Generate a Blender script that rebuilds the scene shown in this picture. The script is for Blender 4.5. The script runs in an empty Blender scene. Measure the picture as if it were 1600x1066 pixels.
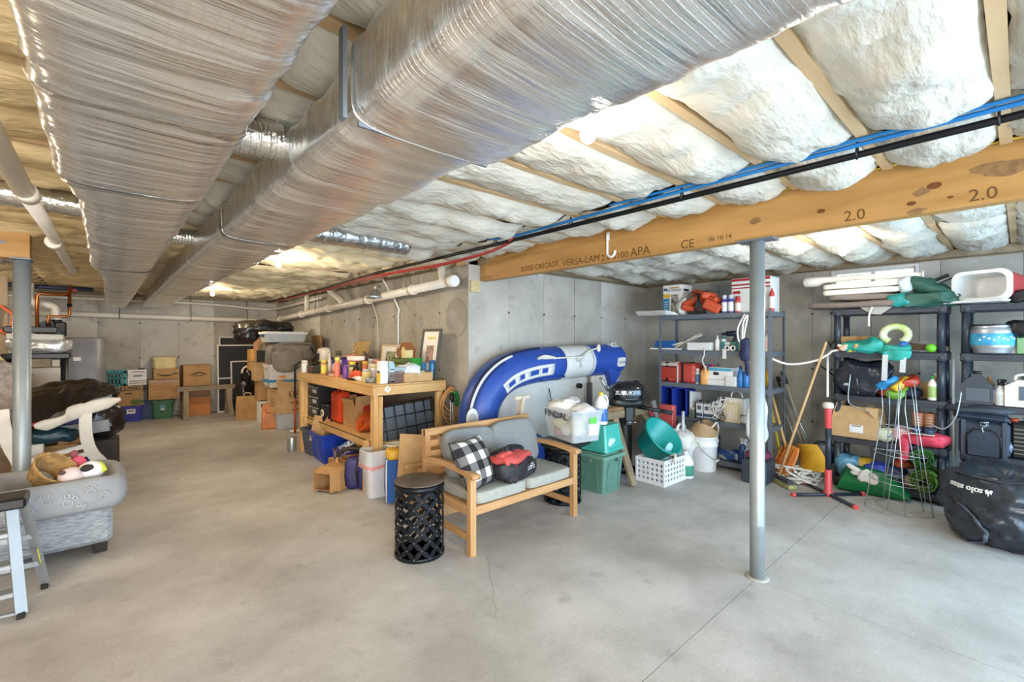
import bpy, bmesh, math, random
from mathutils import Vector, Matrix, noise, Euler

pi = math.pi
R = math.radians
sc = bpy.context.scene
col = sc.collection
random.seed(7)

# ------------------------------------------------------------------ camera, world, lights
FOC, CH = 711.1, 1.6
YAW = math.atan2(635, 711.1)
cam = bpy.data.cameras.new('camera')
cam.sensor_width = 36
cam.lens = FOC / 1600 * 36
cam.shift_y = -3 / 1600
cam.clip_start = 0.02
camo = bpy.data.objects.new('camera', cam)
col.objects.link(camo)
camo.location = (0, 0, CH)
camo.rotation_euler = (R(90), 0, -YAW)
sc.camera = camo

w = bpy.data.worlds.new('sky')
sc.world = w
w.use_nodes = True
w.node_tree.nodes['Background'].inputs[0].default_value = (0.86, 0.93, 1, 1)
w.node_tree.nodes['Background'].inputs[1].default_value = 4.0
sc.view_settings.view_transform = 'Standard'
sc.view_settings.look = 'None'
sc.view_settings.gamma = 1
sc.view_settings.use_curve_mapping = False
sc.view_settings.exposure = 0.24


def area(name, loc, rot, sx, sy, power, colr):
    l = bpy.data.lights.new(name, 'AREA')
    l.shape = 'RECTANGLE'
    l.size, l.size_y, l.energy, l.color = sx, sy, power, colr
    o = bpy.data.objects.new(name, l)
    o.location, o.rotation_euler = loc, rot
    col.objects.link(o)


# unseen area lamps: cool daylight from behind the camera, then an added warm fill
area('patio_daylight', (3.6, -2.9, 1.3), (R(90), 0, 0), 4.6, 2.2, 310, (0.48, 0.73, 1.0))
area('rear_fill', (-1.6, -2.9, 1.3), (R(90), 0, 0), 3.6, 2.0, 370, (1.0, 0.96, 0.90))  # fill added to brighten the shelves and left floor; no window stands there


def bulb_light(x, y, z, power, colr=(1, 0.80, 0.55), r=0.05):
    l = bpy.data.lights.new('bulb_glow', 'POINT')
    l.energy, l.color, l.shadow_soft_size = power, colr, r
    o = bpy.data.objects.new('bulb_glow', l)
    o.location = (x, y, z)
    col.objects.link(o)


# ------------------------------------------------------------------ where a ray of a picture column meets a plane
SY, CY = math.sin(YAW), math.cos(YAW)


def at(px, py, d):
    u = (px - 800) / FOC
    return Vector((d * (SY + u * CY), d * (CY - u * SY), CH - (py - 530) / FOC * d))


def flo(px, py, z=0.0):
    return at(px, py, FOC * (CH - z) / (py - 530))


def onx(px, py, x):
    u = (px - 800) / FOC
    return at(px, py, x / (SY + u * CY))


def ony(px, py, y):
    u = (px - 800) / FOC
    return at(px, py, y / (CY - u * SY))


# ------------------------------------------------------------------ mesh building
class MB:
    def __init__(s):
        s.v, s.f, s.sm, s.M = [], [], [], Matrix()

    def add(s, vs, fs, smooth=False):
        b = len(s.v)
        M = s.M
        s.v.extend([tuple(M @ Vector(p)) for p in vs])
        s.f.extend([tuple(b + i for i in f) for f in fs])
        s.sm.extend([smooth] * len(fs))
        return s

    def box(s, c, size, rz=0, rx=0, ry=0, bev=0.0, taper=1.0):
        hx, hy, hz = size[0] / 2, size[1] / 2, size[2] / 2
        E = Euler((rx, ry, rz)).to_matrix()
        c = Vector(c)
        if bev <= 0:
            vs = []
            for z in (-1, 1):
                t = taper if z > 0 else 1
                for x, y in ((-1, -1), (1, -1), (1, 1), (-1, 1)):
                    vs.append(c + E @ Vector((x * hx * t, y * hy * t, z * hz)))
            fs = [(3, 2, 1, 0), (4, 5, 6, 7), (0, 1, 5, 4), (1, 2, 6, 5), (2, 3, 7, 6), (3, 0, 4, 7)]
            return s.add(vs, fs)
        b = min(bev, hx * .95, hy * .95, hz * .95)
        vs, idx = [], {}
        for x in (-1, 1):
            for y in (-1, 1):
                for z in (-1, 1):
                    t = taper if z > 0 else 1
                    for ax in range(3):
                        p = [x * (hx - b), y * (hy - b), z * (hz - b)]
                        p[ax] = (x * hx, y * hy, z * hz)[ax]
                        p[0] *= t
                        p[1] *= t
                        idx[(x, y, z, ax)] = len(vs)
                        vs.append(c + E @ Vector(p))
        fs = []
        for a in (-1, 1):
            q = [(-1, -1), (1, -1), (1, 1), (-1, 1)]
            fs.append([idx[(a, y, z, 0)] for y, z in (q if a > 0 else q[::-1])])
            fs.append([idx[(x, a, z, 1)] for x, z in (q[::-1] if a > 0 else q)])
            fs.append([idx[(x, y, a, 2)] for x, y in (q if a > 0 else q[::-1])])
        for a in (-1, 1):
            for b2 in (-1, 1):
                fs.append([idx[(-1, a, b2, 1)], idx[(1, a, b2, 1)], idx[(1, a, b2, 2)], idx[(-1, a, b2, 2)]])
                fs.append([idx[(a, -1, b2, 0)], idx[(a, 1, b2, 0)], idx[(a, 1, b2, 2)], idx[(a, -1, b2, 2)]])
                fs.append([idx[(a, b2, -1, 0)], idx[(a, b2, 1, 0)], idx[(a, b2, 1, 1)], idx[(a, b2, -1, 1)]])
        for x in (-1, 1):
            for y in (-1, 1):
                for z in (-1, 1):
                    fs.append([idx[(x, y, z, 0)], idx[(x, y, z, 1)], idx[(x, y, z, 2)]])
        return s.add(vs, fs)

    def blob(s, c, size, p=1.0, amp=0.0, sc_=3.0, nu=20, nv=12, seed=0, rz=0, rx=0, ry=0, squash=0.0):
        # a soft closed body: p < 1 boxy, 1 round
        if amp >= .02:
            nu, nv = int(nu * 1.5), int(nv * 1.5)
        vs, fs = [], []
        E = Euler((rx, ry, rz)).to_matrix()
        sg = lambda a: math.copysign(abs(a) ** p, a)
        for j in range(nv + 1):
            t = -pi / 2 + pi * j / nv
            for i in range(nu):
                a = 2 * pi * i / nu
                q = Vector((sg(math.cos(t)) * sg(math.cos(a)) * size[0] / 2, sg(math.cos(t)) * sg(math.sin(a)) * size[1] / 2, sg(math.sin(t)) * size[2] / 2))
                if amp:
                    n = noise.noise_vector(q * sc_ + Vector((seed * 7.3, seed * 3.1, 0)))
                    q += n * amp
                if amp >= .02:
                    k2 = 1 - 2 * abs(noise.noise(q * sc_ * 1.7 + Vector((seed, 5, 1))))
                    q *= 1 + .13 * k2 * abs(k2)
                if squash and q.z < -size[2] / 2 + squash:
                    q.z = -size[2] / 2 + squash
                vs.append(Vector(c) + E @ q)
        for j in range(nv):
            for i in range(nu):
                k = (i + 1) % nu
                fs.append((j * nu + i, j * nu + k, (j + 1) * nu + k, (j + 1) * nu + i))
        return s.add(vs, fs, True)

    def cyl(s, p0, p1, r0, r1=None, n=14, cap=True, smooth=True):
        r1 = r0 if r1 is None else r1
        return s.loft_tube([p0, p1], [r0, r1], n, cap, smooth)

    def loft_tube(s, pts, rs, n=8, cap=True, smooth=True, closed=False):
        pts = [Vector(p) for p in pts]
        m = len(pts)
        if not isinstance(rs, (list, tuple)):
            rs = [rs] * m
        vs, fs = [], []
        ref = None
        for i, p in enumerate(pts):
            if closed:
                t = pts[(i + 1) % m] - pts[i - 1]
            else:
                t = pts[min(i + 1, m - 1)] - pts[max(i - 1, 0)]
            t.normalize()
            if ref is None:
                ref = Vector((0, 0, 1)) if abs(t.z) < .9 else Vector((1, 0, 0))
            a = (ref - t * ref.dot(t))
            if a.length < 1e-5:
                a = t.orthogonal()
            a.normalize()
            ref = a
            b = t.cross(a)
            for k in range(n):
                w_ = 2 * pi * k / n
                vs.append(p + (a * math.cos(w_) + b * math.sin(w_)) * rs[i])
        for i in range(m if closed else m - 1):
            i2 = (i + 1) % m
            for k in range(n):
                k2 = (k + 1) % n
                fs.append((i * n + k, i * n + k2, i2 * n + k2, i2 * n + k))
        s.add(vs, fs, smooth)
        if cap and not closed:
            b0 = len(s.v) - m * n
            s.f.append(tuple(b0 + k for k in range(n))[::-1])
            s.f.append(tuple(b0 + (m - 1) * n + k for k in range(n)))
            s.sm += [False, False]
        return s

    def tube(s, pts, r, n=8, closed=False, sub=0, cap=True):
        if sub:
            pts = smooth_path(pts, sub, closed)
        return s.loft_tube(pts, r, n, cap, True, closed)

    def lathe(s, prof, c=(0, 0, 0), n=20, sx=1.0, sy=1.0, p=1.0, smooth=True):
        # p < 1 gives a rounded-square plan
        vs, fs = [], []
        c = Vector(c)
        sg = lambda a: math.copysign(abs(a) ** p, a)
        for r, z in prof:
            for k in range(n):
                a = 2 * pi * k / n
                vs.append(c + Vector((r * sx * sg(math.cos(a)), r * sy * sg(math.sin(a)), z)))
        m = len(prof)
        for i in range(m - 1):
            for k in range(n):
                k2 = (k + 1) % n
                fs.append((i * n + k, i * n + k2, (i + 1) * n + k2, (i + 1) * n + k))
        s.add(vs, fs, smooth)
        b0 = len(s.v) - m * n
        if prof[0][0] > 1e-4:
            s.f.append(tuple(b0 + k for k in range(n))[::-1]); s.sm.append(False)
        if prof[-1][0] > 1e-4:
            s.f.append(tuple(b0 + (m - 1) * n + k for k in range(n))); s.sm.append(False)
        return s

    def prism(s, poly, t, M=None, smooth=False):
        # a polygon in local XY given depth t along local Z, placed by M
        n = len(poly)
        M = M or Matrix()
        vs = [M @ Vector((x, y, -t / 2)) for x, y in poly] + [M @ Vector((x, y, t / 2)) for x, y in poly]
        s.add(vs, [tuple(range(n))[::-1], tuple(range(n, 2 * n))])
        b0 = len(s.v) - 2 * n
        for k in range(n):
            k2 = (k + 1) % n
            s.f.append((b0 + k, b0 + k2, b0 + n + k2, b0 + n + k)); s.sm.append(smooth)
        return s

    def grid(s, fn, nu, nv, closeu=False, thick=0.0, smooth=True):
        P = [[Vector(fn(i / (nu if closeu else nu - 1), j / (nv - 1))) for i in range(nu)] for j in range(nv)]
        vs = [p for row in P for p in row]
        fs = []
        iu = nu if closeu else nu - 1
        for j in range(nv - 1):
            for i in range(iu):
                k = (i + 1) % nu
                fs.append((j * nu + i, j * nu + k, (j + 1) * nu + k, (j + 1) * nu + i))
        if thick:
            N = []
            for j in range(nv):
                for i in range(nu):
                    a = P[j][(i + 1) % nu if closeu else min(i + 1, nu - 1)] - P[j][(i - 1) % nu if closeu else max(i - 1, 0)]
                    b = P[min(j + 1, nv - 1)][i] - P[max(j - 1, 0)][i]
                    q = a.cross(b)
                    N.append(q.normalized() if q.length > 1e-9 else Vector((0, 0, 1)))
            m = len(vs)
            vs = vs + [vs[i] - N[i] * thick for i in range(m)]
            back = [tuple(m + i for i in f[::-1]) for f in fs]
            rim = []
            for j in (0, nv - 1):
                for i in range(iu):
                    k = (i + 1) % nu
                    a, b = j * nu + i, j * nu + k
                    rim.append((b, a, m + a, m + b) if j == 0 else (a, b, m + b, m + a))
            if not closeu:
                for i in (0, nu - 1):
                    for j in range(nv - 1):
                        a, b = j * nu + i, (j + 1) * nu + i
                        rim.append((a, b, m + b, m + a) if i == 0 else (b, a, m + a, m + b))
            fs = fs + back + rim
        return s.add(vs, fs, smooth)

    def holes(s, w_, h, nx, ny, rr, t, M=None, n=8):
        # a plate in local XY (origin at a corner) with nx by ny round holes
        M = M or Matrix()
        cw, ch = w_ / nx, h / ny
        for ix in range(nx):
            for iy in range(ny):
                cx, cy = (ix + .5) * cw, (iy + .5) * ch
                vs, fs = [], []
                for z in (-t / 2, t / 2):
                    for k in range(n):
                        a = 2 * pi * k / n
                        ca, sa = math.cos(a), math.sin(a)
                        m = max(abs(ca), abs(sa))
                        vs.append(M @ Vector((cx + ca / m * cw / 2, cy + sa / m * ch / 2, z)))
                        vs.append(M @ Vector((cx + ca * rr, cy + sa * rr, z)))
                o = 2 * n
                for k in range(n):
                    a, b = 2 * k, 2 * ((k + 1) % n)
                    fs.append((a, b, b + 1, a + 1))
                    fs.append((o + a, o + a + 1, o + b + 1, o + b))
                    fs.append((a + 1, b + 1, o + b + 1, o + a + 1))
                    fs.append((b, a, o + a, o + b))
                s.add(vs, fs)
        return s

    def build(s, name, mat, parent=None, label=None, fix=True):
        me = bpy.data.meshes.new(name)
        me.from_pydata(s.v, [], s.f)
        me.polygons.foreach_set('use_smooth', s.sm)
        if fix and len(s.v) < 6000:
            b = bmesh.new()
            b.from_mesh(me)
            bmesh.ops.recalc_face_normals(b, faces=b.faces)
            b.to_mesh(me)
            b.free()
        me.update()
        if mat:
            me.materials.append(mat)
        return link(name, me, parent, label)


def link(name, me, parent=None, label=None):
    o = bpy.data.objects.new(name, me)
    col.objects.link(o)
    if parent:
        o.parent = parent
    if label:
        o['label'] = label
    return o


def smooth_path(pts, sub, closed=False):
    P = [Vector(p) for p in pts]
    n = len(P)
    out = []
    for i in range(n if closed else n - 1):
        p0 = P[i - 1] if (closed or i > 0) else P[i]
        p1, p2 = P[i], P[(i + 1) % n]
        p3 = P[(i + 2) % n] if (closed or i + 2 < n) else p2
        for k in range(sub):
            t = k / sub
            out.append(.5 * ((2 * p1) + (-p0 + p2) * t + (2 * p0 - 5 * p1 + 4 * p2 - p3) * t * t + (-p0 + 3 * p1 - 3 * p2 + p3) * t ** 3))
    if not closed:
        out.append(P[-1])
    return out


def T(name, label, cat, x=0, y=0, z=0, rz=0, group=None, rx=0, ry=0):
    o = bpy.data.objects.new(name, None)
    o.empty_display_size = .05
    col.objects.link(o)
    o.location, o.rotation_euler = (x, y, z), (rx, ry, rz)
    return tag(o, label, cat, group)


def tag(o, label, cat, group=None, loc=None, rz=0):
    o['label'], o['category'] = label, cat
    if group:
        o['group'] = group
    if loc is not None:
        o.location = loc
        o.rotation_euler = (0, 0, rz)
    return o


def solo(name, label, cat, mb, mat, loc=(0, 0, 0), rz=0, group=None, rx=0, ry=0):
    o = mb.build(name, mat)
    tag(o, label, cat, group)
    o.location, o.rotation_euler = loc, (rx, ry, rz)
    return o


def struct(o):
    o['kind'] = 'structure'
    return o


def stuff(o):
    o['kind'] = 'stuff'
    return o


def dup(o, parent=None):
    c = o.copy()
    col.objects.link(c)
    if parent is not None:
        c.parent = parent
    for ch in o.children:
        dup(ch, c)
    return c


def B(*a, **k):
    return MB().box(*a, **k)


def frame(origin, normal, up=(0, 0, 1)):
    z = Vector(normal).normalized()
    y = Vector(up)
    y = (y - z * y.dot(z)).normalized()
    x = y.cross(z)
    M = Matrix((x, y, z)).transposed().to_4x4()
    M.translation = Vector(origin)
    return M


def text(s, size, mat, parent, origin, normal, up=(0, 0, 1), name='lettering', ext=.0006, shear=0, label=None, align='CENTER', sx=1.0, off=0.0):
    cu = bpy.data.curves.new(name, 'FONT')
    cu.body, cu.size, cu.extrude, cu.shear = s, size, ext, shear
    cu.align_x, cu.align_y = align, 'CENTER'
    cu.resolution_u = 3
    cu.offset = off
    ob = bpy.data.objects.new(name, cu)
    me = bpy.data.meshes.new_from_object(ob)
    bpy.data.objects.remove(ob)
    me.materials.clear()
    me.materials.append(mat)
    me.transform(frame(origin, normal, up) @ Matrix.Diagonal((sx, 1, 1, 1)))
    return link(name, me, parent, label)


# ------------------------------------------------------------------ materials
def lin(h):
    if not isinstance(h, str):
        return tuple(h)[:3]
    o = []
    for i in (0, 2, 4):
        v = int(h[i:i + 2], 16) / 255
        o.append(v / 12.92 if v <= .04045 else ((v + .055) / 1.055) ** 2.4)
    return tuple(o)


_mats = {}


def mt(name, h, rough=.6, metal=0.0, var=.10, scale=7.0, bump=.0, bscale=None, alpha=1.0, trans=0.0, spec=.5, stretch=(1, 1, 1), h2=None, coat=0.0, contrast=(.35, .65), emit=0):
    if name in _mats:
        return _mats[name]
    m = bpy.data.materials.new(name)
    _mats[name] = m
    m.use_nodes = True
    nt = m.node_tree
    b = nt.nodes['Principled BSDF']
    c = lin(h)
    b.inputs['Roughness'].default_value = rough
    b.inputs['Metallic'].default_value = metal
    b.inputs['Specular IOR Level'].default_value = spec
    b.inputs['Coat Weight'].default_value = coat
    if trans:
        b.inputs['Transmission Weight'].default_value = trans
        b.inputs['IOR'].default_value = 1.1
    b.inputs['Alpha'].default_value = alpha
    if emit:
        b.inputs['Emission Color'].default_value = (*c, 1)
        b.inputs['Emission Strength'].default_value = emit
    tc = nt.nodes.new('ShaderNodeTexCoord')
    mp = nt.nodes.new('ShaderNodeMapping')
    mp.inputs['Scale'].default_value = stretch
    nt.links.new(tc.outputs['Object'], mp.inputs['Vector'])
    ns = nt.nodes.new('ShaderNodeTexNoise')
    ns.inputs['Scale'].default_value = scale
    ns.inputs['Detail'].default_value = 5
    nt.links.new(mp.outputs['Vector'], ns.inputs['Vector'])
    rp = nt.nodes.new('ShaderNodeValToRGB')
    c2 = lin(h2) if h2 else tuple(min(1, v * (1 + var)) for v in c)
    c1 = c if h2 else tuple(v * (1 - var) for v in c)
    rp.color_ramp.elements[0].position, rp.color_ramp.elements[1].position = contrast
    rp.color_ramp.elements[0].color, rp.color_ramp.elements[1].color = (*c1, 1), (*c2, 1)
    nt.links.new(ns.outputs['Fac'], rp.inputs['Fac'])
    nt.links.new(rp.outputs['Color'], b.inputs['Base Color'])
    if bump:
        n2 = nt.nodes.new('ShaderNodeTexNoise')
        n2.inputs['Scale'].default_value = bscale or scale * 3
        n2.inputs['Detail'].default_value = 6
        nt.links.new(mp.outputs['Vector'], n2.inputs['Vector'])
        bp = nt.nodes.new('ShaderNodeBump')
        bp.inputs['Strength'].default_value = bump
        bp.inputs['Distance'].default_value = .02
        nt.links.new(n2.outputs['Fac'], bp.inputs['Height'])
        nt.links.new(bp.outputs['Normal'], b.inputs['Normal'])
    m.diffuse_color = (*c, 1)
    return m


def wood(name, h, h2, axis='x', scale=14, rough=.6):
    s = {'x': (.12, 1, 1), 'y': (1, .12, 1), 'z': (1, 1, .12)}[axis]
    return mt(name, h, rough, h2=h2, scale=scale, stretch=s, bump=.15, bscale=scale * 2, contrast=(.3, .7))


def plain(h, rough=.5, metal=0.0, **k):
    return mt('colour_%s_%d_%d' % (h, int(rough * 100), int(metal * 10)), h, rough, metal, var=k.pop('var', .06), **k)


pl = plain
CARD = mt('cardboard', 'B98F5E', .8, var=.08, scale=9, bump=.05, bscale=60)
CARD2 = mt('cardboard_pale', 'C6A273', .8, var=.08, scale=9, bump=.05, bscale=60)
CARDD = mt('cardboard_inside', '9A7448', .85, var=.1, scale=9)
CARDO = mt('cardboard_orange', 'C77E48', .8, var=.1, scale=9, bump=.05, bscale=60)
TAPE = mt('packing_tape', 'A98052', .3, var=.05)
INK = pl('1E1C1B', .7)
INKR = pl('A6262B', .7)
WHITE = pl('E9E8E4', .55)
PAPER = pl('F1EFEA', .7)
BLK = pl('17181A', .4)
BLKM = pl('1E2023', .45, .6)
BLKBAG = mt('black_bin_liner', '1B1815', .22, var=.3, scale=6, bump=.6, bscale=14, spec=.6)
SHELFBLK = mt('grey_black_plastic', '3C3F45', .5, var=.08, scale=20, bump=.05)
SHELFPOST = mt('blue_black_plastic_post', '2F353E', .38, var=.08, scale=20)
GREYMET = mt('grey_painted_steel', '6D757E', .42, .2, var=.06, scale=12)
GALV = mt('galvanised_steel', 'A9B0B3', .38, .75, var=.08, scale=12, bump=.05)
POSTM = mt('grey_lally_paint', '9AA3A6', .42, .35, var=.07, scale=5, bump=.04)
ALU = mt('aluminium', 'A4A9AC', .5, .5, var=.05)
COPPER = mt('copper', 'B9713F', .3, .9, var=.12)
PVC = mt('white_pvc', 'DCD5C8', .35, var=.05, scale=3)
WPLAS = mt('white_plastic', 'E4E4E2', .35, var=.03)
WPLASW = mt('warm_white_plastic', 'D9D0C0', .4, var=.05)
CLEAR = mt('clear_plastic', 'E3EDF2', .14, var=.02, alpha=.30, spec=.5)
CLEARG = mt('frosted_clear_plastic', 'D9DDDD', .3, var=.03, alpha=.55)
TEALC = mt('teal_clear_plastic', '4FC7B9', .2, var=.05, alpha=.62)
GLASS = mt('pane_glass', 'F4FAFF', .03, var=0, alpha=.12)
BULB = mt('lit_bulb', 'FFE9C4', .3, emit=30)
PINE = wood('pine_lumber', 'C79A5C', 'DDB67C', 'x', 14)
PINEY = wood('pine_lumber_along', 'C79A5C', 'DDB67C', 'y', 14)
PINEZ = wood('pine_lumber_upright', 'C79A5C', 'DDB67C', 'z', 14)
TEAK = wood('teak_x', 'AE8354', 'CCA273', 'x', 16, .5)
TEAKY = wood('teak_y', 'AE8354', 'CCA273', 'y', 16, .5)
TEAKZ = wood('teak_z', 'AE8354', 'CCA273', 'z', 16, .5)
OLDW = wood('old_grey_timber', '7A6A52', '9C8A6E', 'z', 12)
OLDWX = wood('old_grey_timber_x', '7A6A52', '9C8A6E', 'x', 12)
LVL = wood('engineered_beam', 'A2783F', 'C4975A', 'y', 9)
LVLX = wood('engineered_beam_x', 'A2783F', 'C4975A', 'x', 9)
JOIST = wood('joist_timber', 'BE9E74', 'D6BC94', 'x', 10)


# ------------------------------------------------------------------ the room: concrete, insulation, foil
def concrete(name, a, b, stain, rough=.75, sc1=.9, bump=.12):
    m = bpy.data.materials.new(name)
    m.use_nodes = True
    nt = m.node_tree
    N, L = nt.nodes, nt.links
    bs = N['Principled BSDF']
    bs.inputs['Roughness'].default_value = rough
    bs.inputs['Specular IOR Level'].default_value = .35
    tc = N.new('ShaderNodeTexCoord')
    n1 = N.new('ShaderNodeTexNoise'); n1.inputs['Scale'].default_value = sc1; n1.inputs['Detail'].default_value = 9; n1.inputs['Roughness'].default_value = .62
    n2 = N.new('ShaderNodeTexNoise'); n2.inputs['Scale'].default_value = 5.5; n2.inputs['Detail'].default_value = 8
    n3 = N.new('ShaderNodeTexNoise'); n3.inputs['Scale'].default_value = 60; n3.inputs['Detail'].default_value = 4
    geo = N.new('ShaderNodeNewGeometry')
    for n in (n1, n2, n3):
        L.new(geo.outputs['Position'], n.inputs['Vector'])
    r1 = N.new('ShaderNodeValToRGB')
    r1.color_ramp.elements[0].position, r1.color_ramp.elements[1].position = .38, .62
    r1.color_ramp.elements[0].color, r1.color_ramp.elements[1].color = (*lin(a), 1), (*lin(b), 1)
    L.new(n1.outputs['Fac'], r1.inputs['Fac'])
    r2 = N.new('ShaderNodeValToRGB')
    r2.color_ramp.elements[0].position, r2.color_ramp.elements[1].position = .60, .80
    r2.color_ramp.elements[0].color, r2.color_ramp.elements[1].color = (0, 0, 0, 1), (.7, .7, .7, 1)
    L.new(n2.outputs['Fac'], r2.inputs['Fac'])
    mx = N.new('ShaderNodeMix'); mx.data_type = 'RGBA'
    L.new(r2.outputs['Color'], mx.inputs[0])
    L.new(r1.outputs['Color'], mx.inputs[6])
    mx.inputs[7].default_value = (*lin(stain), 1)
    m3 = N.new('ShaderNodeMix'); m3.data_type = 'RGBA'; m3.blend_type = 'OVERLAY'
    m3.inputs[0].default_value = .18
    L.new(mx.outputs[2], m3.inputs[6]); L.new(n3.outputs['Fac'], m3.inputs[7])
    L.new(m3.outputs[2], bs.inputs['Base Color'])
    bp = N.new('ShaderNodeBump'); bp.inputs['Strength'].default_value = bump; bp.inputs['Distance'].default_value = .01
    L.new(n3.outputs['Fac'], bp.inputs['Height']); L.new(bp.outputs['Normal'], bs.inputs['Normal'])
    return m


FLOORM = concrete('trowelled_concrete', 'A8A49E', 'CBC8C3', '98928A', .55, .9, .05)
WALLM = concrete('poured_concrete', 'A6A298', 'C8C4BA', '77726A', .8, .7, .15)
WALLD = concrete('poured_concrete_damp', '8A8478', 'A8A296', '5F5A51', .8, .9, .15)
WALLP = concrete('poured_concrete_grey', '979287', 'B5B0A5', '6A655B', .8, .8, .15)
PATCHM = concrete('grey_patch_mortar', '8E8C88', 'A5A29C', '6A6762', .85, 3, .2)
JOINTM = pl('8E8678', .9)

# floor slabs with sawn joints at X = 3.23, Y = 1.18, Y = 4.165, Y = 8.2
fl_ = struct(B((1.1, 4.5, -.08), (11.6, 15.2, .1)).build('floor', JOINTM))
xs = [-4.55, 3.23, 6.8]
ys = [-3.0, 1.18, 4.165, 8.2, 12.0]
for i in range(2):
    for j in range(4):
        g = .002
        B(((xs[i] + xs[i + 1]) / 2, (ys[j] + ys[j + 1]) / 2, -.015), (xs[i + 1] - xs[i] - 2 * g, ys[j + 1] - ys[j] - 2 * g, .03)).build('slab', FLOORM, fl_)

ck = MB()
cpts = [flo(a, b) for a, b in ((760, 868), (766, 885), (764, 900), (772, 920), (770, 935), (776, 952), (773, 968))]
for a, b in zip(cpts, cpts[1:]):
    ck.box(((a.x + b.x) / 2, (a.y + b.y) / 2, .0003), ((b - a).length, .0025, .0006), rz=math.atan2(b.y - a.y, b.x - a.x))
stuff(ck.build('crack', JOINTM, fl_))

WT = 2.45


def wall(name, p0, p1, nrm, n, cut=None, mat=WALLM, seed=1, thick=.2, ext=(.2, .2)):
    # a poured wall from p0 to p1 (2D), room side along nrm; n form-board panels set 8 mm proud with open seams
    p0, p1, nrm = Vector((*p0, 0)), Vector((*p1, 0)), Vector((*nrm, 0))
    d = p1 - p0
    Lh = d.length
    d.normalize()
    rz = math.atan2(d.y, d.x)
    rnd = random.Random(seed)
    core = MB()
    spans = [(-ext[0], Lh + ext[1], 0, WT)] if not cut else [(-ext[0], cut[0], 0, WT), (cut[1], Lh + ext[1], 0, WT), (cut[0], cut[1], 0, cut[2]), (cut[0], cut[1], cut[3], WT)]
    for a, b, z0, z1 in spans:
        if b - a > .001 and z1 - z0 > .001:
            c = p0 + d * (a + b) / 2 - nrm * (thick / 2 + .008)
            core.box((c.x, c.y, (z0 + z1) / 2), (b - a, thick, z1 - z0), rz=rz)
    wl = struct(core.build(name, WALLD))
    edges = [Lh * i / n for i in range(n + 1)]
    if cut:
        edges = sorted(set([e for e in edges if abs(e - cut[0]) > .08 and abs(e - cut[1]) > .08] + [cut[0], cut[1]]))
    for a, b in zip(edges, edges[1:]):
        zz = [(0, WT)]
        if cut and a >= cut[0] - .001 and b <= cut[1] + .001:
            zz = [(0, cut[2]), (cut[3], WT)]
        for z0, z1 in zz:
            if z1 - z0 < .01:
                continue
            pr = .008 + rnd.uniform(-.002, .003)
            c = p0 + d * (a + b) / 2 - nrm * (.008 - pr / 2)
            B((c.x, c.y, (z0 + z1) / 2), (b - a - .005, pr, z1 - z0 - .002), rz=rz).build('concrete_panel', mat if rnd.random() > .28 else WALLP, wl)
    # cone holes left by the form ties
    holes = MB()
    for e in edges[1:-1]:
        for z in (.55, 1.22, 1.92):
            if cut and cut[0] - .1 < e < cut[1] + .1 and z > cut[2] - .1:
                continue
            c = p0 + d * e
            holes.cyl(c + Vector((0, 0, z)), c + nrm * .006 + Vector((0, 0, z)), .014, n=8)
    o = holes.build('tie_hole', pl('4A453E', .9), wl)
    stuff(o)
    return wl


wall('wall_far', (-4.55, 11.9), (3.06, 11.9), (0, -1), 12, seed=3)
wi = wall('wall_inner', (3.06, 11.9), (3.06, 4.165), (-1, 0), 13, seed=5, ext=(.2, -.009))
wa = wall('wall_alcove', (3.06, 4.165), (6.72, 4.165), (0, -1), 6, seed=8, ext=(-.0, .2))
WY0, WY1, WZ0, WZ1 = .756, 1.572, 2.10, 2.44
wall('wall_right', (6.72, 4.165), (6.72, -3), (-1, 0), 12, cut=(4.165 - WY1, 4.165 - WY0, WZ0, WZ1), seed=11)
wall('wall_left', (-4.55, -3), (-4.55, 11.9), (1, 0), 24, seed=13)
wall('wall_rear', (-4.55, -3), (6.72, -3), (0, 1), 18, seed=15)
# round mortar patches on the inner wall
for px, py, r in ((707, 500, .12), (657, 502, .07), (582, 507, .05), (618, 502, .04)):
    p = onx(px, py, 3.05)
    poly = [(r * (.8 + .35 * noise.noise(Vector((k * .7, px, 0)))) * math.cos(k * pi / 8), 1.25 * r * (.8 + .35 * noise.noise(Vector((k * .7, px, 3)))) * math.sin(k * pi / 8)) for k in range(16)]
    MB().prism(poly, .012, frame((3.051, p.y, p.z), (-1, 0, 0))).build('mortar_patch', PATCHM, wi)
p = onx(712, 497, 3.05)
MB().prism([(.21 * math.cos(k * pi / 10), .23 * math.sin(k * pi / 10)) for k in range(20)], .004, frame((3.0515, p.y, p.z), (-1, 0, 0))).build('damp_ring', WALLD, wi)
# pocket in the wall end where the beam rests, with an OSB packing block
B((3.14, 4.15, 2.20), (.13, .03, .13)).build('packing_block', mt('osb', 'C2B184', .8, var=.2, scale=30), wa)

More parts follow.
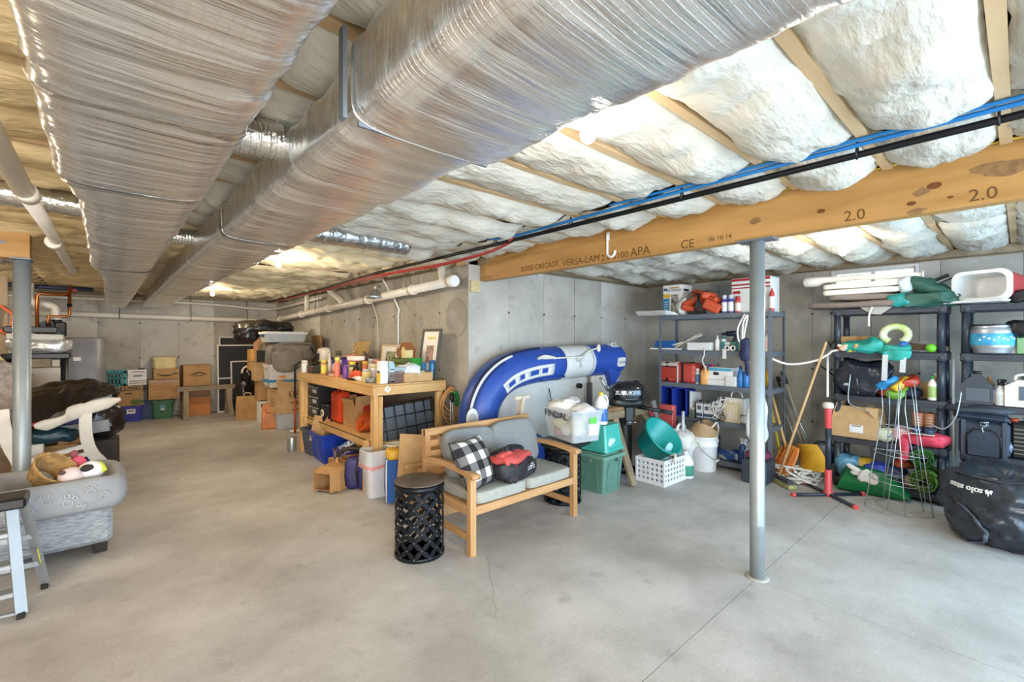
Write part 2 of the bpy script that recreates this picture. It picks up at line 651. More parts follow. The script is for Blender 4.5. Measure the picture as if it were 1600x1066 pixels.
# window
wn = struct(MB().build('window_1', None))
fm = WPLAS
yc, zc, W_, H_ = (WY0 + WY1) / 2, (WZ0 + WZ1) / 2, WY1 - WY0, WZ1 - WZ0
f = MB()
for y in (WY0 + .015, WY1 - .015):
    f.box((6.74, y, zc), (.10, .03, H_), bev=.005)
for z in (WZ0 + .015, WZ1 - .015):
    f.box((6.74, yc, z), (.10, W_ - .06, .03), bev=.005)
f.build('window_frame', fm, wn)
f = MB()
for a, b in ((WY0 + .03, yc), (yc, WY1 - .03)):
    for y in (a + .01, b - .01):
        f.box((6.75, y, zc), (.05, .02, H_ - .06), bev=.004)
    for z in (WZ0 + .04, WZ1 - .04):
        f.box((6.75, (a + b) / 2, z), (.05, b - a - .04, .02), bev=.004)
f.build('sash', fm, wn)
for a, b in ((WY0 + .03, yc), (yc, WY1 - .03)):
    B((6.755, (a + b) / 2, zc), (.004, b - a - .03, H_ - .09)).build('pane', GLASS, wn)
# window well outside
ww = MB()
ww.grid(lambda u, v: (6.95 + .55 * math.sin(pi * u), WY0 - .15 + (W_ + .3) * u, 1.75 + .42 * v), 16, 4, thick=.01)
tag(ww.build('window_well', GALV), 'corrugated steel well outside the basement window', 'window well')

# ------------------------------------------------------------------ ceiling: deck, joists and batts
ce = struct(B((1.1, 4.5, 2.82), (11.6, 15.2, .04)).build('ceiling', JOIST))
INS = mt('glass_wool_white', 'CBC7BA', .95, var=.09, scale=7, bump=.7, bscale=22, spec=.1, stretch=(.5, 1.4, 1))
INSK = mt('glass_wool_kraft_warmlit', 'CDB88F', .95, var=.16, scale=6, bump=.7, bscale=20, spec=.1, stretch=(.5, 1.4, 1))  # kraft tan, with the warm lamplight of the left side put into it
INSY = mt('glass_wool_warmlit', 'DACFB0', .95, var=.10, scale=7, bump=.7, bscale=22, spec=.1, stretch=(.5, 1.4, 1))  # the white wool again, its colour yellowed for warm bulb light further back
JP = .44
j0 = .049
jys = [j0 + JP * k for k in range(-6, 27)]
JB = 2.53
jm1 = B((0, 0, 0), (7.7, .042, .26)).build('joist', JOIST, ce)
jm1.location = (-.65, jys[0], JB + .13)
jm2 = B((0, 0, 0), (3.45, .042, .26)).build('joist', JOIST, ce)
jm2.location = (5.0, jys[0], JB + .13)
for k, y in enumerate(jys[1:]):
    c = dup(jm1); c.location.y = y
    if y < 4.1:
        c = dup(jm2); c.location.y = y
# hanger strips nailed below a few joists on the right
segs = [-4.45, -2.6, -.75, .42, 1.25, 2.62, 3.2]
segr = [3.33, 5.0, 6.68]


def batt(x0, x1, y0, y1, seed, mat, sag):
    nu = max(8, int((x1 - x0) / .045))
    nv = 13
    rnd = random.Random(seed)
    off = Vector((rnd.uniform(0, 99), rnd.uniform(0, 99), 0))
    sg_ = sag * rnd.uniform(.75, 1.3)
    tw = rnd.uniform(-.3, .3)

    def fn(u, v):
        x, y = x0 + (x1 - x0) * u, y0 + (y1 - y0) * v
        q = Vector((x, y, 0))
        n1 = noise.noise(q * 2.6 + off)
        n2 = noise.noise(q * 8 + off)
        n3 = noise.noise(q * 21 + off)
        e = min(1, min(u, 1 - u) * (x1 - x0) / .10)
        ev = math.sin(pi * min(1, max(0, v + .18 * tw * math.sin(3 * pi * u)))) ** .55
        z = JB + .028 - (sg_ * (1 + .85 * n1) + .030 * n2 + .016 * n3) * ev * (.45 + .55 * e ** .5) - .022 * ev
        if e < .25:
            z += .02 * (1 - e * 4)
        ov = .02 * (n2 + .3) * (1 if v > .5 else -1) if v in (0, 1) else 0
        return (x + .02 * n2 * (1 - e), y + ov, z)
    m = MB().grid(fn, nu, nv, smooth=True)
    return m.build('insulation_batt', mat, ce, fix=False)


sd = 0
for a, b in zip(jys, jys[1:]):
    for x0, x1 in zip(segs, segs[1:]):
        sd += 1
        yc_ = (a + b) / 2
        if x1 < -2.5 and yc_ < 3:
            continue
        mat = INSK if x1 < .5 else (INSY if yc_ > 4.6 else INS)
        batt(x0 + .01, x1 - .01, a + .022, b - .022, sd, mat, .062 if x1 > .5 else .04)
    if b < 4.15:
        for x0, x1 in zip(segr, segr[1:]):
            sd += 1
            batt(x0 + .01, x1 - .01, a + .022, b - .022, sd, INS, .065)

# sill plates on top of the walls
pp = MB()
pp.box((6.62, .6, 2.49), (.14, 7.1, .075)); pp.box((4.9, 4.08, 2.49), (3.4, .14, .075))
pp.box((3.15, 8, 2.49), (.14, 7.6, .075)); pp.box((-.8, 11.98, 2.49), (7.6, .14, .075))
struct(pp.build('trim_1', OLDWX))
pp = MB()
pp.box((6.84, .6, 2.62), (.2, 7.5, .4)); pp.box((5.0, 4.30, 2.62), (3.88, .2, .4))
pp.box((3.20, 8.2, 2.62), (.2, 8.0, .4)); pp.box((-.8, 12.05, 2.62), (8.0, .2, .4))
pp.box((-4.68, 4.5, 2.62), (.2, 15.4, .4)); pp.box((1.1, -3.13, 2.62), (11.8, .2, .4))
struct(pp.build('trim_2', JOIST))

# ------------------------------------------------------------------ beams and posts
BX = 3.265
bm = T('support_beam', 'long yellow laminated timber beam stamped with black lettering over the right hand post', 'beam', BX, 0, 2.266)
for dx in (-.023, .023):
    B((dx, .55, .142), (.045, 7.2, .284), bev=.002).build('ply', LVL, bm)
st = pl('66481F', .8)
fx = -.0462
def beamtext(s, px, py, size, **k):
    p = onx(px, py, BX - .046)
    text(s, size, st, bm, (fx, p.y, p.z - 2.266), (-1, 0, 0), **k)
beamtext('BOISE CASCADE', 842, 417, .075, sx=.95)
beamtext('VERSA-LAM', 907, 408, .085)
beamtext('2.0 3100', 960, 401, .08)
beamtext('APA', 1000, 393, .10)
beamtext('CE', 1074, 382, .09)
beamtext('06 10 14', 1125, 372, .045)
beamtext('2.0', 1335, 337, .085)
beamtext('2.0', 1536, 304, .085)
for px, py, s_ in ((1283, 330, .022), (1424, 318, .02), (1485, 308, .012), (1460, 290, .03)):
    p = onx(px, py, BX - .046)
    MB().prism([(s_ * math.cos(a * pi / 6), .6 * s_ * math.sin(a * pi / 6)) for a in range(12)], .001, frame((fx, p.y, p.z - 2.266), (-1, 0, 0))).build('knot', pl('6B3F17', .7), bm)


for px, py, w_, h_, sh in ((1440, 300, .05, .03, .4), (1432, 330, .06, .022, .2), (1565, 262, .16, .05, -.5), (1180, 345, .05, .03, .2)):
    p = onx(px, py, BX - .046)
    poly = [(w_ * math.cos(a * pi / 8) * (.7 + .5 * noise.noise(Vector((a * 1.3, px, 0)))) + sh * h_ * math.sin(a * pi / 8), h_ * math.sin(a * pi / 8) * (.7 + .5 * noise.noise(Vector((a * 1.7, px, 5))))) for a in range(16)]
    MB().prism(poly, .0008, frame((fx, p.y, p.z - 2.266), (-1, 0, 0))).build('stain', mt('beam_stain', '8A6A44', .8, var=.2, scale=30), bm)


def post(name, label, x, y, top, r=.05, cap=.10):
    t = T(name, label, 'post', x, y, 0)
    MB().lathe([(r, .0), (r, .35), (r + .001, .352), (r, .36), (r, top - .012)], n=28).build('shaft', POSTM, t)
    B((0, 0, top - .006), (cap, cap * 1.9, .012)).build('cap_plate', GREYMET, t)
    MB().lathe([(r + .03, 0.0005), (r + .012, .004), (r + .002, .006)], n=28).build('grout_ring', WALLM, t)
    return t


post('support_post', 'grey steel column on bare floor, under the lettered timber beam at right', BX, 1.183, 2.266, .046, .12)
post('support_post', 'thick grey steel column behind the grey footstool and dog bed', -.52, 5.55, 2.266, .055, .12)
lb = T('support_beam', 'short yellow timber beam end resting on the column at left', 'beam', -.47, 5.56, 2.266)
for dy in (-.046, 0, .046):
    B((-1.9, dy, .142), (3.8, .044, .284), bev=.002).build('ply', LVLX, lb)
B((-.18, -.07, .12), (.09, .012, .02)).build('strap', GREYMET, lb)

# ------------------------------------------------------------------ foil wrapped ducts
FOIL = bpy.data.materials.new('crinkled_foil_wrap')
FOIL.use_nodes = True
nt = FOIL.node_tree
N, L = nt.nodes, nt.links
bs = N['Principled BSDF']
bs.inputs['Metallic'].default_value = .88
bs.inputs['Roughness'].default_value = .22
geo = N.new('ShaderNodeNewGeometry')
mp = N.new('ShaderNodeMapping'); mp.inputs['Scale'].default_value = (1.0, 11, 4)
L.new(geo.outputs['Position'], mp.inputs['Vector'])
na = N.new('ShaderNodeTexNoise'); na.inputs['Scale'].default_value = 1.6; na.inputs['Detail'].default_value = 5; na.inputs['Distortion'].default_value = .35
L.new(mp.outputs['Vector'], na.inputs['Vector'])
br = N.new('ShaderNodeTexBrick')
br.offset = 0
br.inputs['Scale'].default_value = 1
br.inputs['Brick Width'].default_value = .022
br.inputs['Row Height'].default_value = .016
br.inputs['Mortar Size'].default_value = .0016
br.inputs['Color1'].default_value = (0, 0, 0, 1); br.inputs['Color2'].default_value = (0, 0, 0, 1); br.inputs['Mortar'].default_value = (1, 1, 1, 1)
L.new(geo.outputs['Position'], br.inputs['Vector'])
rp = N.new('ShaderNodeValToRGB')
rp.color_ramp.elements[0].color = (.80, .79, .77, 1); rp.color_ramp.elements[1].color = (.95, .95, .94, 1)
rp.color_ramp.elements[0].position, rp.color_ramp.elements[1].position = .38, .62
L.new(na.outputs['Fac'], rp.inputs['Fac'])
mx = N.new('ShaderNodeMix'); mx.data_type = 'RGBA'; mx.inputs[7].default_value = (.9, .88, .84, 1)
ml = N.new('ShaderNodeMath'); ml.operation = 'MULTIPLY'; ml.inputs[1].default_value = .7
L.new(br.outputs['Color'], ml.inputs[0]); L.new(ml.outputs[0], mx.inputs[0])
L.new(rp.outputs['Color'], mx.inputs[6]); L.new(mx.outputs[2], bs.inputs['Base Color'])
ad = N.new('ShaderNodeMath'); ad.operation = 'MULTIPLY_ADD'; ad.inputs[1].default_value = .12
L.new(br.outputs['Color'], ad.inputs[0]); L.new(na.outputs['Fac'], ad.inputs[2])
bp = N.new('ShaderNodeBump'); bp.inputs['Strength'].default_value = .6; bp.inputs['Distance'].default_value = .02
L.new(ad.outputs[0], bp.inputs['Height']); L.new(bp.outputs['Normal'], bs.inputs['Normal'])
FOILS = mt('silver_foil_tape', 'D2D2CE', .22, .95, var=.1, bump=.5, bscale=30)


def duct_section(parent, keys, seed, sagk=.012):
    # keys: list of (y, x0, x1, z0, z1); rounded rectangular wrap with sideways ridges and a sagging belly
    y0, y1 = keys[0][0], keys[-1][0]
    nl = max(6, int((y1 - y0) / .022))
    per = []
    for k in range(44):
        a = 2 * pi * k / 44
        c_, s_ = math.cos(a), math.sin(a)
        per.append((math.copysign(abs(c_) ** .34, c_), math.copysign(abs(s_) ** .34, s_)))
    vs, fs = [], []
    for i in range(nl + 1):
        y = y0 + (y1 - y0) * i / nl
        for a, b in zip(keys, keys[1:]):
            if a[0] <= y <= b[0] + 1e-6:
                t = (y - a[0]) / max(1e-6, b[0] - a[0])
                x0, x1, z0, z1 = [a[q] + (b[q] - a[q]) * t for q in (1, 2, 3, 4)]
                break
        for k, (c_, s_) in enumerate(per):
            x = (x0 + x1) / 2 + (x1 - x0) / 2 * c_
            z = (z0 + z1) / 2 + (z1 - z0) / 2 * s_
            rg = noise.noise(Vector((x * .9 + seed * 5, y * 9 + .8 * math.sin(3 * x), z * 2))) * .009 + noise.noise(Vector((x * 1.5, y * 26, seed + z * 2))) * .0045
            if s_ < 0:
                z -= sagk * (1 - abs(c_) ** 2) * (1 + .6 * noise.noise(Vector((y * 1.3, seed, 0))))
            vs.append((x + rg * c_, y, z + rg * s_))
    n = 44
    for i in range(nl):
        for k in range(n):
            k2 = (k + 1) % n
            fs.append((i * n + k, i * n + k2, (i + 1) * n + k2, (i + 1) * n + k))
    fs.append(tuple(range(n)))
    fs.append(tuple(nl * n + k for k in range(n))[::-1])
    m = MB()
    m.add(vs, fs, True)
    o = m.build('foil_wrap', FOIL, parent, fix=False)
    return o


def seam(parent, y, x0, x1, z0, z1, w_=.03):
    m = MB()
    ps = []
    for k in range(36):
        a = 2 * pi * k / 36
        c_, s_ = math.cos(a), math.sin(a)
        ps.append(((x0 + x1) / 2 + ((x1 - x0) / 2 + .006) * math.copysign(abs(c_) ** .34, c_), y + .012 * math.sin(5 * a), (z0 + z1) / 2 + ((z1 - z0) / 2 + .007) * math.copysign(abs(s_) ** .34, s_) - (.012 * (1 - c_ * c_) if s_ < 0 else 0)))
    m.grid(lambda u, v: Vector(ps[int(round(u * 36)) % 36]) + Vector((0, (v - .5) * w_, 0)), 36, 3, closeu=True)
    m.build('seam_tape', FOILS, parent)


d1 = T('air_duct', 'wide foil wrapped duct on the right, passing closest to the bare bulb', 'duct', 0, 0, 0)
DT = 2.46
duct_section(d1, [(-2.8, .50, 1.06, 2.2, DT), (1.235, .505, 1.03, 2.2, DT)], 1)
duct_section(d1, [(1.25, .52, 1.0, 2.215, DT - .03), (3.2, .515, .985, 2.215, DT - .03)], 2)
duct_section(d1, [(3.21, .51, .98, 2.215, DT - .03), (6.0, .50, .93, 2.215, DT - .03), (11.1, .52, .90, 2.22, DT - .03)], 3)
B((.487, 1.243, 2.33), (.012, .03, .25)).build('flange', GREYMET, d1)
B((.76, 1.243, 2.205), (.46, .012, .012)).build('flange', GREYMET, d1)
for y in (3.2, 5.6, 7.6):
    seam(d1, y, .51, .975 if y < 4 else .935, 2.212, DT - .03)
d2 = T('air_duct', 'wide foil wrapped duct on the left, tapering away to the far wall', 'duct', 0, 0, 0)
duct_section(d2, [(-2.8, -.145, .325, 2.2, DT), (2.4, -.145, .33, 2.2, DT)], 5)
duct_section(d2, [(2.41, -.14, .33, 2.2, DT), (2.85, -.09, .325, 2.2, DT), (5.2, -.095, .32, 2.2, DT)], 6)
duct_section(d2, [(5.21, -.095, .32, 2.2, DT), (6.2, -.02, .315, 2.2, DT), (11.2, .0, .30, 2.2, DT)], 7)
for y, a in ((1.55, -.145), (2.42, -.14), (3.9, -.092), (5.2, -.095), (7.5, -.01)):
    seam(d2, y, a, .325, 2.2, DT)
# short foil branches running over to the sides
for nm, lb_, p0, p1, r in (
        ('flexible_duct', 'short silver foil branch bridging the gap between the two main ducts', (.30, 2.05, 2.40), (.54, 2.05, 2.42), .075),
        ('flexible_duct', 'small silver branch between the main ducts further back', (.28, 4.3, 2.38), (.54, 4.35, 2.40), .06),
        ('flexible_duct', 'silver flexible duct poking out of the insulation left of the big ducts', (-.9, 3.95, 2.47), (-.08, 4.0, 2.45), .07),
        ('flexible_duct', 'silver flexible duct end behind the left hand column top', (-1.5, 6.6, 2.44), (-.62, 6.7, 2.44), .10),
        ('flexible_duct', 'silver flexible duct bulging from the batts right of the big ducts', (.95, 3.7, 2.45), (2.1, 3.85, 2.475), .085)):
    m = MB()
    p0, p1 = Vector(p0), Vector(p1)
    n = 40
    m.loft_tube([p0 + (p1 - p0) * i / n for i in range(n + 1)], [r * (1 + .05 * math.sin(i * 2.1) + .06 * noise.noise(Vector((i * .4, r * 50, 0)))) for i in range(n + 1)], 16)
    solo(nm, lb_, 'duct', m, FOILS)

# ------------------------------------------------------------------ pipes
pipe = T('drain_pipe', 'white plastic drain pipe along the far wall and the long inner wall', 'pipe')
zf = 1.6 + 33 / 711 * 10.6
e1 = Vector((2.90, 4.25, 2.25)); e2 = Vector((2.90, 11.55, 2.03)); e3 = Vector((2.70, 11.75, 2.03)); e4 = Vector((-4.4, 11.78, 2.12))
MB().tube([e1, e1 + (e2 - e1) * .5, e2, (2.86, 11.69, 2.03), e3, (2, 11.77, 2.035), e4], .052, 16).build('pipe_run', PVC, pipe)
for t in (.0, .12, .30, .52, .72, .92):
    p = e1 + (e2 - e1) * t
    MB().cyl(p + Vector((0, -.03, 0)), p + Vector((0, .06, 0)), .066, n=16).build('coupling', PVC, pipe)
MB().tube([(2.90, 4.40, 2.25), (2.9, 4.45, 2.30), (2.93, 4.52, 2.40), (2.95, 4.56, 2.52)], .045, 12, sub=4).build('riser', PVC, pipe)
MB().tube([(2.90, 7.4, 2.17), (2.88, 7.5, 2.26), (2.85, 7.8, 2.40), (2.84, 7.95, 2.5)], .05, 12, sub=4).build('riser', PVC, pipe)
MB().tube([(2.90, 9.2, 2.12), (2.9, 9.2, 2.5)], .045, 12).build('riser', PVC, pipe)
for t in (.14, .2, .4, .6):
    p = e1 + (e2 - e1) * t
    MB().tube([p + Vector((.0, 0, .4)), p + Vector((-.06, 0, .02)), p + Vector((0, 0, -.06)), p + Vector((.06, 0, .02)), p + Vector((0, .0, .4))], .005, 6).build('hanger_strap', GALV, pipe)
MB().cyl((2.90, 4.20, 2.25), (2.90, 4.235, 2.25), .062, n=16).build('end_cap', WPLAS, pipe)
for x in (-.5, .2, 1.35, 2.4):
    z = 2.035 + (2 - x) * .0133
    MB().tube([(x, 11.77, 2.46), (x, 11.70, z + .03), (x, 11.715, z - .05), (x, 11.79, z - .058)], .006, 6).build('hanger_strap', BLK, pipe)

up = T('water_pipe', 'thin white upper pipe high along the far wall', 'pipe')
MB().tube([(-4.3, 11.70, 2.36), (1.2, 11.7, 2.36), (2.5, 11.7, 2.30), (2.93, 11.3, 2.30), (2.95, 8.6, 2.36)], .028, 10, sub=4).build('pipe_run', PVC, up)
for x in (-1, 1.0):
    B((x, 11.78, 2.36), (.03, .14, .07)).build('pipe_clip', PVC, up)

vp = T('vent_pipe', 'white plastic vent pipe running under the joists left of the ducts', 'pipe')
vx, vz = -.285, 2.34
MB().tube([(vx - .06, -2.6, vz), (vx - .03, 1.0, vz), (vx - .02, 3.4, vz)], .042, 14).build('pipe_run', PVC, vp)
MB().tube([(vx - .02, 3.35, vz), (vx, 4.5, vz + .01), (vx + .01, 7.1, vz + .02), (vx + .02, 7.3, vz + .06)], .036, 14).build('pipe_run', PVC, vp)
for y in (3.3, 4.9):
    MB().cyl((vx - .015, y, vz), (vx - .01, y + .12, vz), .047, n=14).build('coupling', PVC, vp)

bp_ = T('gas_pipe', 'long black steel pipe under the joists beside the timber beam', 'pipe')
PX, PZ = 2.66, 2.475
MB().tube([(PX, -2.7, PZ + .01), (PX, 0, PZ), (PX, 3.4, PZ - .01), (PX - .02, 5.5, PZ - .01), (PX + .1, 8, PZ - .02), (PX + .1, 11.5, PZ - .03)], .017, 10).build('pipe_run', BLKM, bp_)
for y in (.06, .52, 1.40, 2.3, 3.2, 4.9, 6.2):
    MB().tube([(PX, y, PZ + .06), (PX - .02, y, PZ), (PX, y, PZ - .02), (PX + .02, y, PZ), (PX, y, PZ + .06)], .005, 6).build('pipe_clip', BLK, bp_)
bl = MB()
BLUEP = pl('1673B8', .35)
bl.tube([(PX - .05, -2.7, PZ + .03), (PX - .05, .5, PZ + .028), (PX - .045, 2.0, PZ + .022), (PX - .03, 2.9, PZ + .015), (PX - .06, 3.25, PZ + .035)], .011, 8, sub=6)
bl.tube([(PX - .075, -2.7, PZ + .045), (PX - .07, 1.2, PZ + .045), (PX - .06, 1.9, PZ + .05)], .009, 8, sub=6)
solo('water_tubing', 'bright blue water tubing clipped beside the black pipe', 'tubing', bl, BLUEP)
rd = MB()
REDP = pl('B0302C', .4)
rd.tube([(PX - .02, 2.95, PZ + .0), (PX + .04, 3.3, PZ - .045), (PX + .05, 4.2, PZ - .06), (PX, 5.2, PZ - .05), (PX + .0, 6.0, PZ - .03), (PX + .1, 8, PZ - .04), (PX + .1, 11, PZ - .05)], .011, 8, sub=6)
rd.tube([(PX + .01, 2.95, PZ - .01), (PX + .07, 3.4, PZ - .05), (PX + .08, 4.3, PZ - .07), (PX + .03, 5.3, PZ - .055), (PX + .13, 8, PZ - .05)], .009, 8, sub=6)
solo('water_tubing', 'sagging red water tubing beside the black pipe', 'tubing', rd, REDP)
yl = MB().tube([(BX - .06, 4.1, 2.545), (BX - .06, 2, 2.55), (BX - .06, -2, 2.55)], .007, 6)
solo('electric_cable', 'thin yellow cable lying along the top edge of the long beam', 'cable', yl, pl('D6B435', .5))
# cable and conduit drop on the inner wall
cd = T('conduit', 'thin white conduit dropping down the inner wall behind the bench', 'conduit')
py_ = onx(623, 500, 3.04).y
MB().tube([(2.9, py_ + .2, 2.44), (3.03, py_, 2.05), (3.035, py_, 1.9), (3.035, py_, 1.2)], .012, 8, sub=4).build('pipe_run', WPLAS, cd)
for z in (1.4, 1.9):
    B((3.04, py_, z), (.02, .05, .02)).build('pipe_clip', GALV, cd)
py_ = onx(591, 500, 3.04).y
solo('electric_cable', 'thin cream cord hanging from the clamp lamp down the inner wall', 'cable', MB().tube([(2.94, py_, 2.15), (3.03, py_ + .02, 1.9), (3.035, py_ - .01, 1.6), (3.035, py_, 1.15)], .006, 6, sub=5), WPLASW)

# white J hook on the beam
hk = T('pipe_hook', 'white plastic J hook hanging on the face of the timber beam', 'hook', BX - .06, onx(952, 375, BX - .06).y, 2.40)
MB().tube([(0, .02, .10), (0, .02, .0), (-.0, .02, -.06), (0, .01, -.085), (0, -.02, -.10), (0, -.05, -.085), (0, -.06, -.05)], .011, 10, sub=4).build('hook', WPLAS, hk)
B((.008, .02, .08), (.008, .03, .07)).build('plate', WPLAS, hk)


# bare bulbs
def bulb(label, x, y, z, power, colr=(1, .84, .64)):
    t = T('ceiling_bulb', label, 'light bulb', x, y, z)
    MB().lathe([(.0, .165), (.05, .16), (.055, .12), (.03, .10), (.024, .06), (.0, .06)], n=20).build('lamp_holder', WPLAS, t)
    MB().lathe([(.013, .062), (.016, .04), (.03, .01), (.032, -.01), (.026, -.03), (.012, -.042), (0, -.044)], n=20).build('bulb', BULB, t)
    bulb_light(x, y, z - .11, power, colr)


bulb('lit bare bulb right beside the edge of the right hand duct', 1.39, 1.115, 2.40, 9, (1, .93, .84))
bulb('lit bare bulb past the ducts near the middle of the long room', 1.365, 5.24, 2.40, 34)
bulb('lit bare bulb over the storage shelves by the window', 4.85, 1.05, 2.38, 15, (1, .93, .84))
bulb('lit bare bulb low behind the duct near the far wall', 1.36, 9.2, 2.38, 36)
bulb('lit bare bulb left of the ducts near the column', -1.9, 4.3, 2.38, 30)
bulb('lit bare bulb far left near the heating tank', -1.9, 9.0, 2.38, 30)

# clamp lamp on the drain pipe
cl = T('clamp_lamp', 'metal clamp lamp with shallow bowl reflector hung on the drain pipe', 'lamp', 2.80, onx(586, 462, 2.80).y, 2.20)
MB().lathe([(.02, .10), (.03, .09), (.06, .05), (.10, .01), (.13, -.03), (.125, -.03), (.095, .008), (.055, .045), (.02, .08)], n=24).build('reflector', GALV, cl)
MB().lathe([(.0, -.0), (.03, .0), (.035, .03), (.02, .06), (.018, .12), (0, .13)], n=14).build('bulb', pl('F5EFE2', .3), cl)
MB().tube([(0, 0, .11), (.02, 0, .16), (.08, 0, .13)], .012, 8).build('clamp', GALV, cl)


# ------------------------------------------------------------------ shared builders of household things
def rim_poly(w_, d, r, n=4):
    out = []
    for cx, cy, a0 in ((w_ / 2 - r, d / 2 - r, 0), (-w_ / 2 + r, d / 2 - r, 90), (-w_ / 2 + r, -d / 2 + r, 180), (w_ / 2 - r, -d / 2 + r, 270)):
        for k in range(n + 1):
            a = R(a0 + 90 * k / n)
            out.append((cx + r * math.cos(a), cy + r * math.sin(a)))
    return out


def ring_loft(rings, cap0=True, cap1=False, smooth=False, m=None):
    # rings of equal count
    m = m or MB()
    n = len(rings[0])
    vs = [p for r in rings for p in r]
    fs = []
    for i in range(len(rings) - 1):
        for k in range(n):
            k2 = (k + 1) % n
            fs.append((i * n + k, i * n + k2, (i + 1) * n + k2, (i + 1) * n + k))
    if cap0:
        fs.append(tuple(range(n))[::-1])
    if cap1:
        fs.append(tuple((len(rings) - 1) * n + k for k in range(n)))
    return m.add(vs, fs, smooth)


def tub_mesh(w_, d, h, tp=.85, r=.03, t=.004, lip=.012):
    def ring(s_, z, inset=0, grow=0):
        k = tp + (1 - tp) * z / h
        return [(x, y, z) for x, y in rim_poly(w_ * k - 2 * inset + 2 * grow, d * k - 2 * inset + 2 * grow, max(.004, r - inset + grow))]
    rings = [ring(1, 0), ring(1, h - .035), ring(1, h - .035, 0, lip), ring(1, h, 0, lip), ring(1, h, t), ring(1, h * .5, t), ring(1, t, t)]
    return ring_loft(rings, True, True)


def tote(name, label, x, y, z, rz, w_, d, h, mat, lid=None, tp=.86, ribs=True, group=None, cat='storage tote', handle=None, latch=None, lidtag=None):
    t = T(name, label, cat, x, y, z, rz, group)
    tub_mesh(w_, d, h, tp).build('tub', mat, t)
    if ribs:
        for sx, sy in ((1, 0), (-1, 0), (0, 1), (0, -1)):
            for q in (-.28, .28):
                k = (tp + 1) / 2
                c = (sx * (w_ / 2 * k) + (q * w_ if sx == 0 else 0), sy * (d / 2 * k) + (q * d if sy == 0 else 0), h * .45)
                ang = math.atan2((1 - tp) / 2 * (w_ if sx else d), h)
                B(c, (.012 if sx else .02, .012 if sy else .02, h * .75), ry=sx * ang, rx=-sy * ang).build('rib', mat, t)
    for sx in (-1, 1) if cat != 'storage bin' else ():
        B((sx * (w_ / 2 + .008), 0, h - .05), (.02, d * .34, .035), bev=.006).build('handle', handle or mat, t)
    if lid:
        lb = MB()
        P = lambda g, z: [(a, b, z) for a, b in rim_poly(w_ + 2 * g, d + 2 * g, .03)]
        ring_loft([P(.018, h - .02), P(.02, h + .004), P(.012, h + .012), P(-.03, h + .012), P(-.036, h + .022), P(-.06, h + .024)], True, True, m=lb)
        lb.build('lid', lid, t, lidtag)
    return t


def carton(name, label, x, y, z, rz, w_, d, h, mat=None, open_=False, flaps=(1, 1, 1, 1), ang=110, tape=True, group=None, cat='cardboard box', rx=0, ry=0):
    mat = mat or CARD
    t = T(name, label, cat, x, y, z, rz, group, rx, ry)
    th = .004
    m = MB()
    if open_:
        m.box((0, 0, th / 2), (w_, d, th))
        for s_ in (-1, 1):
            m.box((s_ * (w_ / 2 - th / 2), 0, h / 2), (th, d, h))
            m.box((0, s_ * (d / 2 - th / 2), h / 2), (w_ - 2 * th, th, h))
        m.build('body', mat, t)
        for i, (sx, sy) in enumerate(((1, 0), (-1, 0), (0, 1), (0, -1))):
            if not flaps[i]:
                continue
            L_ = (w_ if sx else d) * .42
            a = R(ang + 13 * ((i * 7) % 3 - 1))
            f = MB()
            if sx:
                f.box((sx * (w_ / 2 - L_ / 2 * math.cos(a)), 0, h + L_ / 2 * math.sin(a)), (L_, d * .97, th), ry=sx * a)
            else:
                f.box((0, sy * (d / 2 - L_ / 2 * math.cos(a)), h + L_ / 2 * math.sin(a)), (w_ * .97, L_, th), rx=-sy * a)
            f.build('flap', mat, t)
    else:
        m.box((0, 0, (h - th) / 2), (w_, d, h - th), bev=.004)
        m.build('body', mat, t)
        for s_ in (-1, 1):
            B((0, s_ * (d / 4 + .0005), h - th / 2), (w_ - .002, d / 2 - .003, th)).build('flap', mat, t)
        if tape:
            tp_ = MB()
            tp_.box((0, 0, h + .0008), (w_ + .003, .05, .0016))
            for s_ in (-1, 1):
                tp_.box((s_ * (w_ / 2 + .0008), 0, h - .04), (.0016, .05, .08))
            tp_.build('tape', TAPE, t)
    return t


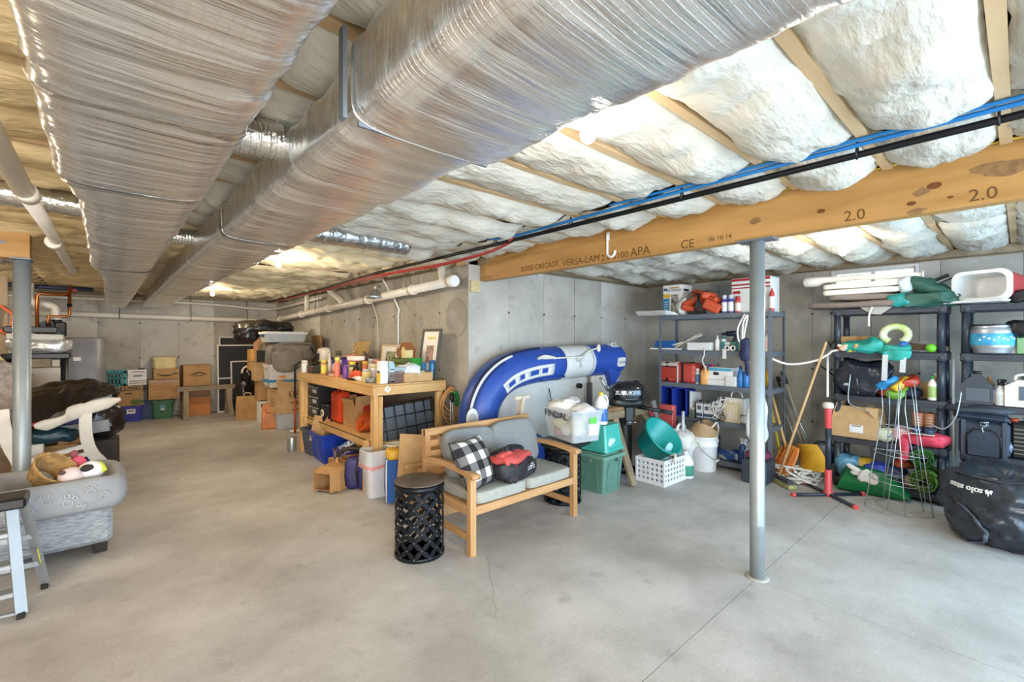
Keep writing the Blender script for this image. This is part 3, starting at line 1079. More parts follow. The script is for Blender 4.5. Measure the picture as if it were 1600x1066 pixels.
def bottle(name, label, x, y, z, h, r, body, cap, band=None, style='bottle', group=None, rz=0, cat=None, capl=None):
    t = T(name, label, cat or {'spray': 'spray bottle', 'can': 'spray can', 'jug': 'jug', 'jar': 'jar'}.get(style, 'bottle'), x, y, z, rz, group)
    bm_, cm = (pl(body, .35) if isinstance(body, str) else body), (pl(cap, .4) if isinstance(cap, str) else cap)
    if style == 'can':
        MB().lathe([(r * .96, 0), (r, .006), (r, h * .72), (r * .82, h * .77), (r * .55, h * .79)], n=18).build('can', bm_, t)
        MB().lathe([(r * .78, h * .775), (r * .78, h * .96), (r * .72, h), (0, h)], n=18).build('cap', cm, t)
        bz = (.10, .60)
    elif style == 'spray':
        MB().lathe([(r * .9, 0), (r, .01), (r, h * .45), (r * .85, h * .55), (r * .45, h * .68), (r * .40, h * .76)], n=18).build('bottle', bm_, t)
        m = MB()
        m.lathe([(r * .45, h * .74), (r * .45, h * .82), (r * .3, h * .84)], n=14)
        m.box((-r * .35, 0, h * .90), (r * 2.0, r * .55, h * .13), bev=.006)
        m.box((-r * 1.45, 0, h * .92), (r * .35, r * .35, h * .06), bev=.003)
        m.box((-r * .85, 0, h * .79), (r * .18, r * .4, h * .14), ry=.35, bev=.003)
        m.build('trigger', cm, t)
        bz = (.10, .42)
    elif style == 'jug':
        MB().lathe([(r * .95, 0), (r, .012), (r, h * .55), (r * .92, h * .68), (r * .5, h * .84), (r * .32, h * .90)], n=20, p=.7).build('jug', bm_, t)
        MB().tube([(r * .25, 0, h * .90), (r * .75, 0, h * .88), (r * 1.02, 0, h * .74), (r * .98, 0, h * .58)], r * .14, 8, sub=4).build('handle', bm_, t)
        MB().lathe([(r * .36, h * .90), (r * .36, h), (0, h)], n=16).build('cap', cm, t)
        bz = (.10, .5)
    elif style == 'jar':
        MB().lathe([(r * .95, 0), (r, .006), (r, h * .72), (r * .86, h * .8)], n=18).build('jar', bm_, t)
        MB().lathe([(r * .92, h * .79), (r * .92, h), (0, h)], n=18).build('lid', cm, t)
        bz = (.12, .66)
    else:
        MB().lathe([(r * .92, 0), (r, .008), (r, h * .62), (r * .8, h * .74), (r * .38, h * .83), (r * .36, h * .88)], n=18).build('bottle', bm_, t)
        MB().lathe([(r * .45, h * .87), (r * .42, h), (0, h)], n=14).build('cap', cm, t)
        bz = (.12, .56)
    if band:
        MB().lathe([(r * 1.005, h * bz[0]), (r * 1.012, h * bz[0] + .001), (r * 1.012, h * bz[1]), (r * 1.005, h * bz[1] + .001)], n=18, p=.7 if style == 'jug' else 1).build('paper_label', pl(band, .6) if isinstance(band, str) else band, t)
    return t


def cushion(name, label, x, y, z, size, mat, rx=0, ry=0, rz=0, group=None, p=.45, cat='cushion', amp=.006, seed=0, piping=None):
    t = T(name, label, cat, x, y, z, rz, group, rx, ry)
    MB().blob((0, 0, 0), size, p, amp, 5, 36, 18, seed).build('cover', mat, t)
    if piping:
        pp_ = [((size[0] / 2 - .004) * math.copysign(abs(math.cos(a)) ** p, math.cos(a)), (size[1] / 2 - .004) * math.copysign(abs(math.sin(a)) ** p, math.sin(a)), 0) for a in [2 * pi * k / 60 for k in range(60)]]
        MB().tube(pp_, .005, 6, closed=True).build('piping', piping, t)
    return t


# ------------------------------------------------------------------ teak loveseat
LX0, LX1, LY0, LY1 = 1.99, 3.19, 2.68, 3.36
ls = T('loveseat', 'two seat teak wood garden loveseat with grey cushions in the middle of the floor', 'loveseat', (LX0 + LX1) / 2, (LY0 + LY1) / 2, 0)
hw, hd = (LX1 - LX0) / 2, (LY1 - LY0) / 2
lg = .052
for sx in (-1, 1):
    B((sx * (hw - lg / 2), -hd + lg / 2, .29), (lg, lg, .58), bev=.003).build('leg', TEAKZ, ls)
    B((sx * (hw - lg / 2), hd - .03, .42), (lg, .06, .84), bev=.003, rx=-.05).build('leg', TEAKZ, ls)
    B((sx * (hw - lg / 2), -.0, .125), (.026, 2 * hd - .09, .05), bev=.002).build('stretcher', TEAKY, ls)
    B((sx * (hw - lg / 2), -.0, .325), (.03, 2 * hd - .09, .07), bev=.002).build('side_rail', TEAKY, ls)
    a = MB()
    n = 14
    top = [(-hd - .035 + (2 * hd + .0) * i / n, .585 + .030 * math.sin(pi * (i / n) * .9) + .004) for i in range(n + 1)]
    poly = [(y, z + .014) for y, z in top] + [(y, z - .018) for y, z in reversed(top)]
    a.prism([(yy, zz) for yy, zz in poly], .075, Matrix(((0, 0, 1, sx * (hw - lg / 2)), (1, 0, 0, 0), (0, 1, 0, 0), (0, 0, 0, 1))), True)
    a.build('armrest', TEAKY, ls)
B((0, -hd + .02, .325), (2 * hw - 2 * lg, .028, .062), bev=.002).build('front_rail', TEAK, ls)
B((0, hd - .05, .325), (2 * hw - 2 * lg, .028, .062), bev=.002).build('back_rail', TEAK, ls)
B((0, hd - .03, .815), (2 * hw, .03, .062), bev=.004).build('top_rail', TEAK, ls)
for z in (.53, .63, .72):
    B((0, hd - .035, z), (2 * hw - 2 * lg, .018, .055), bev=.002).build('back_slat', TEAK, ls)
for i in range(6):
    B((0, -hd + .09 + .105 * i, .348), (2 * hw - 2 * lg, .085, .016), bev=.002).build('seat_slat', TEAK, ls)
CUSH = mt('grey_canvas', 'A3A49C', .9, var=.05, scale=30, bump=.1, bscale=200)
CUSHD = mt('slate_grey_canvas', '868A8A', .9, var=.05, scale=30, bump=.1, bscale=200)
cx0 = (LX0 + LX1) / 2
for i, s_ in enumerate((-1, 1)):
    cushion('seat_cushion', ['grey box seat cushion on the left half of the teak loveseat', 'grey box seat cushion on the right half of the teak loveseat'][i], cx0 + s_ * .272, 2.975, .406, (.54, .575, .10), CUSH, p=.22, group='loveseat seat cushions', amp=.003, seed=i, piping=CUSH)
cushion('back_cushion', 'grey back cushion leaning at the left of the loveseat, behind the plaid pillow', cx0 - .22, 3.20, .625, (.54, .40, .13), CUSHD, rx=R(72), p=.38, group='loveseat back cushions', seed=4, amp=.012, rz=R(2))
cushion('back_cushion', 'grey back cushion leaning at the right of the loveseat', cx0 + .29, 3.20, .632, (.52, .41, .13), CUSHD, rx=R(72), p=.38, group='loveseat back cushions', seed=5, amp=.012, rz=R(-3))

PLAID = bpy.data.materials.new('buffalo_plaid')
PLAID.use_nodes = True
nt = PLAID.node_tree
N, L = nt.nodes, nt.links
tc = N.new('ShaderNodeTexCoord'); sp = N.new('ShaderNodeSeparateXYZ'); L.new(tc.outputs['Object'], sp.inputs[0])
hs = []
for ax in ('X', 'Y'):
    a = N.new('ShaderNodeMath'); a.operation = 'MULTIPLY'; a.inputs[1].default_value = 7.2; L.new(sp.outputs[ax], a.inputs[0])
    f = N.new('ShaderNodeMath'); f.operation = 'FLOORED_MODULO'; f.inputs[1].default_value = 1; L.new(a.outputs[0], f.inputs[0])
    g = N.new('ShaderNodeMath'); g.operation = 'GREATER_THAN'; g.inputs[1].default_value = .5; L.new(f.outputs[0], g.inputs[0])
    hs.append(g)
sm_ = N.new('ShaderNodeMath'); sm_.operation = 'ADD'; L.new(hs[0].outputs[0], sm_.inputs[0]); L.new(hs[1].outputs[0], sm_.inputs[1])
hv = N.new('ShaderNodeMath'); hv.operation = 'MULTIPLY'; hv.inputs[1].default_value = .5; L.new(sm_.outputs[0], hv.inputs[0])
rp = N.new('ShaderNodeValToRGB'); rp.color_ramp.interpolation = 'CONSTANT'
rp.color_ramp.elements[0].color = (*lin('E7E4DE'), 1)
e = rp.color_ramp.elements.new(.25); e.color = (*lin('6E6D6C'), 1)
rp.color_ramp.elements[-1].position = .75; rp.color_ramp.elements[-1].color = (*lin('1F1F22'), 1)
L.new(hv.outputs[0], rp.inputs[0]); L.new(rp.outputs[0], N['Principled BSDF'].inputs['Base Color'])
N['Principled BSDF'].inputs['Roughness'].default_value = .9
t = T('throw_pillow', 'black and white buffalo plaid throw pillow against the left arm of the loveseat', 'pillow', 2.155, 2.86, .63, R(18), None, R(62), 0)


def pil(s_):
    def fn(u, v):
        a, b = 2 * u - 1, 2 * v - 1
        k = 1 - .10 * (1 - abs(a) ** 1.5) * abs(b) ** 4
        k2 = 1 - .10 * (1 - abs(b) ** 1.5) * abs(a) ** 4
        return (.20 * a * k2, .20 * b * k, s_ * .085 * (max(0, 1 - a * a) * max(0, 1 - b * b)) ** .42)
    return fn


m = MB()
m.grid(pil(1), 25, 25)
m.grid(pil(-1), 25, 25)
m.build('cover', PLAID, t)
edge = [pil(1)(u, v) for u, v in [(k / 12, 0) for k in range(12)] + [(1, k / 12) for k in range(12)] + [(1 - k / 12, 1) for k in range(12)] + [(0, 1 - k / 12) for k in range(12)]]
MB().tube(edge, .005, 6, closed=True).build('piping', BLK, t)

# sports bag
bg = T('sports_bag', 'black and red equipment bag slumped on the middle of the loveseat', 'bag', cx0 - .09, 2.80, .458, R(12))
BAGB = mt('black_nylon', '24242A', .6, var=.15, bump=.2, bscale=60)
BAGR = mt('coral_red_nylon', 'C4504B', .6, var=.1, bump=.2, bscale=60)
MB().blob((0, 0, .085), (.40, .24, .17), .5, .02, 7, 28, 14, 2).build('body', BAGB, bg)
MB().blob((-.01, .01, .165), (.385, .235, .10), .6, .03, 7, 28, 14, 5).build('top', BAGR, bg)
MB().blob((.03, .06, .21), (.36, .12, .05), .7, .03, 9, 22, 10, 8).build('zip_flap', BAGB, bg)
MB().blob((-.13, -.01, .215), (.14, .10, .05), .7, .03, 9, 18, 10, 3).build('crumpled_flap', BAGR, bg)
for s_ in (-.08, .08):
    MB().tube([(s_ - .07, -.125, .05), (s_ - .06, -.14, .11), (s_ - .0, -.15, .145), (s_ + .06, -.14, .11), (s_ + .07, -.125, .05)] if s_ > 0 else [(-.15, -.02, .20), (-.14, -.05, .27), (-.10, -.03, .28), (-.08, .02, .23)], .012, 8, sub=4).build('carry_handle', BAGB, bg)
B((.10, -.128, .10), (.13, .012, .075), bev=.004).build('end_pocket', BLK, bg)
text('J', .06, WHITE, bg, (.05, -.136, .105), (0, -1, 0), shear=.2)
for z in (.12, .10, .082):
    B((.10, -.1355, z), (.06, .002, .010)).build('print_line', WHITE, bg)
MB().tube([(-.10, -.118, .02), (-.105, -.125, .10), (-.10, -.115, .16)], .004, 6).build('piping', BAGR, bg)

# ------------------------------------------------------------------ pierced black drum stools
def petal_mesh():
    return None


DRUMM = mt('black_metal_bronze', '1C2025', .38, .55, var=.2, scale=12)
DRUMT = mt('worn_dark_top', '4B4038', .5, .3, h2='76695C', scale=3, stretch=(1, 3, 1), bump=.05)
RIV = pl('8E959B', .3, .8)
NA, RR, DH = 10, .178, .55


def drum(label, x, y):
    t = T('drum_stool', label, 'stool', x, y, 0, .2)
    MB().lathe([(.0, DH - .012), (.176, DH - .012), (.185, DH - .008), (.185, DH - .002), (.178, DH + .001), (0, DH)], n=40).build('top', DRUMT, t)
    for z0, z1 in ((.004, .030), (DH - .055, DH - .014)):
        MB().lathe([(RR + .001, z0), (RR + .006, z0), (RR + .006, z1), (RR + .001, z1), (RR - .004, z1), (RR - .004, z0), (RR + .001, z0)], n=40).build('band', DRUMM, t)
    rows = 4
    za, zb = .030, DH - .055
    ch = (zb - za) / rows
    da = 2 * pi / NA
    rv = MB()
    protos = []
    for sgn in (-1, 1):
        # one leaf from a node to the node half a cell away, curved to the drum
        m = MB()
        vs, fs = [], []
        n = 7
        for i in range(n):
            q = i / (n - 1)
            wd = math.sin(pi * q) ** .75 * .0165 + .0012
            a, z = sgn * da / 2 * q, ch / 2 * q
            ta = Vector((da / 2 * RR * sgn, ch / 2)).normalized()
            for side in (-1, 1):
                aa = a + side * wd * (-ta.y) / RR
                zz = z + side * wd * ta.x
                for r_ in (RR - .0015, RR + .0025):
                    vs.append((r_ * math.cos(aa), r_ * math.sin(aa), zz))
        for i in range(n - 1):
            b0, b1 = i * 4, i * 4 + 4
            fs += [(b0 + 1, b0 + 3, b1 + 3, b1 + 1), (b0, b1, b1 + 2, b0 + 2), (b0, b0 + 1, b1 + 1, b1), (b0 + 2, b1 + 2, b1 + 3, b0 + 3)]
        fs += [(0, 2, 3, 1), (4 * n - 4, 4 * n - 3, 4 * n - 1, 4 * n - 2)]
        m.add(vs, fs)
        protos.append(m)
    pm = []
    for j in range(rows * 2):
        for i in range(NA):
            off = .5 * (j % 2)
            for k in (0, 1):
                if len(pm) < 2:
                    o = protos[len(pm)].build('petal', DRUMM, t)
                    pm.append(o)
                    o.location = (0, 0, za + ch / 2 * j)
                    o.rotation_euler = (0, 0, da * (i + off))
                    continue
                o = link('petal', pm[k].data, t)
                o.location = (0, 0, za + ch / 2 * j)
                o.rotation_euler = (0, 0, da * (i + off))
            a = da * (i + off)
            z = za + ch / 2 * j
            rv.blob(((RR + .003) * math.cos(a), (RR + .003) * math.sin(a), z), (.011, .011, .011), 1, 0, 3, 6, 4)
    stuff(rv.build('rivets', RIV, t))
    return t


drum('black pierced metal drum stool standing free, in front of the loveseat', 1.755, 3.005)
drum('black pierced metal drum stool under the clear toy bin, right of the loveseat', 3.392, 3.04)

# ------------------------------------------------------------------ clear toy bin and its neighbours
fb = B((0, 0, .04), (.40, .34, .08), bev=.008)
solo('flat_case', 'flat black case lying on the right hand drum stool', 'case', fb, BLK, (3.40, 3.00, DH + .002), R(10))
tb = tote('clear_toy_bin', 'clear plastic bin of soft toys with hand lettering, right of the loveseat back', 3.41, 2.93, .636, R(-13), .36, .52, .30, CLEAR, None, .86, False, None, 'storage bin', WPLAS)
text('FINDAL', .095, pl('3A3F46', .6), tb, (-.186, .02, .235), (-1, 0, -.08), sx=1.2, off=.0015)
B((.05, -.256, .20), (.085, .002, .06)).build('green_sticker', pl('5CC04B', .6), tb)
B((.07, -.238, .12), (.11, .002, .12)).build('paper_label', PAPER, tb)
for nm, lb_, c, s_, hx in (('plush_toy', 'cream plush toy pressed against the front of the clear bin', (-.02, -.12, .13), (.16, .15, .17), 'D9CBA0'),
                           ('plush_toy', 'yellow plush toy in the left of the clear bin', (-.07, .10, .13), (.12, .14, .12), 'D8C77E'),
                           ('plush_toy', 'white plush toy low in the middle of the clear bin', (-.05, .0, .09), (.14, .14, .10), 'ECE9E2'),
                           ('plush_toy', 'blue plush toy at the back left of the clear bin', (-.04, .16, .13), (.14, .13, .18), '3E6C86'),
                           ('plush_toy', 'teal plush toy in the clear bin behind the cream one', (.06, .04, .13), (.14, .16, .16), '5E98A4'),
                           ('plush_toy', 'pink plush toy on the bottom of the clear bin', (-.08, .10, .05), (.12, .12, .07), 'C76A86')):
    p = tb.matrix_basis @ Vector(c)
    m = MB().blob((0, 0, 0), s_, .9, .03, 9, 18, 12, int(c[0] * 99) + 20)
    m.blob((s_[0] * .3, -s_[1] * .2, s_[2] * .45), (s_[0] * .55, s_[1] * .55, s_[2] * .55), 1, .01, 9, 12, 8, 3)
    solo(nm, lb_, 'soft toy', m, mt('plush_' + hx, hx, .95, var=.1, bump=.4, bscale=90), p, group='toys in the clear bin')
for i, (c, s_, hx, lb_) in enumerate((((-.03, .10, .30), (.26, .24, .12), 'F1ECE6', 'bundle of white blankets heaped at the left on the clear bin'), ((.04, -.10, .29), (.22, .24, .09), 'EDEBEA', 'crumpled white plastic bag on the right of the clear bin'), ((.05, .08, .345), (.16, .18, .06), 'D9D3D6', 'grey clear bag lying on top of the white blankets'))):
    p = tb.matrix_basis @ Vector(c)
    solo(['blanket', 'plastic_bag', 'plastic_bag'][i], lb_, ['blanket', 'bag', 'bag'][i], MB().blob((0, 0, 0), s_, .8, .035, 9, 24, 14, i + 40), mt('bundle_' + hx, hx, .8, var=.05, bump=.3, bscale=30), p)

GRT = mt('sage_green_plastic', '5B8374', .45, var=.05)
gt = tote('green_tote', 'sage green storage tote on the floor right of the loveseat, under a teal bin', 3.955, 3.07, 0, R(2), .36, .48, .385, GRT, mt('sage_green_lid', '6C9786', .42, var=.05), .86)
B((.05, -.222, .22), (.09, .004, .018)).build('label_holder', pl('3A63A8', .4), gt)
B((.02, -.255, .345), (.035, .012, .04), bev=.004).build('latch', pl('2D4A3E'), gt)
tt = tote('teal_bin', 'see through teal bin upside down on the sage green tote', 3.99, 3.07, .42 + .275, 0, .34, .44, .27, TEALC, None, .84, False, None, 'storage bin')
tt.rotation_euler = (pi, 0, R(4))
p = Vector((3.97, 3.0, .425))
solo('blanket', 'pale folded cloth inside the teal bin', 'cloth', MB().blob((0, 0, .07), (.24, .30, .14), .7, .03, 8, 20, 12, 71), pl('BFE3DC', .9), p)
bottle('bleach_jug', 'white jug with yellow cap and blue label on the teal bin', 3.93, 2.98, .70, .335, .068, 'EDEDEA', 'E8C84A', '2F6CB3', 'jug', rz=R(-50))

# ------------------------------------------------------------------ inflatable dinghy on its side against the alcove wall
BY = 3.90
bt = T('inflatable_dinghy', 'blue and white inflatable dinghy standing on its side against the alcove wall', 'boat')
ctl = [(744, 745), (746, 700), (747, 660), (751, 632), (765, 605), (788, 585), (818, 574), (852, 569), (890, 566), (925, 563), (958, 561)]
ctl = [ony(a, b, BY) for a, b in ctl]
ctl[0] = Vector((ctl[2].x + .10, BY, .30)); ctl[1] = Vector((ctl[2].x + .0, BY, .52))
low = [Vector((ctl[2].x + .9, BY, .25)), Vector((ctl[2].x + .4, BY, .22))]
path = smooth_path(low + ctl, 7)
cum = [0]
for a, b in zip(path, path[1:]):
    cum.append(cum[-1] + (b - a).length)
rt = .212
rads = [rt] * len(path)
BLUE = mt('royal_blue_pvc', '2B4FA6', .42, var=.07, scale=3)
HYP = mt('white_hypalon', 'DCDDDA', .45, var=.03)
# white band between two picture columns
iband = [i for i, p in enumerate(path) if i > 30 and ony(866, 560, BY).x < p.x < ony(912, 560, BY).x]
i0, i1 = iband[0], iband[-1]


def rounded_end(pts, rs, end=True):
    t = (pts[-1] - pts[-2]).normalized()
    q, r2 = list(pts), list(rs)
    for k in range(1, 7):
        a = pi / 2 * k / 6
        q.append(pts[-1] + t * (rs[-1] * .55 * math.sin(a)))
        r2.append(max(.004, rs[-1] * math.cos(a)))
    return q, r2


MB().loft_tube(path[:i0 + 1], rads[:i0 + 1], 28).build('tube', BLUE, bt)
MB().loft_tube(path[i0:i1 + 1], [rt + .0005] * (i1 - i0 + 1), 28).build('white_band', HYP, bt)
q, r2 = rounded_end(path[i1:], rads[i1:])
MB().loft_tube(q, r2, 28).build('tube', BLUE, bt)
for k, w_ in ((i0, .024), (i0 - 1, .012), (i1, .014)):
    t_ = (path[k + 1] - path[k - 1]).normalized()
    MB().loft_tube([path[k] - t_ * w_, path[k] + t_ * w_], [rt + .003] * 2, 28, cap=False).build('stripe', HYP if k != i0 - 1 else BLUE, bt)


def on_tube(i, ang, off=0.0):
    # ang measured from straight towards the room (-Y), turning up towards the outer side of the curve
    i = max(1, min(len(path) - 2, i))
    t_ = (path[i + 1] - path[i - 1]).normalized()
    side = t_.cross(Vector((0, 1, 0)))
    if side.z < 0 and t_.x > .2:
        side = -side
    elif t_.x <= .2 and side.x > 0:
        side = -side
    return path[i] + (Vector((0, -1, 0)) * math.cos(ang) + side * math.sin(ang)) * (rt + off)


def near(px, py):
    p = ony(px, py, BY)
    return min(range(20, len(path)), key=lambda i: (path[i] - p).length)


ia, ib = near(772, 606), near(848, 575)
# moulded handle pad: a white outline with three crossbars, lying on the curved tube
lo, hi = R(-33), R(5)
pad = MB()
def strip(u0, u1, a0, a1, m, n=10, off=.006):
    m.grid(lambda u, v: on_tube(int(round(ia + (ib - ia) * (u0 + (u1 - u0) * u))), a0 + (a1 - a0) * v, off), n, 4, thick=.010)
strip(0, 1, lo, lo + .18, pad, 16)
strip(0, 1, hi - .18, hi, pad, 16)
for u in (0.0, .255, .49, .725, .91):
    strip(u, u + .09, lo, hi, pad, 4)
pad.build('grab_handle', HYP, bt)
# rub strake along the outer rim
stp = [on_tube(i, R(62), .004) for i in range(16, near(800, 580))]
MB().tube(stp, .016, 6).build('rub_strake', HYP, bt)
MB().tube([on_tube(i, R(72), .006) for i in range(16, near(840, 570))], .012, 6).build('rub_strake', pl('1A2440', .4), bt)
MB().tube([on_tube(i, R(52), .006) for i in range(16, near(790, 590))], .007, 6).build('rub_strake', pl('1A2440', .4), bt)
# towing patch low on the bow, fittings at the stern
p = ony(738, 654, BY - rt)
MB().prism([(.068 * math.cos(a) * (1 if math.sin(a) > 0 else 1), .10 * math.sin(a) + (.0 if math.sin(a) > 0 else -.02)) for a in [2 * pi * k / 20 for k in range(20)]], .014, frame((p.x, BY - rt + .0, p.z), (-.15, -1, 0)), True).build('bow_patch', HYP, bt)
MB().prism([(.036 * math.cos(2 * pi * k / 16), .052 * math.sin(2 * pi * k / 16)) for k in range(16)], .03, frame((p.x, BY - rt - .004, p.z), (-.15, -1, 0)), True).build('bow_ring_mount', mt('light_grey_plastic', 'B7B9B8', .5), bt)
ie = len(path) - 3
for ang, s_ in ((R(-8), .085), (R(70), .08)):
    pp_ = on_tube(ie, ang, .003)
    nrm = (pp_ - path[ie]).normalized()
    MB().prism(rim_poly(s_ * 2.1, s_ * 1.5, .03), .012, frame(pp_, nrm, (0, 0, 1) if ang < 1 else (0, -1, 0))).build('stern_patch', HYP, bt)
    MB().tube([frame(pp_, nrm, (0, 0, 1) if ang < 1 else (0, -1, 0)) @ Vector(v) for v in ((-.05, 0, .0), (-.035, 0, .03), (.035, 0, .03), (.05, 0, 0))], .014, 8, sub=4).build('stern_handle', mt('light_grey_plastic', 'B7B9B8', .5), bt)
# oar lock with rope
ir = i0 + 3
c = on_tube(ir, R(15), .01)
B(c, (.11, .05, .07), bev=.012).build('oar_lock', mt('light_grey_plastic', 'B7B9B8', .5), bt)
ROPE = mt('white_rope', 'E2DED4', .85, bump=.3, bscale=120)
MB().tube([on_tube(i0 - 9, R(28), .012), on_tube(i0 - 5, R(22), .014), on_tube(i0, R(20), .016), c + Vector((0, -.04, .02)), on_tube(i1 - 2, R(35), .02), on_tube(i1 + 2, R(48), .02)], .011, 7, sub=5).build('rope', ROPE, bt)
MB().tube([on_tube(i0 - 9, R(26), .02), on_tube(i0 - 7, R(30), .022), on_tube(i0 - 5, R(25), .022), on_tube(i0 - 4, R(21), .02)], .018, 7, sub=4).build('rope_knot', ROPE, bt)
MB().tube([c, c + Vector((.02, -.03, -.06)), c + Vector((.02, -.02, -.11))], .008, 7).build('rope', ROPE, bt)
MB().blob(on_tube(i1 + 2, R(46), .02), (.06, .05, .10), .8, .012, 20, 12, 8, 3).build('rope_knot', ROPE, bt)
# floor of the boat and transom (the hull plane faces the room)
HUL = mt('pale_grey_hull', 'CFD0CB', .5, var=.03)
top = [path[i] for i in range(30, len(path), 3)]
poly = [(p.x, p.z) for p in top] + [(top[-1].x, .22), (top[0].x, .22)]
m = MB()
M_ = Matrix(((1, 0, 0, 0), (0, 0, 1, BY + .03), (0, 1, 0, 0), (0, 0, 0, 1)))
m.prism(poly, .03, M_)
m.build('hull_floor', HUL, bt)
xt0, xt1 = ony(922, 620, BY - .05).x, ony(962, 620, BY - .05).x
zt = ony(940, 585, BY).z
MB().box(((xt0 + xt1) / 2, BY - .06, (zt + .22) / 2), (xt1 - xt0, .05, zt - .22), bev=.01).build('transom', mt('beige_transom', 'CFC6B6', .55, var=.04), bt)
MB().box((xt0 - .03, BY - .07, (zt + .22) / 2 - .05), (.035, .06, zt - .3), rz=.0).build('transom_edge', mt('dark_grey_rubber', '55565A', .6), bt)
p = ony(906, 603, BY - .03)
MB().cyl((p.x, BY + .0, p.z), (p.x, BY - .05, p.z), .034, n=14).build('drain_plug', BLK, bt)
p = ony(858, 610, BY - .0)
MB().tube([(p.x, BY - .0, p.z + .02), (p.x, BY - .03, p.z - .1), (p.x + .02, BY - .03, p.z - .12), (p.x - .02, BY - .03, p.z - .13)], .006, 6).build('cord', BLK, bt)
# blue point below the stern
a, b, c2 = ony(944, 570, BY - .12), ony(966, 582, BY - .12), ony(953, 604, BY - .12)
M2 = Matrix(((1, 0, 0, 0), (0, 0, 1, BY - .12), (0, 1, 0, 0), (0, 0, 0, 1)))
MB().prism([(a.x, a.z), (b.x, b.z), (c2.x, c2.z)], .10, M2).build('stern_cone', BLUE, bt)
pth = near(852, 590)
MB().tube([on_tube(near(835, 585), R(-48), .004), on_tube(near(850, 582), R(-47), .008), on_tube(near(868, 580), R(-46), .004)], .014, 6).build('lifting_strap', pl('1F4490', .5), bt)

# white plastic chair arms leaning between boat and bin
pf = MB()
for k in range(2):
    pf.box((0, .0 + k * .05, .28), (.03, .03, .56), ry=.18)
pf.box((.0, .025, .05), (.26, .03, .035)); pf.box((.05, .025, .54), (.2, .03, .035))
solo('plastic_trestle', 'white plastic trestle leaning behind the clear toy bin', 'trestle', pf, WPLASW, (3.20, 3.46, .45))
sb_ = MB().box((0, 0, .225), (.5, .36, .45), bev=.02)
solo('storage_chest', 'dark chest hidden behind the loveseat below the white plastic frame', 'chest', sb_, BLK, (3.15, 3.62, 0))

# ------------------------------------------------------------------ outboard motor on a timber stand
MX, MY = 4.62, 3.12
sd_ = T('motor_stand', 'rough timber sawhorse holding the outboard motor', 'stand', MX, MY, 0, R(-4))
B((-.0, 0, .735), (.92, .12, .09), bev=.006, ry=.0).build('crossbar', OLDWX, sd_)
for sx in (-1, 1):
    for sy in (-1, 1):
        B((sx * .30, sy * .19, .35), (.09, .04, .755), rx=sy * .42, bev=.004, ry=-sx * .08).build('leg', OLDW, sd_)
om = T('outboard_motor', 'black outboard boat motor clamped on the timber stand', 'motor', MX - .03, MY - .02, .745, R(-40))
GLB = mt('gloss_black_cowl', '14171C', .16, var=.05, coat=.5)
cw_ = MB()
cw_.blob((0, 0, .215), (.43, .31, .30), .78, 0, 3, 36, 20)
cw_.build('cowl', GLB, om)
MB().blob((-.02, 0, .12), (.42, .27, .12), .55, 0, 3, 32, 14).build('lower_cowl', BLK, om)
MB().lathe([(.0, .37), (.035, .365), (.035, .345), (.05, .33), (.055, .29)], (.10, -.02, 0), 18).build('filler_cap', BLK, om)
MB().box((0, 0, .02), (.16, .14, .16), bev=.02).build('midsection', BLK, om)
MB().lathe([(.045, -.74), (.05, -.5), (.055, -.1), (.06, 0)], (0, .06, 0), 14, sx=1.5).build('drive_leg', BLK, om)
MB().blob((.0, .06, -.70), (.34, .09, .10), .9).build('gearcase', BLK, om)
for k in range(3):
    a = 2 * pi * k / 3
    MB().blob((.19, .06 + .07 * math.cos(a), -.70 + .07 * math.sin(a)), (.03, .12, .05), .9, rx=a).build('propeller_blade', BLK, om)
MB().box((.0, -.085, -.04), (.10, .035, .22), bev=.01).build('clamp_bracket', BLK, om)
for sx in (-.03, .03):
    MB().tube([(sx, -.10, -.10), (sx, -.16, -.10), (sx + .03, -.165, -.10)], .008, 6).build('clamp_screw', GALV, om)
MB().tube([(.10, -.06, .07), (.22, -.11, .05), (.42, -.20, .02)], [.03, .022, .019], 10).build('tiller', BLK, om)
MB().cyl((.34, -.165, .033), (.46, -.215, .012), .025, n=12).build('grip', pl('26272A', .8), om)
MB().tube([(-.22, .02, .24), (-.29, .04, .36), (-.31, .05, .40)], .017, 8).build('carry_bar', GALV, om)
text('SUZUKI', .062, WHITE, om, (-.075, -.150, .235), (-.22, -1, .22), ext=.006, shear=.25)
for k in range(4):
    B((-.06 + .03 * k, -.135, .155), (.02, .012, .03), ry=.3).build('vent', GREYMET, om)
MB().tube([(-.17, -.09, .20), (-.05, -.15, .165), (.08, -.15, .17)], .006, 6, sub=4).build('cowl_stripe', GREYMET, om)
# grey strut and rag leaning at the right of the stand
solo('grey_strut', 'flat grey metal strut leaning on the timber stand in front of the shelf', 'strut', MB().box((0, 0, .43), (.075, .03, .86), ry=-.16, rx=-.12), GALV, (5.02, 2.93, 0))
solo('red_clamp', 'red clamp handle hanging below the outboard motor', 'clamp', MB().tube([(0, 0, 0), (.03, 0, .05), (.08, 0, .05), (.09, 0, 0), (.05, 0, -.04), (0, 0, 0)], .014, 8, sub=4), pl('B03A40', .4), (4.86, 2.97, .72))
solo('rag', 'brown rag and paper strip lying on the crossbar of the timber stand', 'rag', MB().blob((0, 0, .02), (.34, .10, .05), .8, .02, 12, 18, 8, 9), mt('brown_rag', '8A6A48', .9, var=.3, scale=20), (4.32, 3.10, .783))
pb = T('salt_bag', 'blue and white plastic sack standing under the outboard motor', 'sack', 4.50, 3.30, 0)
MB().blob((0, 0, .24), (.34, .22, .48), .55, .03, 6, 24, 16, 6).build('sack', mt('blue_white_sack', '2452A8', .4, h2='DDE4EC', scale=5, contrast=(.5, .54)), pb)

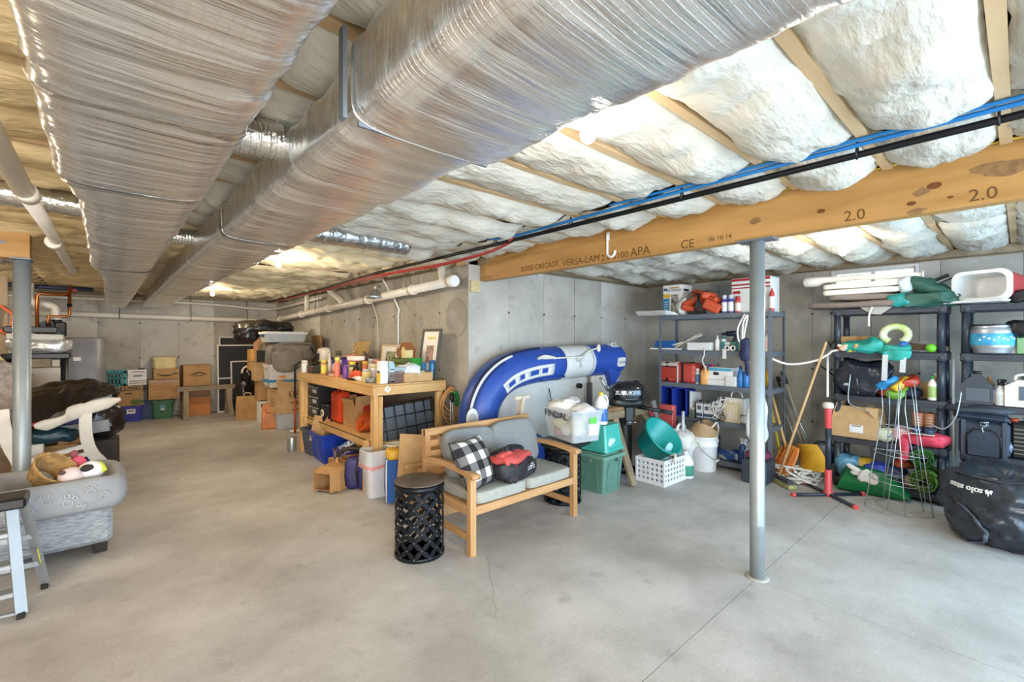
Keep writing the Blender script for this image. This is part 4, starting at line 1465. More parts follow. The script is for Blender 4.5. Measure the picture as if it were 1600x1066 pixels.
# ------------------------------------------------------------------ white crate with the teal tub
CRW, CRD, CRH = .42, .34, .28
cr = T('milk_crate', 'white plastic crate with round holes, carrying the tilted teal tub', 'crate', 4.705, 2.735, 0, R(-1))
CW = mt('crate_white', 'E6E6E8', .4, var=.03)
for (wd, M_, nx) in ((CRW, frame((-CRW / 2, -CRD / 2, .03), (0, -1, 0)), 7), (CRW, frame((CRW / 2, CRD / 2, .03), (0, 1, 0)), 7), (CRD, frame((-CRW / 2, CRD / 2, .03), (-1, 0, 0)), 6), (CRD, frame((CRW / 2, -CRD / 2, .03), (1, 0, 0)), 6)):
    MB().holes(wd, CRH - .06, nx, 4, .017, .008, M_, 8).build('side_panel', CW, cr)
m = MB()
for z, h in ((.015, .03), (CRH - .02, .04)):
    for s_ in (-1, 1):
        m.box((0, s_ * (CRD / 2), z), (CRW + .02, .014, h)); m.box((s_ * CRW / 2, 0, z), (.014, CRD, h))
m.box((0, 0, .008), (CRW, CRD, .01))
for sx in (-1, 1):
    for sy in (-1, 1):
        m.box((sx * CRW / 2, sy * CRD / 2, CRH / 2), (.022, .022, CRH))
m.build('frame', CW, cr)
TEAL = mt('teal_tub_plastic', '12978F', .35, var=.04)
tu = T('teal_tub', 'big round teal plastic tub lying tilted on the white crate', 'tub', 4.68, 2.86, .345, 0)
tu.rotation_euler = (R(47), R(-6), R(2))
prof = [(.0, 0), (.165, 0), (.175, .01), (.225, .24), (.245, .25), (.245, .265), (.222, .262), (.168, .014), (0, .012)]
MB().lathe(prof, (0, 0, 0), 36).build('tub', TEAL, tu)
MB().tube([(.226, -.05, .23), (.27, -.03, .20), (.27, .03, .20), (.226, .05, .23)], .012, 6, sub=4).build('rope_handle', TEAL, tu)
sp_ = T('plastic_hook', 'cream plastic hook hung over the near rim of the teal tub', 'hook')
c = tu.matrix_basis
MB().tube([c @ Vector(v) for v in ((-.06, -.205, .20), (-.09, -.21, .235), (-.10, -.235, .275), (-.13, -.265, .265), (-.12, -.285, .22), (-.08, -.285, .19), (-.03, -.275, .19))], .012, 8, sub=4).build('hook', pl('E9E2C8', .4), sp_)
sc2 = T('plastic_scoop', 'pale translucent scoop lying inside the teal tub', 'scoop')
m = MB().blob((0, 0, 0), (.09, .26, .03), .6, 0)
o = m.build('scoop', mt('pale_blue_plastic', 'A9D6D8', .3), sc2)
o.matrix_basis = c @ Matrix.Translation((.02, -.16, .12)) @ Euler((R(55), 0, R(-35))).to_matrix().to_4x4()

bottle('white_jug', 'white jug with green label on the floor behind the white crate', 5.02, 2.60, 0, .30, .085, 'EBEBE8', 'E8E8E6', '3F8C74', 'jug', rz=.8)
# sacks and pails
pk = T('pail', 'white pail wrapped in a plastic sack, behind the white crate', 'pail', 5.30, 2.80, 0)
MB().lathe([(.13, 0), (.15, .36), (.156, .37), (.156, .40), (.145, .40), (.125, .02), (0, .02)], n=24).build('pail', WPLAS, pk)
MB().blob((0, 0, .35), (.36, .34, .26), .6, .03, 8, 24, 14, 12).build('sack', mt('white_woven_sack', 'DEDAD2', .6, var=.06, bump=.3, bscale=30), pk)
B((-.05, -.165, .36), (.12, .004, .09), rx=.1).build('paper_label', mt('yellowish_print', 'D8D0A8', .6, var=.2, scale=40), pk)
solo('grey_pipe', 'short white pipe sticking out of the sack wrapped pail', 'pipe', MB().cyl((0, 0, 0), (.04, .02, .28), .018, n=10), pl('C9CBCB', .4), (5.27, 2.76, .43))
solo('garden_hose', 'loop of white hose on top of the sack wrapped pail', 'hose', MB().tube([(.10 * math.cos(a), .02, .08 * math.sin(a)) for a in [pi * k / 10 for k in range(11)]], .018, 8), WPLAS, (5.33, 2.80, .47))
pk = T('pail', 'white five gallon pail with wire handle, open brown paper sack inside', 'pail', 5.475, 2.60, 0)
MB().lathe([(.135, 0), (.142, .01), (.155, .30), (.163, .305), (.163, .32), (.157, .325), (.16, .40), (.165, .405), (.165, .42), (.15, .42), (.13, .02), (0, .02)], n=28).build('pail', WPLAS, pk)
MB().tube([(-.165, .0, .36), (-.15, -.07, .26), (-.05, -.15, .16), (.07, -.15, .15), (.16, -.06, .25), (.165, 0, .36)], .005, 6, sub=5).build('handle', GALV, pk)
MB().cyl((-.02, -.163, .135), (.08, -.158, .138), .012, n=8).build('grip', WPLAS, pk)
kr = mt('brown_kraft_sack', 'A88A66', .85, var=.12, bump=.3, bscale=20)
m = MB()
m.grid(lambda u, v: ((.150 + .012 * v) * math.cos(2 * pi * u), (.150 + .012 * v) * math.sin(2 * pi * u), .34 + v * (.20 + .05 * math.sin(4 * pi * u + 1))), 28, 6, closeu=True, thick=.004)
solo('paper_sack', 'open brown and cream paper sack standing in the white pail', 'sack', m, kr, (5.475, 2.60, 0.0))
solo('trowel_handle', 'dark tool handle sticking out of the paper sack in the pail', 'tool', MB().cyl((0, 0, 0), (-.10, -.02, .22), .014, n=8), BLK, (5.43, 2.58, .42))
solo('white_rope', 'white rope looped over the rim of the white five gallon pail', 'rope', MB().tube([(-.08, -.10, .05), (.0, -.12, .10), (.06, -.12, .12), (.13, -.11, .05), (.17, -.08, -.05), (.15, -.09, -.14), (.12, -.11, -.10)], .012, 7, sub=4), ROPE, (5.50, 2.60, .46))


# ------------------------------------------------------------------ grey steel shelf on the right wall
GX0, GX1, GY0, GY1 = 5.66, 6.12, 1.90, 3.31
GZ = [1.92, 1.455, 1.02, .58, .10]
gs = T('storage_shelf', 'grey steel shelving unit against the right wall, left of the column', 'shelf', (GX0 + GX1) / 2, (GY0 + GY1) / 2, 0)
gw, gd = (GX1 - GX0) / 2, (GY1 - GY0) / 2
for sx in (-1, 1):
    for sy in (-1, 1):
        t = 1 if sx > 0 and sy < 0 else 0
        m = MB()
        m.box((sx * (gw - .002), sy * (gd - .016), .97), (.003, .034, 1.94))
        m.box((sx * (gw - .018), sy * (gd - .001), .97), (.034, .003, 1.94))
        for k in range(38):
            m.box((sx * (gw - .002), sy * (gd - .016), .05 + .05 * k), (.0045, .010, .018))
        m.build('post', GREYMET, gs)
for z in GZ:
    m = MB()
    m.box((0, 0, z - .004), (2 * gw - .01, 2 * gd - .01, .008))
    for s_ in (-1, 1):
        m.box((s_ * (gw - .008), 0, z - .03), (.004, 2 * gd - .012, .055))
        m.box((0, s_ * (gd - .008), z - .03), (2 * gw - .02, .004, .055))
    m.build('shelf_board', GREYMET, gs)


def gy(px, x=GX0 + .12):
    return onx(px, 500, x).y


# ---- top board
z = GZ[0]
bx = carton('appliance_box', 'white, yellow and blue printed appliance box at the left of the top grey shelf', 5.93, 3.185, z, R(0), .30, .27, .42, WHITE, tape=False)
B((-.151, .085, .13), (.003, .09, .22)).build('blue_print', pl('2E86B0', .6), bx)
B((-.151, .08, .272), (.003, .10, .05)).build('yellow_print', pl('E1B03C', .6), bx)
B((-.1515, -.035, .16), (.003, .10, .25)).build('photo_print', mt('printed_photo', '4A4640', .6, h2='C9C2B4', scale=30), bx)
for k in range(5):
    B((-.1525, .085, .06 + .032 * k), (.002, .06, .008)).build('print_line', WHITE, bx)
text('OIL CHANGER', .034, pl('27324E', .6), bx, (-.152, -.03, .345), (-1, 0, 0))
B((-.1515, -.03, .378), (.003, .14, .018)).build('orange_print', pl('C8924A', .6), bx)
B((-.1515, .095, .36), (.003, .05, .035)).build('blue_mark', pl('3A4A78', .6), bx)
B((-.02, -.1355, .35), (.14, .002, .03)).build('print_line', pl('27324E', .6), bx)
m = MB()
for k in range(4):
    m.box((.0, .01 * k, .004 + .012 * k), (.30, .44, .008), rz=.05 * k - .1, ry=.02 * k)
solo('paper_sheets', 'stack of white sheets sticking out from the left end of the top grey shelf', 'paper', m, PAPER, (5.58, 3.28, z + .002))
solo('plastic_bag', 'crumpled white plastic bag beside the printed box on the top grey shelf', 'bag', MB().blob((0, 0, .10), (.12, .14, .22), .8, .04, 12, 18, 12, 14), pl('E6E7E8', .4), (5.74, gy(1070), z))
lv = T('life_vests', 'bundle of orange life vests tied with black straps on the top grey shelf', 'life vests', 5.80, gy(1103, 5.80), z)
ORG = mt('orange_nylon', 'C8512C', .6, var=.08, bump=.3, bscale=25)
for c, s_, rx_, ry_, rz_ in (((-.05, .16, .07), (.20, .25, .085), .3, .1, .2), ((-.03, .15, .17), (.20, .26, .085), -.35, 0, .1), ((.0, .02, .255), (.22, .27, .09), .25, .1, -.5), ((-.04, -.11, .09), (.22, .22, .13), .5, 0, .2), ((.0, -.10, .19), (.20, .22, .07), .25, .1, -.2), ((.02, .03, .14), (.20, .16, .13), 0, .3, 0)):
    MB().box(c, s_, rz=rz_, rx=rx_, ry=ry_, bev=.022).build('foam_panel', ORG, lv)
for k in range(6):
    y0 = .02 + .016 * (k - 2.5)
    MB().tube([(-.15, y0 * 1.4, .02), (-.165, y0 * .9, .12), (-.14, y0 * .4 + .02, .24), (-.05, y0 + .04 * (k - 2), .30)], .006, 6, sub=4).build('strap', BLK, lv)
B((-.13, .06, .02), (.06, .22, .03)).build('buckles', BLK, lv)
for i, (px, b_, c_, l_) in enumerate(((1132, '4E4A9C', 'C7CBD8', 'purple and white spray can, left of the pair beside the orange life vests'), (1142, '4E4A9C', 'C7CBD8', 'purple and white spray can, right of the pair beside the orange life vests'))):
    bottle('spray_can', l_, 5.73, gy(px, 5.73), z, .225, .034, b_, c_, 'E9E8EC', 'can', 'purple spray cans')
bottle('spray_can', 'red and white spray can right of the purple pair on the top grey shelf', 5.73, gy(1153, 5.73), z, .20, .034, 'C6544C', 'B8322F', 'E6D9CF', 'can')
bx = carton('striped_box', 'white box with red stripes on the top grey shelf behind the column', 5.92, gy(1180, 5.92), z, 0, .30, .44, .42, mt('white_clear_wrap', 'DDE0DC', .35, var=.06), tape=False)
for zz, h in ((.40, .03), (.34, .02), (.30, .015)):
    B((-.151, 0, zz), (.003, .44, h)).build('red_print', INKR, bx)
B((-.1515, .16, .25), (.003, .09, .035)).build('red_print', INKR, bx)
B((-.1515, -.10, .22), (.003, .05, .05)).build('yellow_print', pl('E4D23C', .6), bx)
bottle('caulk_bottle', 'tall white and red bottle at the right end of the top grey shelf', 5.72, gy(1206, 5.72), z, .30, .028, 'C23B36', 'E6E6E6', 'EDE7E0')

# ---- second board
z = GZ[1]
solo('blue_folder', 'blue folder leaning at the left end of the second grey shelf', 'folder', MB().box((0, 0, .06), (.02, .30, .12), ry=.5, bev=.004), pl('2468B4', .45), (5.76, gy(1040), z + .008))
solo('shelf_trim', 'long white plastic trim lying across the left of the second grey shelf', 'trim', MB().box((0, 0, .012), (.05, .46, .022), bev=.004).box((.06, -.05, .05), (.03, .35, .02), rx=-.3), WHITE, (5.70, gy(1045), z + .001))
m = MB()
for k, (a, l) in enumerate(((.5, .36), (.42, .40), (.6, .3))):
    m.box((.03 * k, -.03 * k, .10 + .012 * k), (.025, l, .02), rx=-a)
solo('shelf_brackets', 'white angled brackets piled on the second grey shelf', 'brackets', m, WPLASW, (5.76, gy(1072), z + .004))
m = MB()
for k, (a, l) in enumerate(((.25, .5), (.35, .42), (-.3, .3))):
    m.box((.10 + .02 * k, -.10 * k, .13), (.02, l, .018), rx=-a)
solo('metal_strips', 'grey metal strips propped at the back of the second grey shelf', 'strips', m, GALV, (5.80, gy(1090), z + .03))
bx = carton('open_white_box', 'open white box full of brackets in the middle of the second grey shelf', 5.76, gy(1098, 5.76), z, 0, .24, .30, .10, WHITE, open_=True, flaps=(0, 0, 0, 0))
B((.0, .06, .07), (.16, .06, .06)).build('divider', CARDD, bx)
solo('strap', 'grey webbing strap hanging down from the second grey shelf', 'strap', MB().tube([(.02, 0, .02), (-.06, 0, .012), (-.075, 0, -.06), (-.08, .02, -.14), (-.07, -.02, -.24)], .011, 5, sub=4), pl('C3C3C0', .7), (5.70, gy(1101, 5.64), z + .005))
solo('strap', 'short white strap end hanging over the lip of the second grey shelf', 'strap', MB().box((-.062, 0, -.03), (.006, .045, .13)).box((-.03, 0, .03), (.07, .045, .006)), pl('DADAD8', .7), (5.70, gy(1132, 5.64), z + .0))
bottle('glue_bottle', 'white squeeze bottle on the second grey shelf', 5.72, gy(1121, 5.72), z, .19, .028, 'E8E8E6', 'DADAD8')
bottle('spray_can', 'teal and white spray can on the second grey shelf', 5.72, gy(1131, 5.72), z, .19, .032, 'D5DCDD', '59707A', '2E8E98', 'can')
for i, (px, hx, l_) in enumerate(((1139, 'DADCD6', 'white box with dark print beside the teal spray can'), (1147, '3E7F74', 'green and white small box on the second grey shelf'))):
    b_ = solo('small_box', l_, 'box', MB().box((0, 0, .055), (.08, .07, .11), bev=.003), pl(hx, .6), (5.72, gy(px, 5.72), z))
    B((-.041, 0, .06), (.002, .055, .03)).build('print', pl('3C5B57', .6), b_)
    B((0, 0, .111), (.08, .07, .002)).build('lid', CARDD, b_)
for i, px in enumerate((1137, 1146)):
    solo('tape_roll', ['white tape roll at the front lip of the second grey shelf, left of two', 'white tape roll at the front lip of the second grey shelf, right of two'][i], 'tape', MB().lathe([(.02, 0), (.034, 0), (.034, .03), (.02, .03), (.02, 0)], n=18), pl('E3E1DA', .6), (5.672, gy(px, 5.672), z + .036), ry=-pi / 2, group='tape rolls on the second shelf')
solo('drill', 'black cordless drill lying on the second grey shelf near the column', 'tool', MB().cyl((0, .08, .12), (0, -.06, .13), .032, n=12).box((0, -.02, .05), (.035, .05, .14), rx=.25, bev=.01).box((0, .0, .012), (.06, .09, .03), bev=.008).cyl((0, .08, .12), (0, .14, .118), .014, n=10), pl('1B2A3E', .45), (5.80, gy(1146, 5.80), z + .09))
solo('white_cable', 'coil of white cable looped over the front of the second grey shelf by the column', 'cable', MB().tube([(-.04, -.02, .32), (-.06, .05, .16), (-.06, .045, .02), (-.05, .0, -.02), (-.055, -.02, .10), (-.05, -.055, .30), (-.06, -.01, .22), (-.06, .0, .0), (-.05, -.04, -.10), (-.06, -.12, -.16), (-.05, -.22, -.17)], .011, 7, sub=6), WPLAS, (5.66, gy(1160, 5.60), z + .12))
solo('navy_bag', 'navy blue drawstring bag hanging from the second grey shelf by the column', 'bag', MB().blob((0, 0, 0), (.10, .11, .26), .8, .02, 9, 18, 12, 21).blob((0, -.02, -.20), (.05, .05, .22), .8, .02, 9, 12, 10, 22), pl('232A4C', .6), (5.62, gy(1164, 5.62), z + .02))
bottle('lotion_bottle', 'pink and white bottle at the right end of the second grey shelf', 5.72, gy(1200, 5.72), z, .24, .038, 'E7DCD8', 'D99A90', 'E5C3BC')

# ---- third board
z = GZ[2]
cb = T('cooler_bag', 'orange insulated bag with black straps on the third grey shelf', 'bag', 5.84, gy(1062, 5.84), z)
RDO = mt('red_orange_nylon', 'C64A3B', .6, var=.1, bump=.25, bscale=30)
B((0, -.03, .13), (.30, .50, .26), bev=.03).build('body', RDO, cb)
B((-.152, .09, .13), (.012, .24, .15), bev=.005).build('mesh_pocket', mt('orange_mesh', 'B23A2C', .8, var=.25, scale=60), cb)
B((-.10, .09, .245), (.12, .26, .05), bev=.015, ry=-.25).build('pale_flap', pl('D9C6BA', .7), cb)
for y in (.10, -.12):
    m = MB()
    m.box((-.154, y, .13), (.006, .028, .26)); m.box((0, y, .265), (.32, .028, .008))
    m.build('strap', BLK, cb)
B((-.152, .09, .207), (.016, .26, .012)).build('zip', BLK, cb)
B((-.157, -.055, .12), (.006, .018, .24)).build('reflective_tape', pl('D8D8D6', .4), cb)
for px, h, r, b_, c_, bd, st_, l_ in ((1073, .23, .035, '1F3D9E', 'D9B24A', None, 'bottle', 'dark blue bottle with yellow cap on the third grey shelf'),
                                      (1083, .24, .022, '9A93A0', 'CFC9D2', '4A5A84', 'bottle', 'slim grey spray bottle on the third grey shelf'),
                                      (1090, .20, .030, 'D3D8DC', 'E2E3E2', '4F77A8', 'can', 'pale spray can beside the orange jug on the third grey shelf'),
                                      (1102, .24, .062, 'E3A15C', 'E3A15C', None, 'jug', 'apricot orange detergent jug on the third grey shelf'),
                                      (1157, .25, .036, '2C75B8', '1E3C7A', None, 'bottle', 'bright blue bottle by the column on the third grey shelf, left of two'),
                                      (1166, .24, .036, '2C75B8', '1E3C7A', None, 'bottle', 'bright blue bottle by the column on the third grey shelf, right of two')):
    bottle('bottle', l_, 5.74, gy(px, 5.74), z, h, r, b_, c_, bd, st_, rz=R(200))
for px, hx, l_ in ((1106, '5660B4', 'blue round cap poking up behind the orange jug'), (1113, 'C8456A', 'pink round cap poking up behind the orange jug')):
    bottle('jar', l_, 5.88, gy(px, 5.88), z, .25, .035, 'B9B7C8', hx, None, 'jar')
bx = carton('mask_box', 'white and teal box with dark picture on the third grey shelf', 5.82, gy(1130, 5.80), z + .075, 0, .22, .29, .15, WHITE, tape=False)
B((-.111, 0, .125), (.002, .29, .035)).build('teal_print', pl('4FA8C0', .6), bx)
MB().prism([(.04 * math.cos(a * .7), .022 * math.sin(a * .7) + .006 * (a % 2)) for a in range(9)], .002, frame((-.1115, .05, .07), (-1, 0, 0))).build('picture', pl('2B2D33', .6), bx)
bx = carton('flat_box', 'flat white box under the teal printed box', 5.81, gy(1127, 5.80), z, 0, .22, .27, .073, WHITE, tape=False)
bx = carton('small_white_box', 'small white box beside the blue bottles on the third grey shelf', 5.73, gy(1144, 5.73), z, 0, .10, .12, .125, pl('DEDCD6', .6), tape=False)

# ---- fourth board
z = GZ[3]
for px, l_ in ((1041, 'blue plastic bin lying on its side on the fourth grey shelf, left of two'), (1062, 'blue plastic bin lying on its side on the fourth grey shelf, right of two')):
    o = tote('blue_bin', l_, 5.86, gy(px, 5.70), z + .185, 0, .36, .17, .30, pl('2440A8', .4), None, .9, False, 'blue bins on the grey shelf', 'bin')
    o.rotation_euler = (0, -pi / 2, 0)
    o.location.x = 6.0
solo('angled_panel', 'white angled plastic panel beside the blue bins', 'panel', MB().prism([(-.15, 0), (.15, 0), (.15, .34), (-.15, .30)], .012, frame((0, 0, 0), (0, 1, .0))), WPLAS, (5.84, gy(1080, 5.72), z + .001))
rc = solo('red_case', 'tall coral red plastic case standing between teal tub and grey shelf', 'case', MB().box((0, 0, .37), (.10, .20, .74), bev=.012), mt('coral_plastic', 'CC5A55', .4), (5.50, gy(1043, 5.50), 0))
B((-.052, 0, .67), (.004, .18, .006)).build('latch_line', pl('8A2F2D', .5), rc)
for i, px in enumerate((1094.5, 1106, 1116)):
    t = T('solvent_can', ['white and grey metal solvent can, left of three on the fourth grey shelf', 'white and grey metal solvent can, middle of three on the fourth grey shelf', 'white and grey metal solvent can, right of three on the fourth grey shelf'][i], 'can', 5.73, gy(px, 5.73), z, 0, 'solvent cans')
    B((0, 0, .105), (.065, .085, .21), bev=.008).build('can', GALV, t)
    B((-.0335, 0, .105), (.003, .078, .17)).build('paper_label', pl('E3E3E0', .6), t)
    B((-.0355, 0, .05), (.002, .078, .04)).build('print', pl('3F4E6A', .6), t)
    B((-.0355, .0, .14), (.002, .05, .05)).build('print', pl('5B6478', .6), t)
    MB().cyl((0, .0, .21), (0, .0, .235), .018, n=12).build('cap', BLK, t)
for px, hx, l_ in ((1083, '6B6A58', 'small tin at the left of the solvent cans'), (1087, '8B8677', 'second small tin at the left of the solvent cans, slightly taller')):
    bottle('tin', l_, 5.72 + (px - 1083) * .03, gy(px, 5.74), z, .13 if px < 1085 else .19, .035, hx, 'B5B1A6', '4C5C52', 'jar', cat='tin')
cbm = MB()
rnd = random.Random(5)
for k in range(7):
    ps = [(rnd.uniform(-.05, .03), rnd.uniform(-.12, .10), rnd.uniform(.02, .30)) for _ in range(5)]
    cbm.tube(ps, .007, 6, sub=5)
solo('white_cable', 'tangle of white cable between the solvent cans and the white frames', 'cable', cbm, WPLAS, (5.72, gy(1127, 5.72), z + .0))
solo('outlet_box', 'white electrical outlet cover on the wall behind the grey shelf', 'outlet', MB().box((0, 0, 0), (.02, .12, .18), bev=.008), WPLAS, (6.70, onx(1131, 620, 6.70).y, 1.08))
fr = T('frame_box', 'cream wooden frame boxes standing on the fourth grey shelf by the column', 'box', 5.78, gy(1149, 5.75), z, R(0))
B((.03, 0, .15), (.16, .24, .30), bev=.006).build('back_box', pl('E4DFD4', .6), fr)
B((-.07, .02, .12), (.03, .20, .24), bev=.004).build('front_frame', pl('D6C6A6', .6), fr)
B((-.087, .02, .12), (.004, .13, .17)).build('inset', pl('E2D5BC', .6), fr)
MB().tube([(.0, .06, .30), (.0, .05, .36), (0, -.01, .38), (0, -.06, .35), (0, -.07, .30)], .009, 6, sub=4).build('handle', WPLAS, fr)
solo('wire_basket', 'small bronze wire basket in front of the cream frame boxes', 'basket', MB().tube([(0, .05, 0), (0, -.06, 0), (0, -.06, .10), (0, .05, .10)], .005, 6, closed=True).tube([(.06, .05, .0), (.06, -.06, .0), (.06, -.06, .10), (.06, .05, .10)], .005, 6, closed=True).tube([(0, .05, .1), (.06, .05, .1)], .005, 6).tube([(0, -.06, .1), (.06, -.06, .1)], .005, 6), pl('6B5B45', .4, .5), (5.68, gy(1164, 5.68), z + .006))
m = MB()
for k in range(5):
    m.tube([(.012 * k, .03 * math.cos(a) - .01, .045 + .04 * math.sin(a)) for a in [2 * pi * q / 12 for q in range(12)]], .006, 6, closed=True)
solo('chain_coil', 'small coil of brown cord below the white cable tangle', 'cord', m, pl('7A6A54', .6), (5.68, gy(1128, 5.68), z + .004))
# ---- bottom board
z = GZ[4]
solo('wipes_pack', 'blue and grey soft pack lying on the lowest grey shelf', 'pack', MB().blob((0, 0, .06), (.18, .30, .12), .6, .02, 9, 22, 12, 31), mt('blue_grey_pack', '2D4E8C', .4, h2='B9C2C8', scale=8, contrast=(.46, .54)), (5.80, gy(1140, 5.74), z))
bottle('window_cleaner', 'blue trigger spray bottle on the lowest grey shelf beside the column', 5.73, gy(1160, 5.73), z, .32, .05, '27467E', 'D9DCDE', None, 'spray', rz=R(60))
bottle('window_cleaner', 'white spray bottle partly hidden by the column on the lowest grey shelf', 5.72, gy(1168, 5.72), z, .28, .04, 'E2E4E4', 'C8CBCC', '8B97A0', 'spray', rz=R(60))
solo('dark_boot', 'dark boot standing behind the white pail on the lowest grey shelf', 'boot', MB().blob((0, 0, .05), (.12, .25, .10), .7).cyl((0, .06, .05), (0, .06, .26), .05, .055), pl('29303F', .6), (5.84, gy(1126, 5.84), z))

# ------------------------------------------------------------------ black plastic shelves under the window
def resin_shelf(label, y0, y1, xf=5.95, dep=.46):
    t = T('resin_shelf', label, 'shelf', xf + dep / 2, (y0 + y1) / 2, 0)
    W_ = y1 - y0
    tops = [.10, .545, 1.0, 1.465, 1.925]
    for zt_ in tops:
        m = MB()
        m.box((0, 0, zt_ - .012), (dep - .01, W_ - .01, .024))
        for s_ in (-1, 1):
            m.box((s_ * (dep / 2 - .012), 0, zt_ - .032), (.024, W_, .064), bev=.006)
            m.box((0, s_ * (W_ / 2 - .012), zt_ - .032), (dep - .02, .024, .064), bev=.006)
            m.box((-dep / 2 - .003, s_ * (W_ / 2 - .16), zt_ - .020), (.008, .30, .028), bev=.003)
        for k in range(9):
            m.box((0, -W_ / 2 + .09 + (W_ - .18) * k / 8, zt_ + .001), (dep - .05, .02, .004))
        m.build('shelf_board', SHELFBLK, t)
        for sx in (-1, 1):
            for sy in (-1, 1):
                MB().cyl((sx * (dep / 2 - .035), sy * (W_ / 2 - .04), zt_ - .075), (sx * (dep / 2 - .035), sy * (W_ / 2 - .04), zt_ + .004), .040, .044, 14).build('socket', SHELFBLK, t)
    for sx in (-1, 1):
        for sy in (-1, 1):
            for a, b in zip([.0] + tops[:-1], tops):
                if b - a < .2:
                    continue
                MB().cyl((sx * (dep / 2 - .035), sy * (W_ / 2 - .04), a), (sx * (dep / 2 - .035), sy * (W_ / 2 - .04), b - .05), .034, .030, 14).build('post', SHELFPOST, t)
            MB().cyl((sx * (dep / 2 - .035), sy * (W_ / 2 - .04), 0), (sx * (dep / 2 - .035), sy * (W_ / 2 - .04), .09), .034, n=14).build('foot', SHELFPOST, t)
    return t


BX0 = 5.95
AY0, AY1 = .475, 1.385
resin_shelf('black plastic shelf unit under the window, left one of the two', AY0, AY1)
resin_shelf('black plastic shelf unit at the right edge, holding the red cooler', -.53, .385)


def by(px, x=BX0 + .12):
    return onx(px, 500, x).y


ZB = [.10, .545, 1.0, 1.465, 1.925]
# ---- left unit, top: foam, tarps
z = ZB[4] + .006
FOAM = mt('white_foam', 'EFE9DC', .8, var=.03, bump=.1, bscale=40)
TARP = mt('brown_grey_canvas', '7F7066', .85, var=.1, bump=.4, bscale=12)
GTARP = mt('dark_green_tarp', '2E5A4C', .55, var=.15, bump=.5, bscale=10)
yl_, yr_ = by(1285, 6.05), by(1410, 6.05)
m = MB()
m.blob((0, 0, .055), (.42, yl_ - yr_ + .22, .07), .4, .012, 5, 26, 12, 3)
solo('canvas_tarp', 'folded brown grey canvas at the bottom of the heap on the left black shelf', 'tarp', m, TARP, (6.08, (yl_ + yr_) / 2 + .02, z - .02))
solo('canvas_tarp', 'second folded grey canvas lying directly under the white foam slabs', 'tarp', MB().blob((0, 0, .04), (.34, .62, .075), .4, .012, 6, 24, 12, 5), mt('grey_canvas_fold', '8D8178', .85, var=.1, bump=.4, bscale=12), (6.10, by(1350, 6.1), z + .075), rx=.03)
for k in range(2):
    m = MB()
    m.blob((0, 0, .03), (.30, yl_ - yr_ - .02, .062), .25, .006, 6, 26, 10, k)
    solo('foam_slab', ['lower cream foam slab on top of the left black shelf', 'upper cream foam slab on top of the left black shelf'][k], 'foam', m, FOAM, (6.08, (by(1290, 6.05) + by(1408, 6.05)) / 2, z + .150 + .066 * k), group='foam slabs')
fr_ = T('foam_roll', 'long white foam roll with bulging left end, lying on the foam slabs', 'foam', 6.06, 0, z + .325)
yy0, yy1 = by(1256, 6.06), by(1443, 6.06)
MB().loft_tube([(0, yy0, .0), (0, yy0 - .02, .0), (0, yy0 - .15, -.003), (0, yy0 - .20, .01), (0, (yy0 + yy1) / 2, .012), (0, yy1, -.02)], [.03, .058, .055, .036, .032, .033], 14).build('roll', FOAM, fr_)
MB().lathe([(.034, 0), (.05, .005), (.05, .012), (.034, .012)], n=12).build('end_flare', FOAM, fr_).matrix_basis = Matrix.Translation((0, yy1 + .01, -.02)) @ Euler((R(90), 0, 0)).to_matrix().to_4x4()
solo('plastic_wrap', 'clear crumpled plastic sheet hanging at the right end of the foam slabs', 'plastic', MB().blob((0, 0, .06), (.16, .10, .15), .7, .03, 12, 18, 12, 8), mt('crumpled_clear', 'DCE6EA', .2, alpha=.7), (6.0, by(1415, 6.0), z + .15))
tb_ = solo('teal_net_bag', 'crumpled teal net bag at the front edge of the left black shelf top', 'bag', MB().blob((0, 0, .06), (.16, .17, .12), .8, .03, 10, 20, 12, 4), mt('teal_net', '1E8E88', .5, var=.2, scale=30), (5.95, by(1405, 5.95), z + .0))
m = MB()
m.box((0, 0, .06), (.16, .62, .012), rx=-.42, bev=.003)
solo('grey_board', 'slanting grey board resting between foam slabs and green tarp', 'board', m, pl('8E9092', .5), (6.1, by(1432, 6.1), z + .09))
solo('camp_chair_bag', 'dark rolled bag leaning up to the right beside the green tarp', 'bag', MB().loft_tube([(0, .22, .02), (0, .0, .12), (0, -.20, .22)], [.025, .035, .028], 10), pl('3B4044', .6), (6.16, by(1440, 6.12), z + .07))
solo('green_tarp', 'dark green tarp folded over the right end of the left black shelf', 'tarp', MB().blob((0, 0, .05), (.36, .44, .12), .5, .04, 8, 28, 14, 7).blob((.0, -.05, .15), (.24, .34, .13), .5, .05, 8, 26, 14, 9, rx=.45), GTARP, (6.05, by(1449, 6.05), z))
solo('strap', 'cream strap dangling from the front of the left black shelf top', 'strap', MB().tube([(.10, -.02, .02), (-.01, 0, .02), (-.035, .012, -.02), (-.04, .03, -.10), (-.04, .03, -.20)], .009, 6, sub=4), FOAM, (5.95, by(1364, 5.93), z + .0))
solo('canvas_flap', 'pale triangular canvas corner hanging over the front lip of the left black shelf', 'tarp', MB().prism([(-.16, .02), (.16, .04), (.02, -.07), (-.06, -.06)], .006, frame((0, 0, 0), (-1, 0, 0))), pl('A8A29C', .8), (5.93, by(1372, 5.93), z - .01))
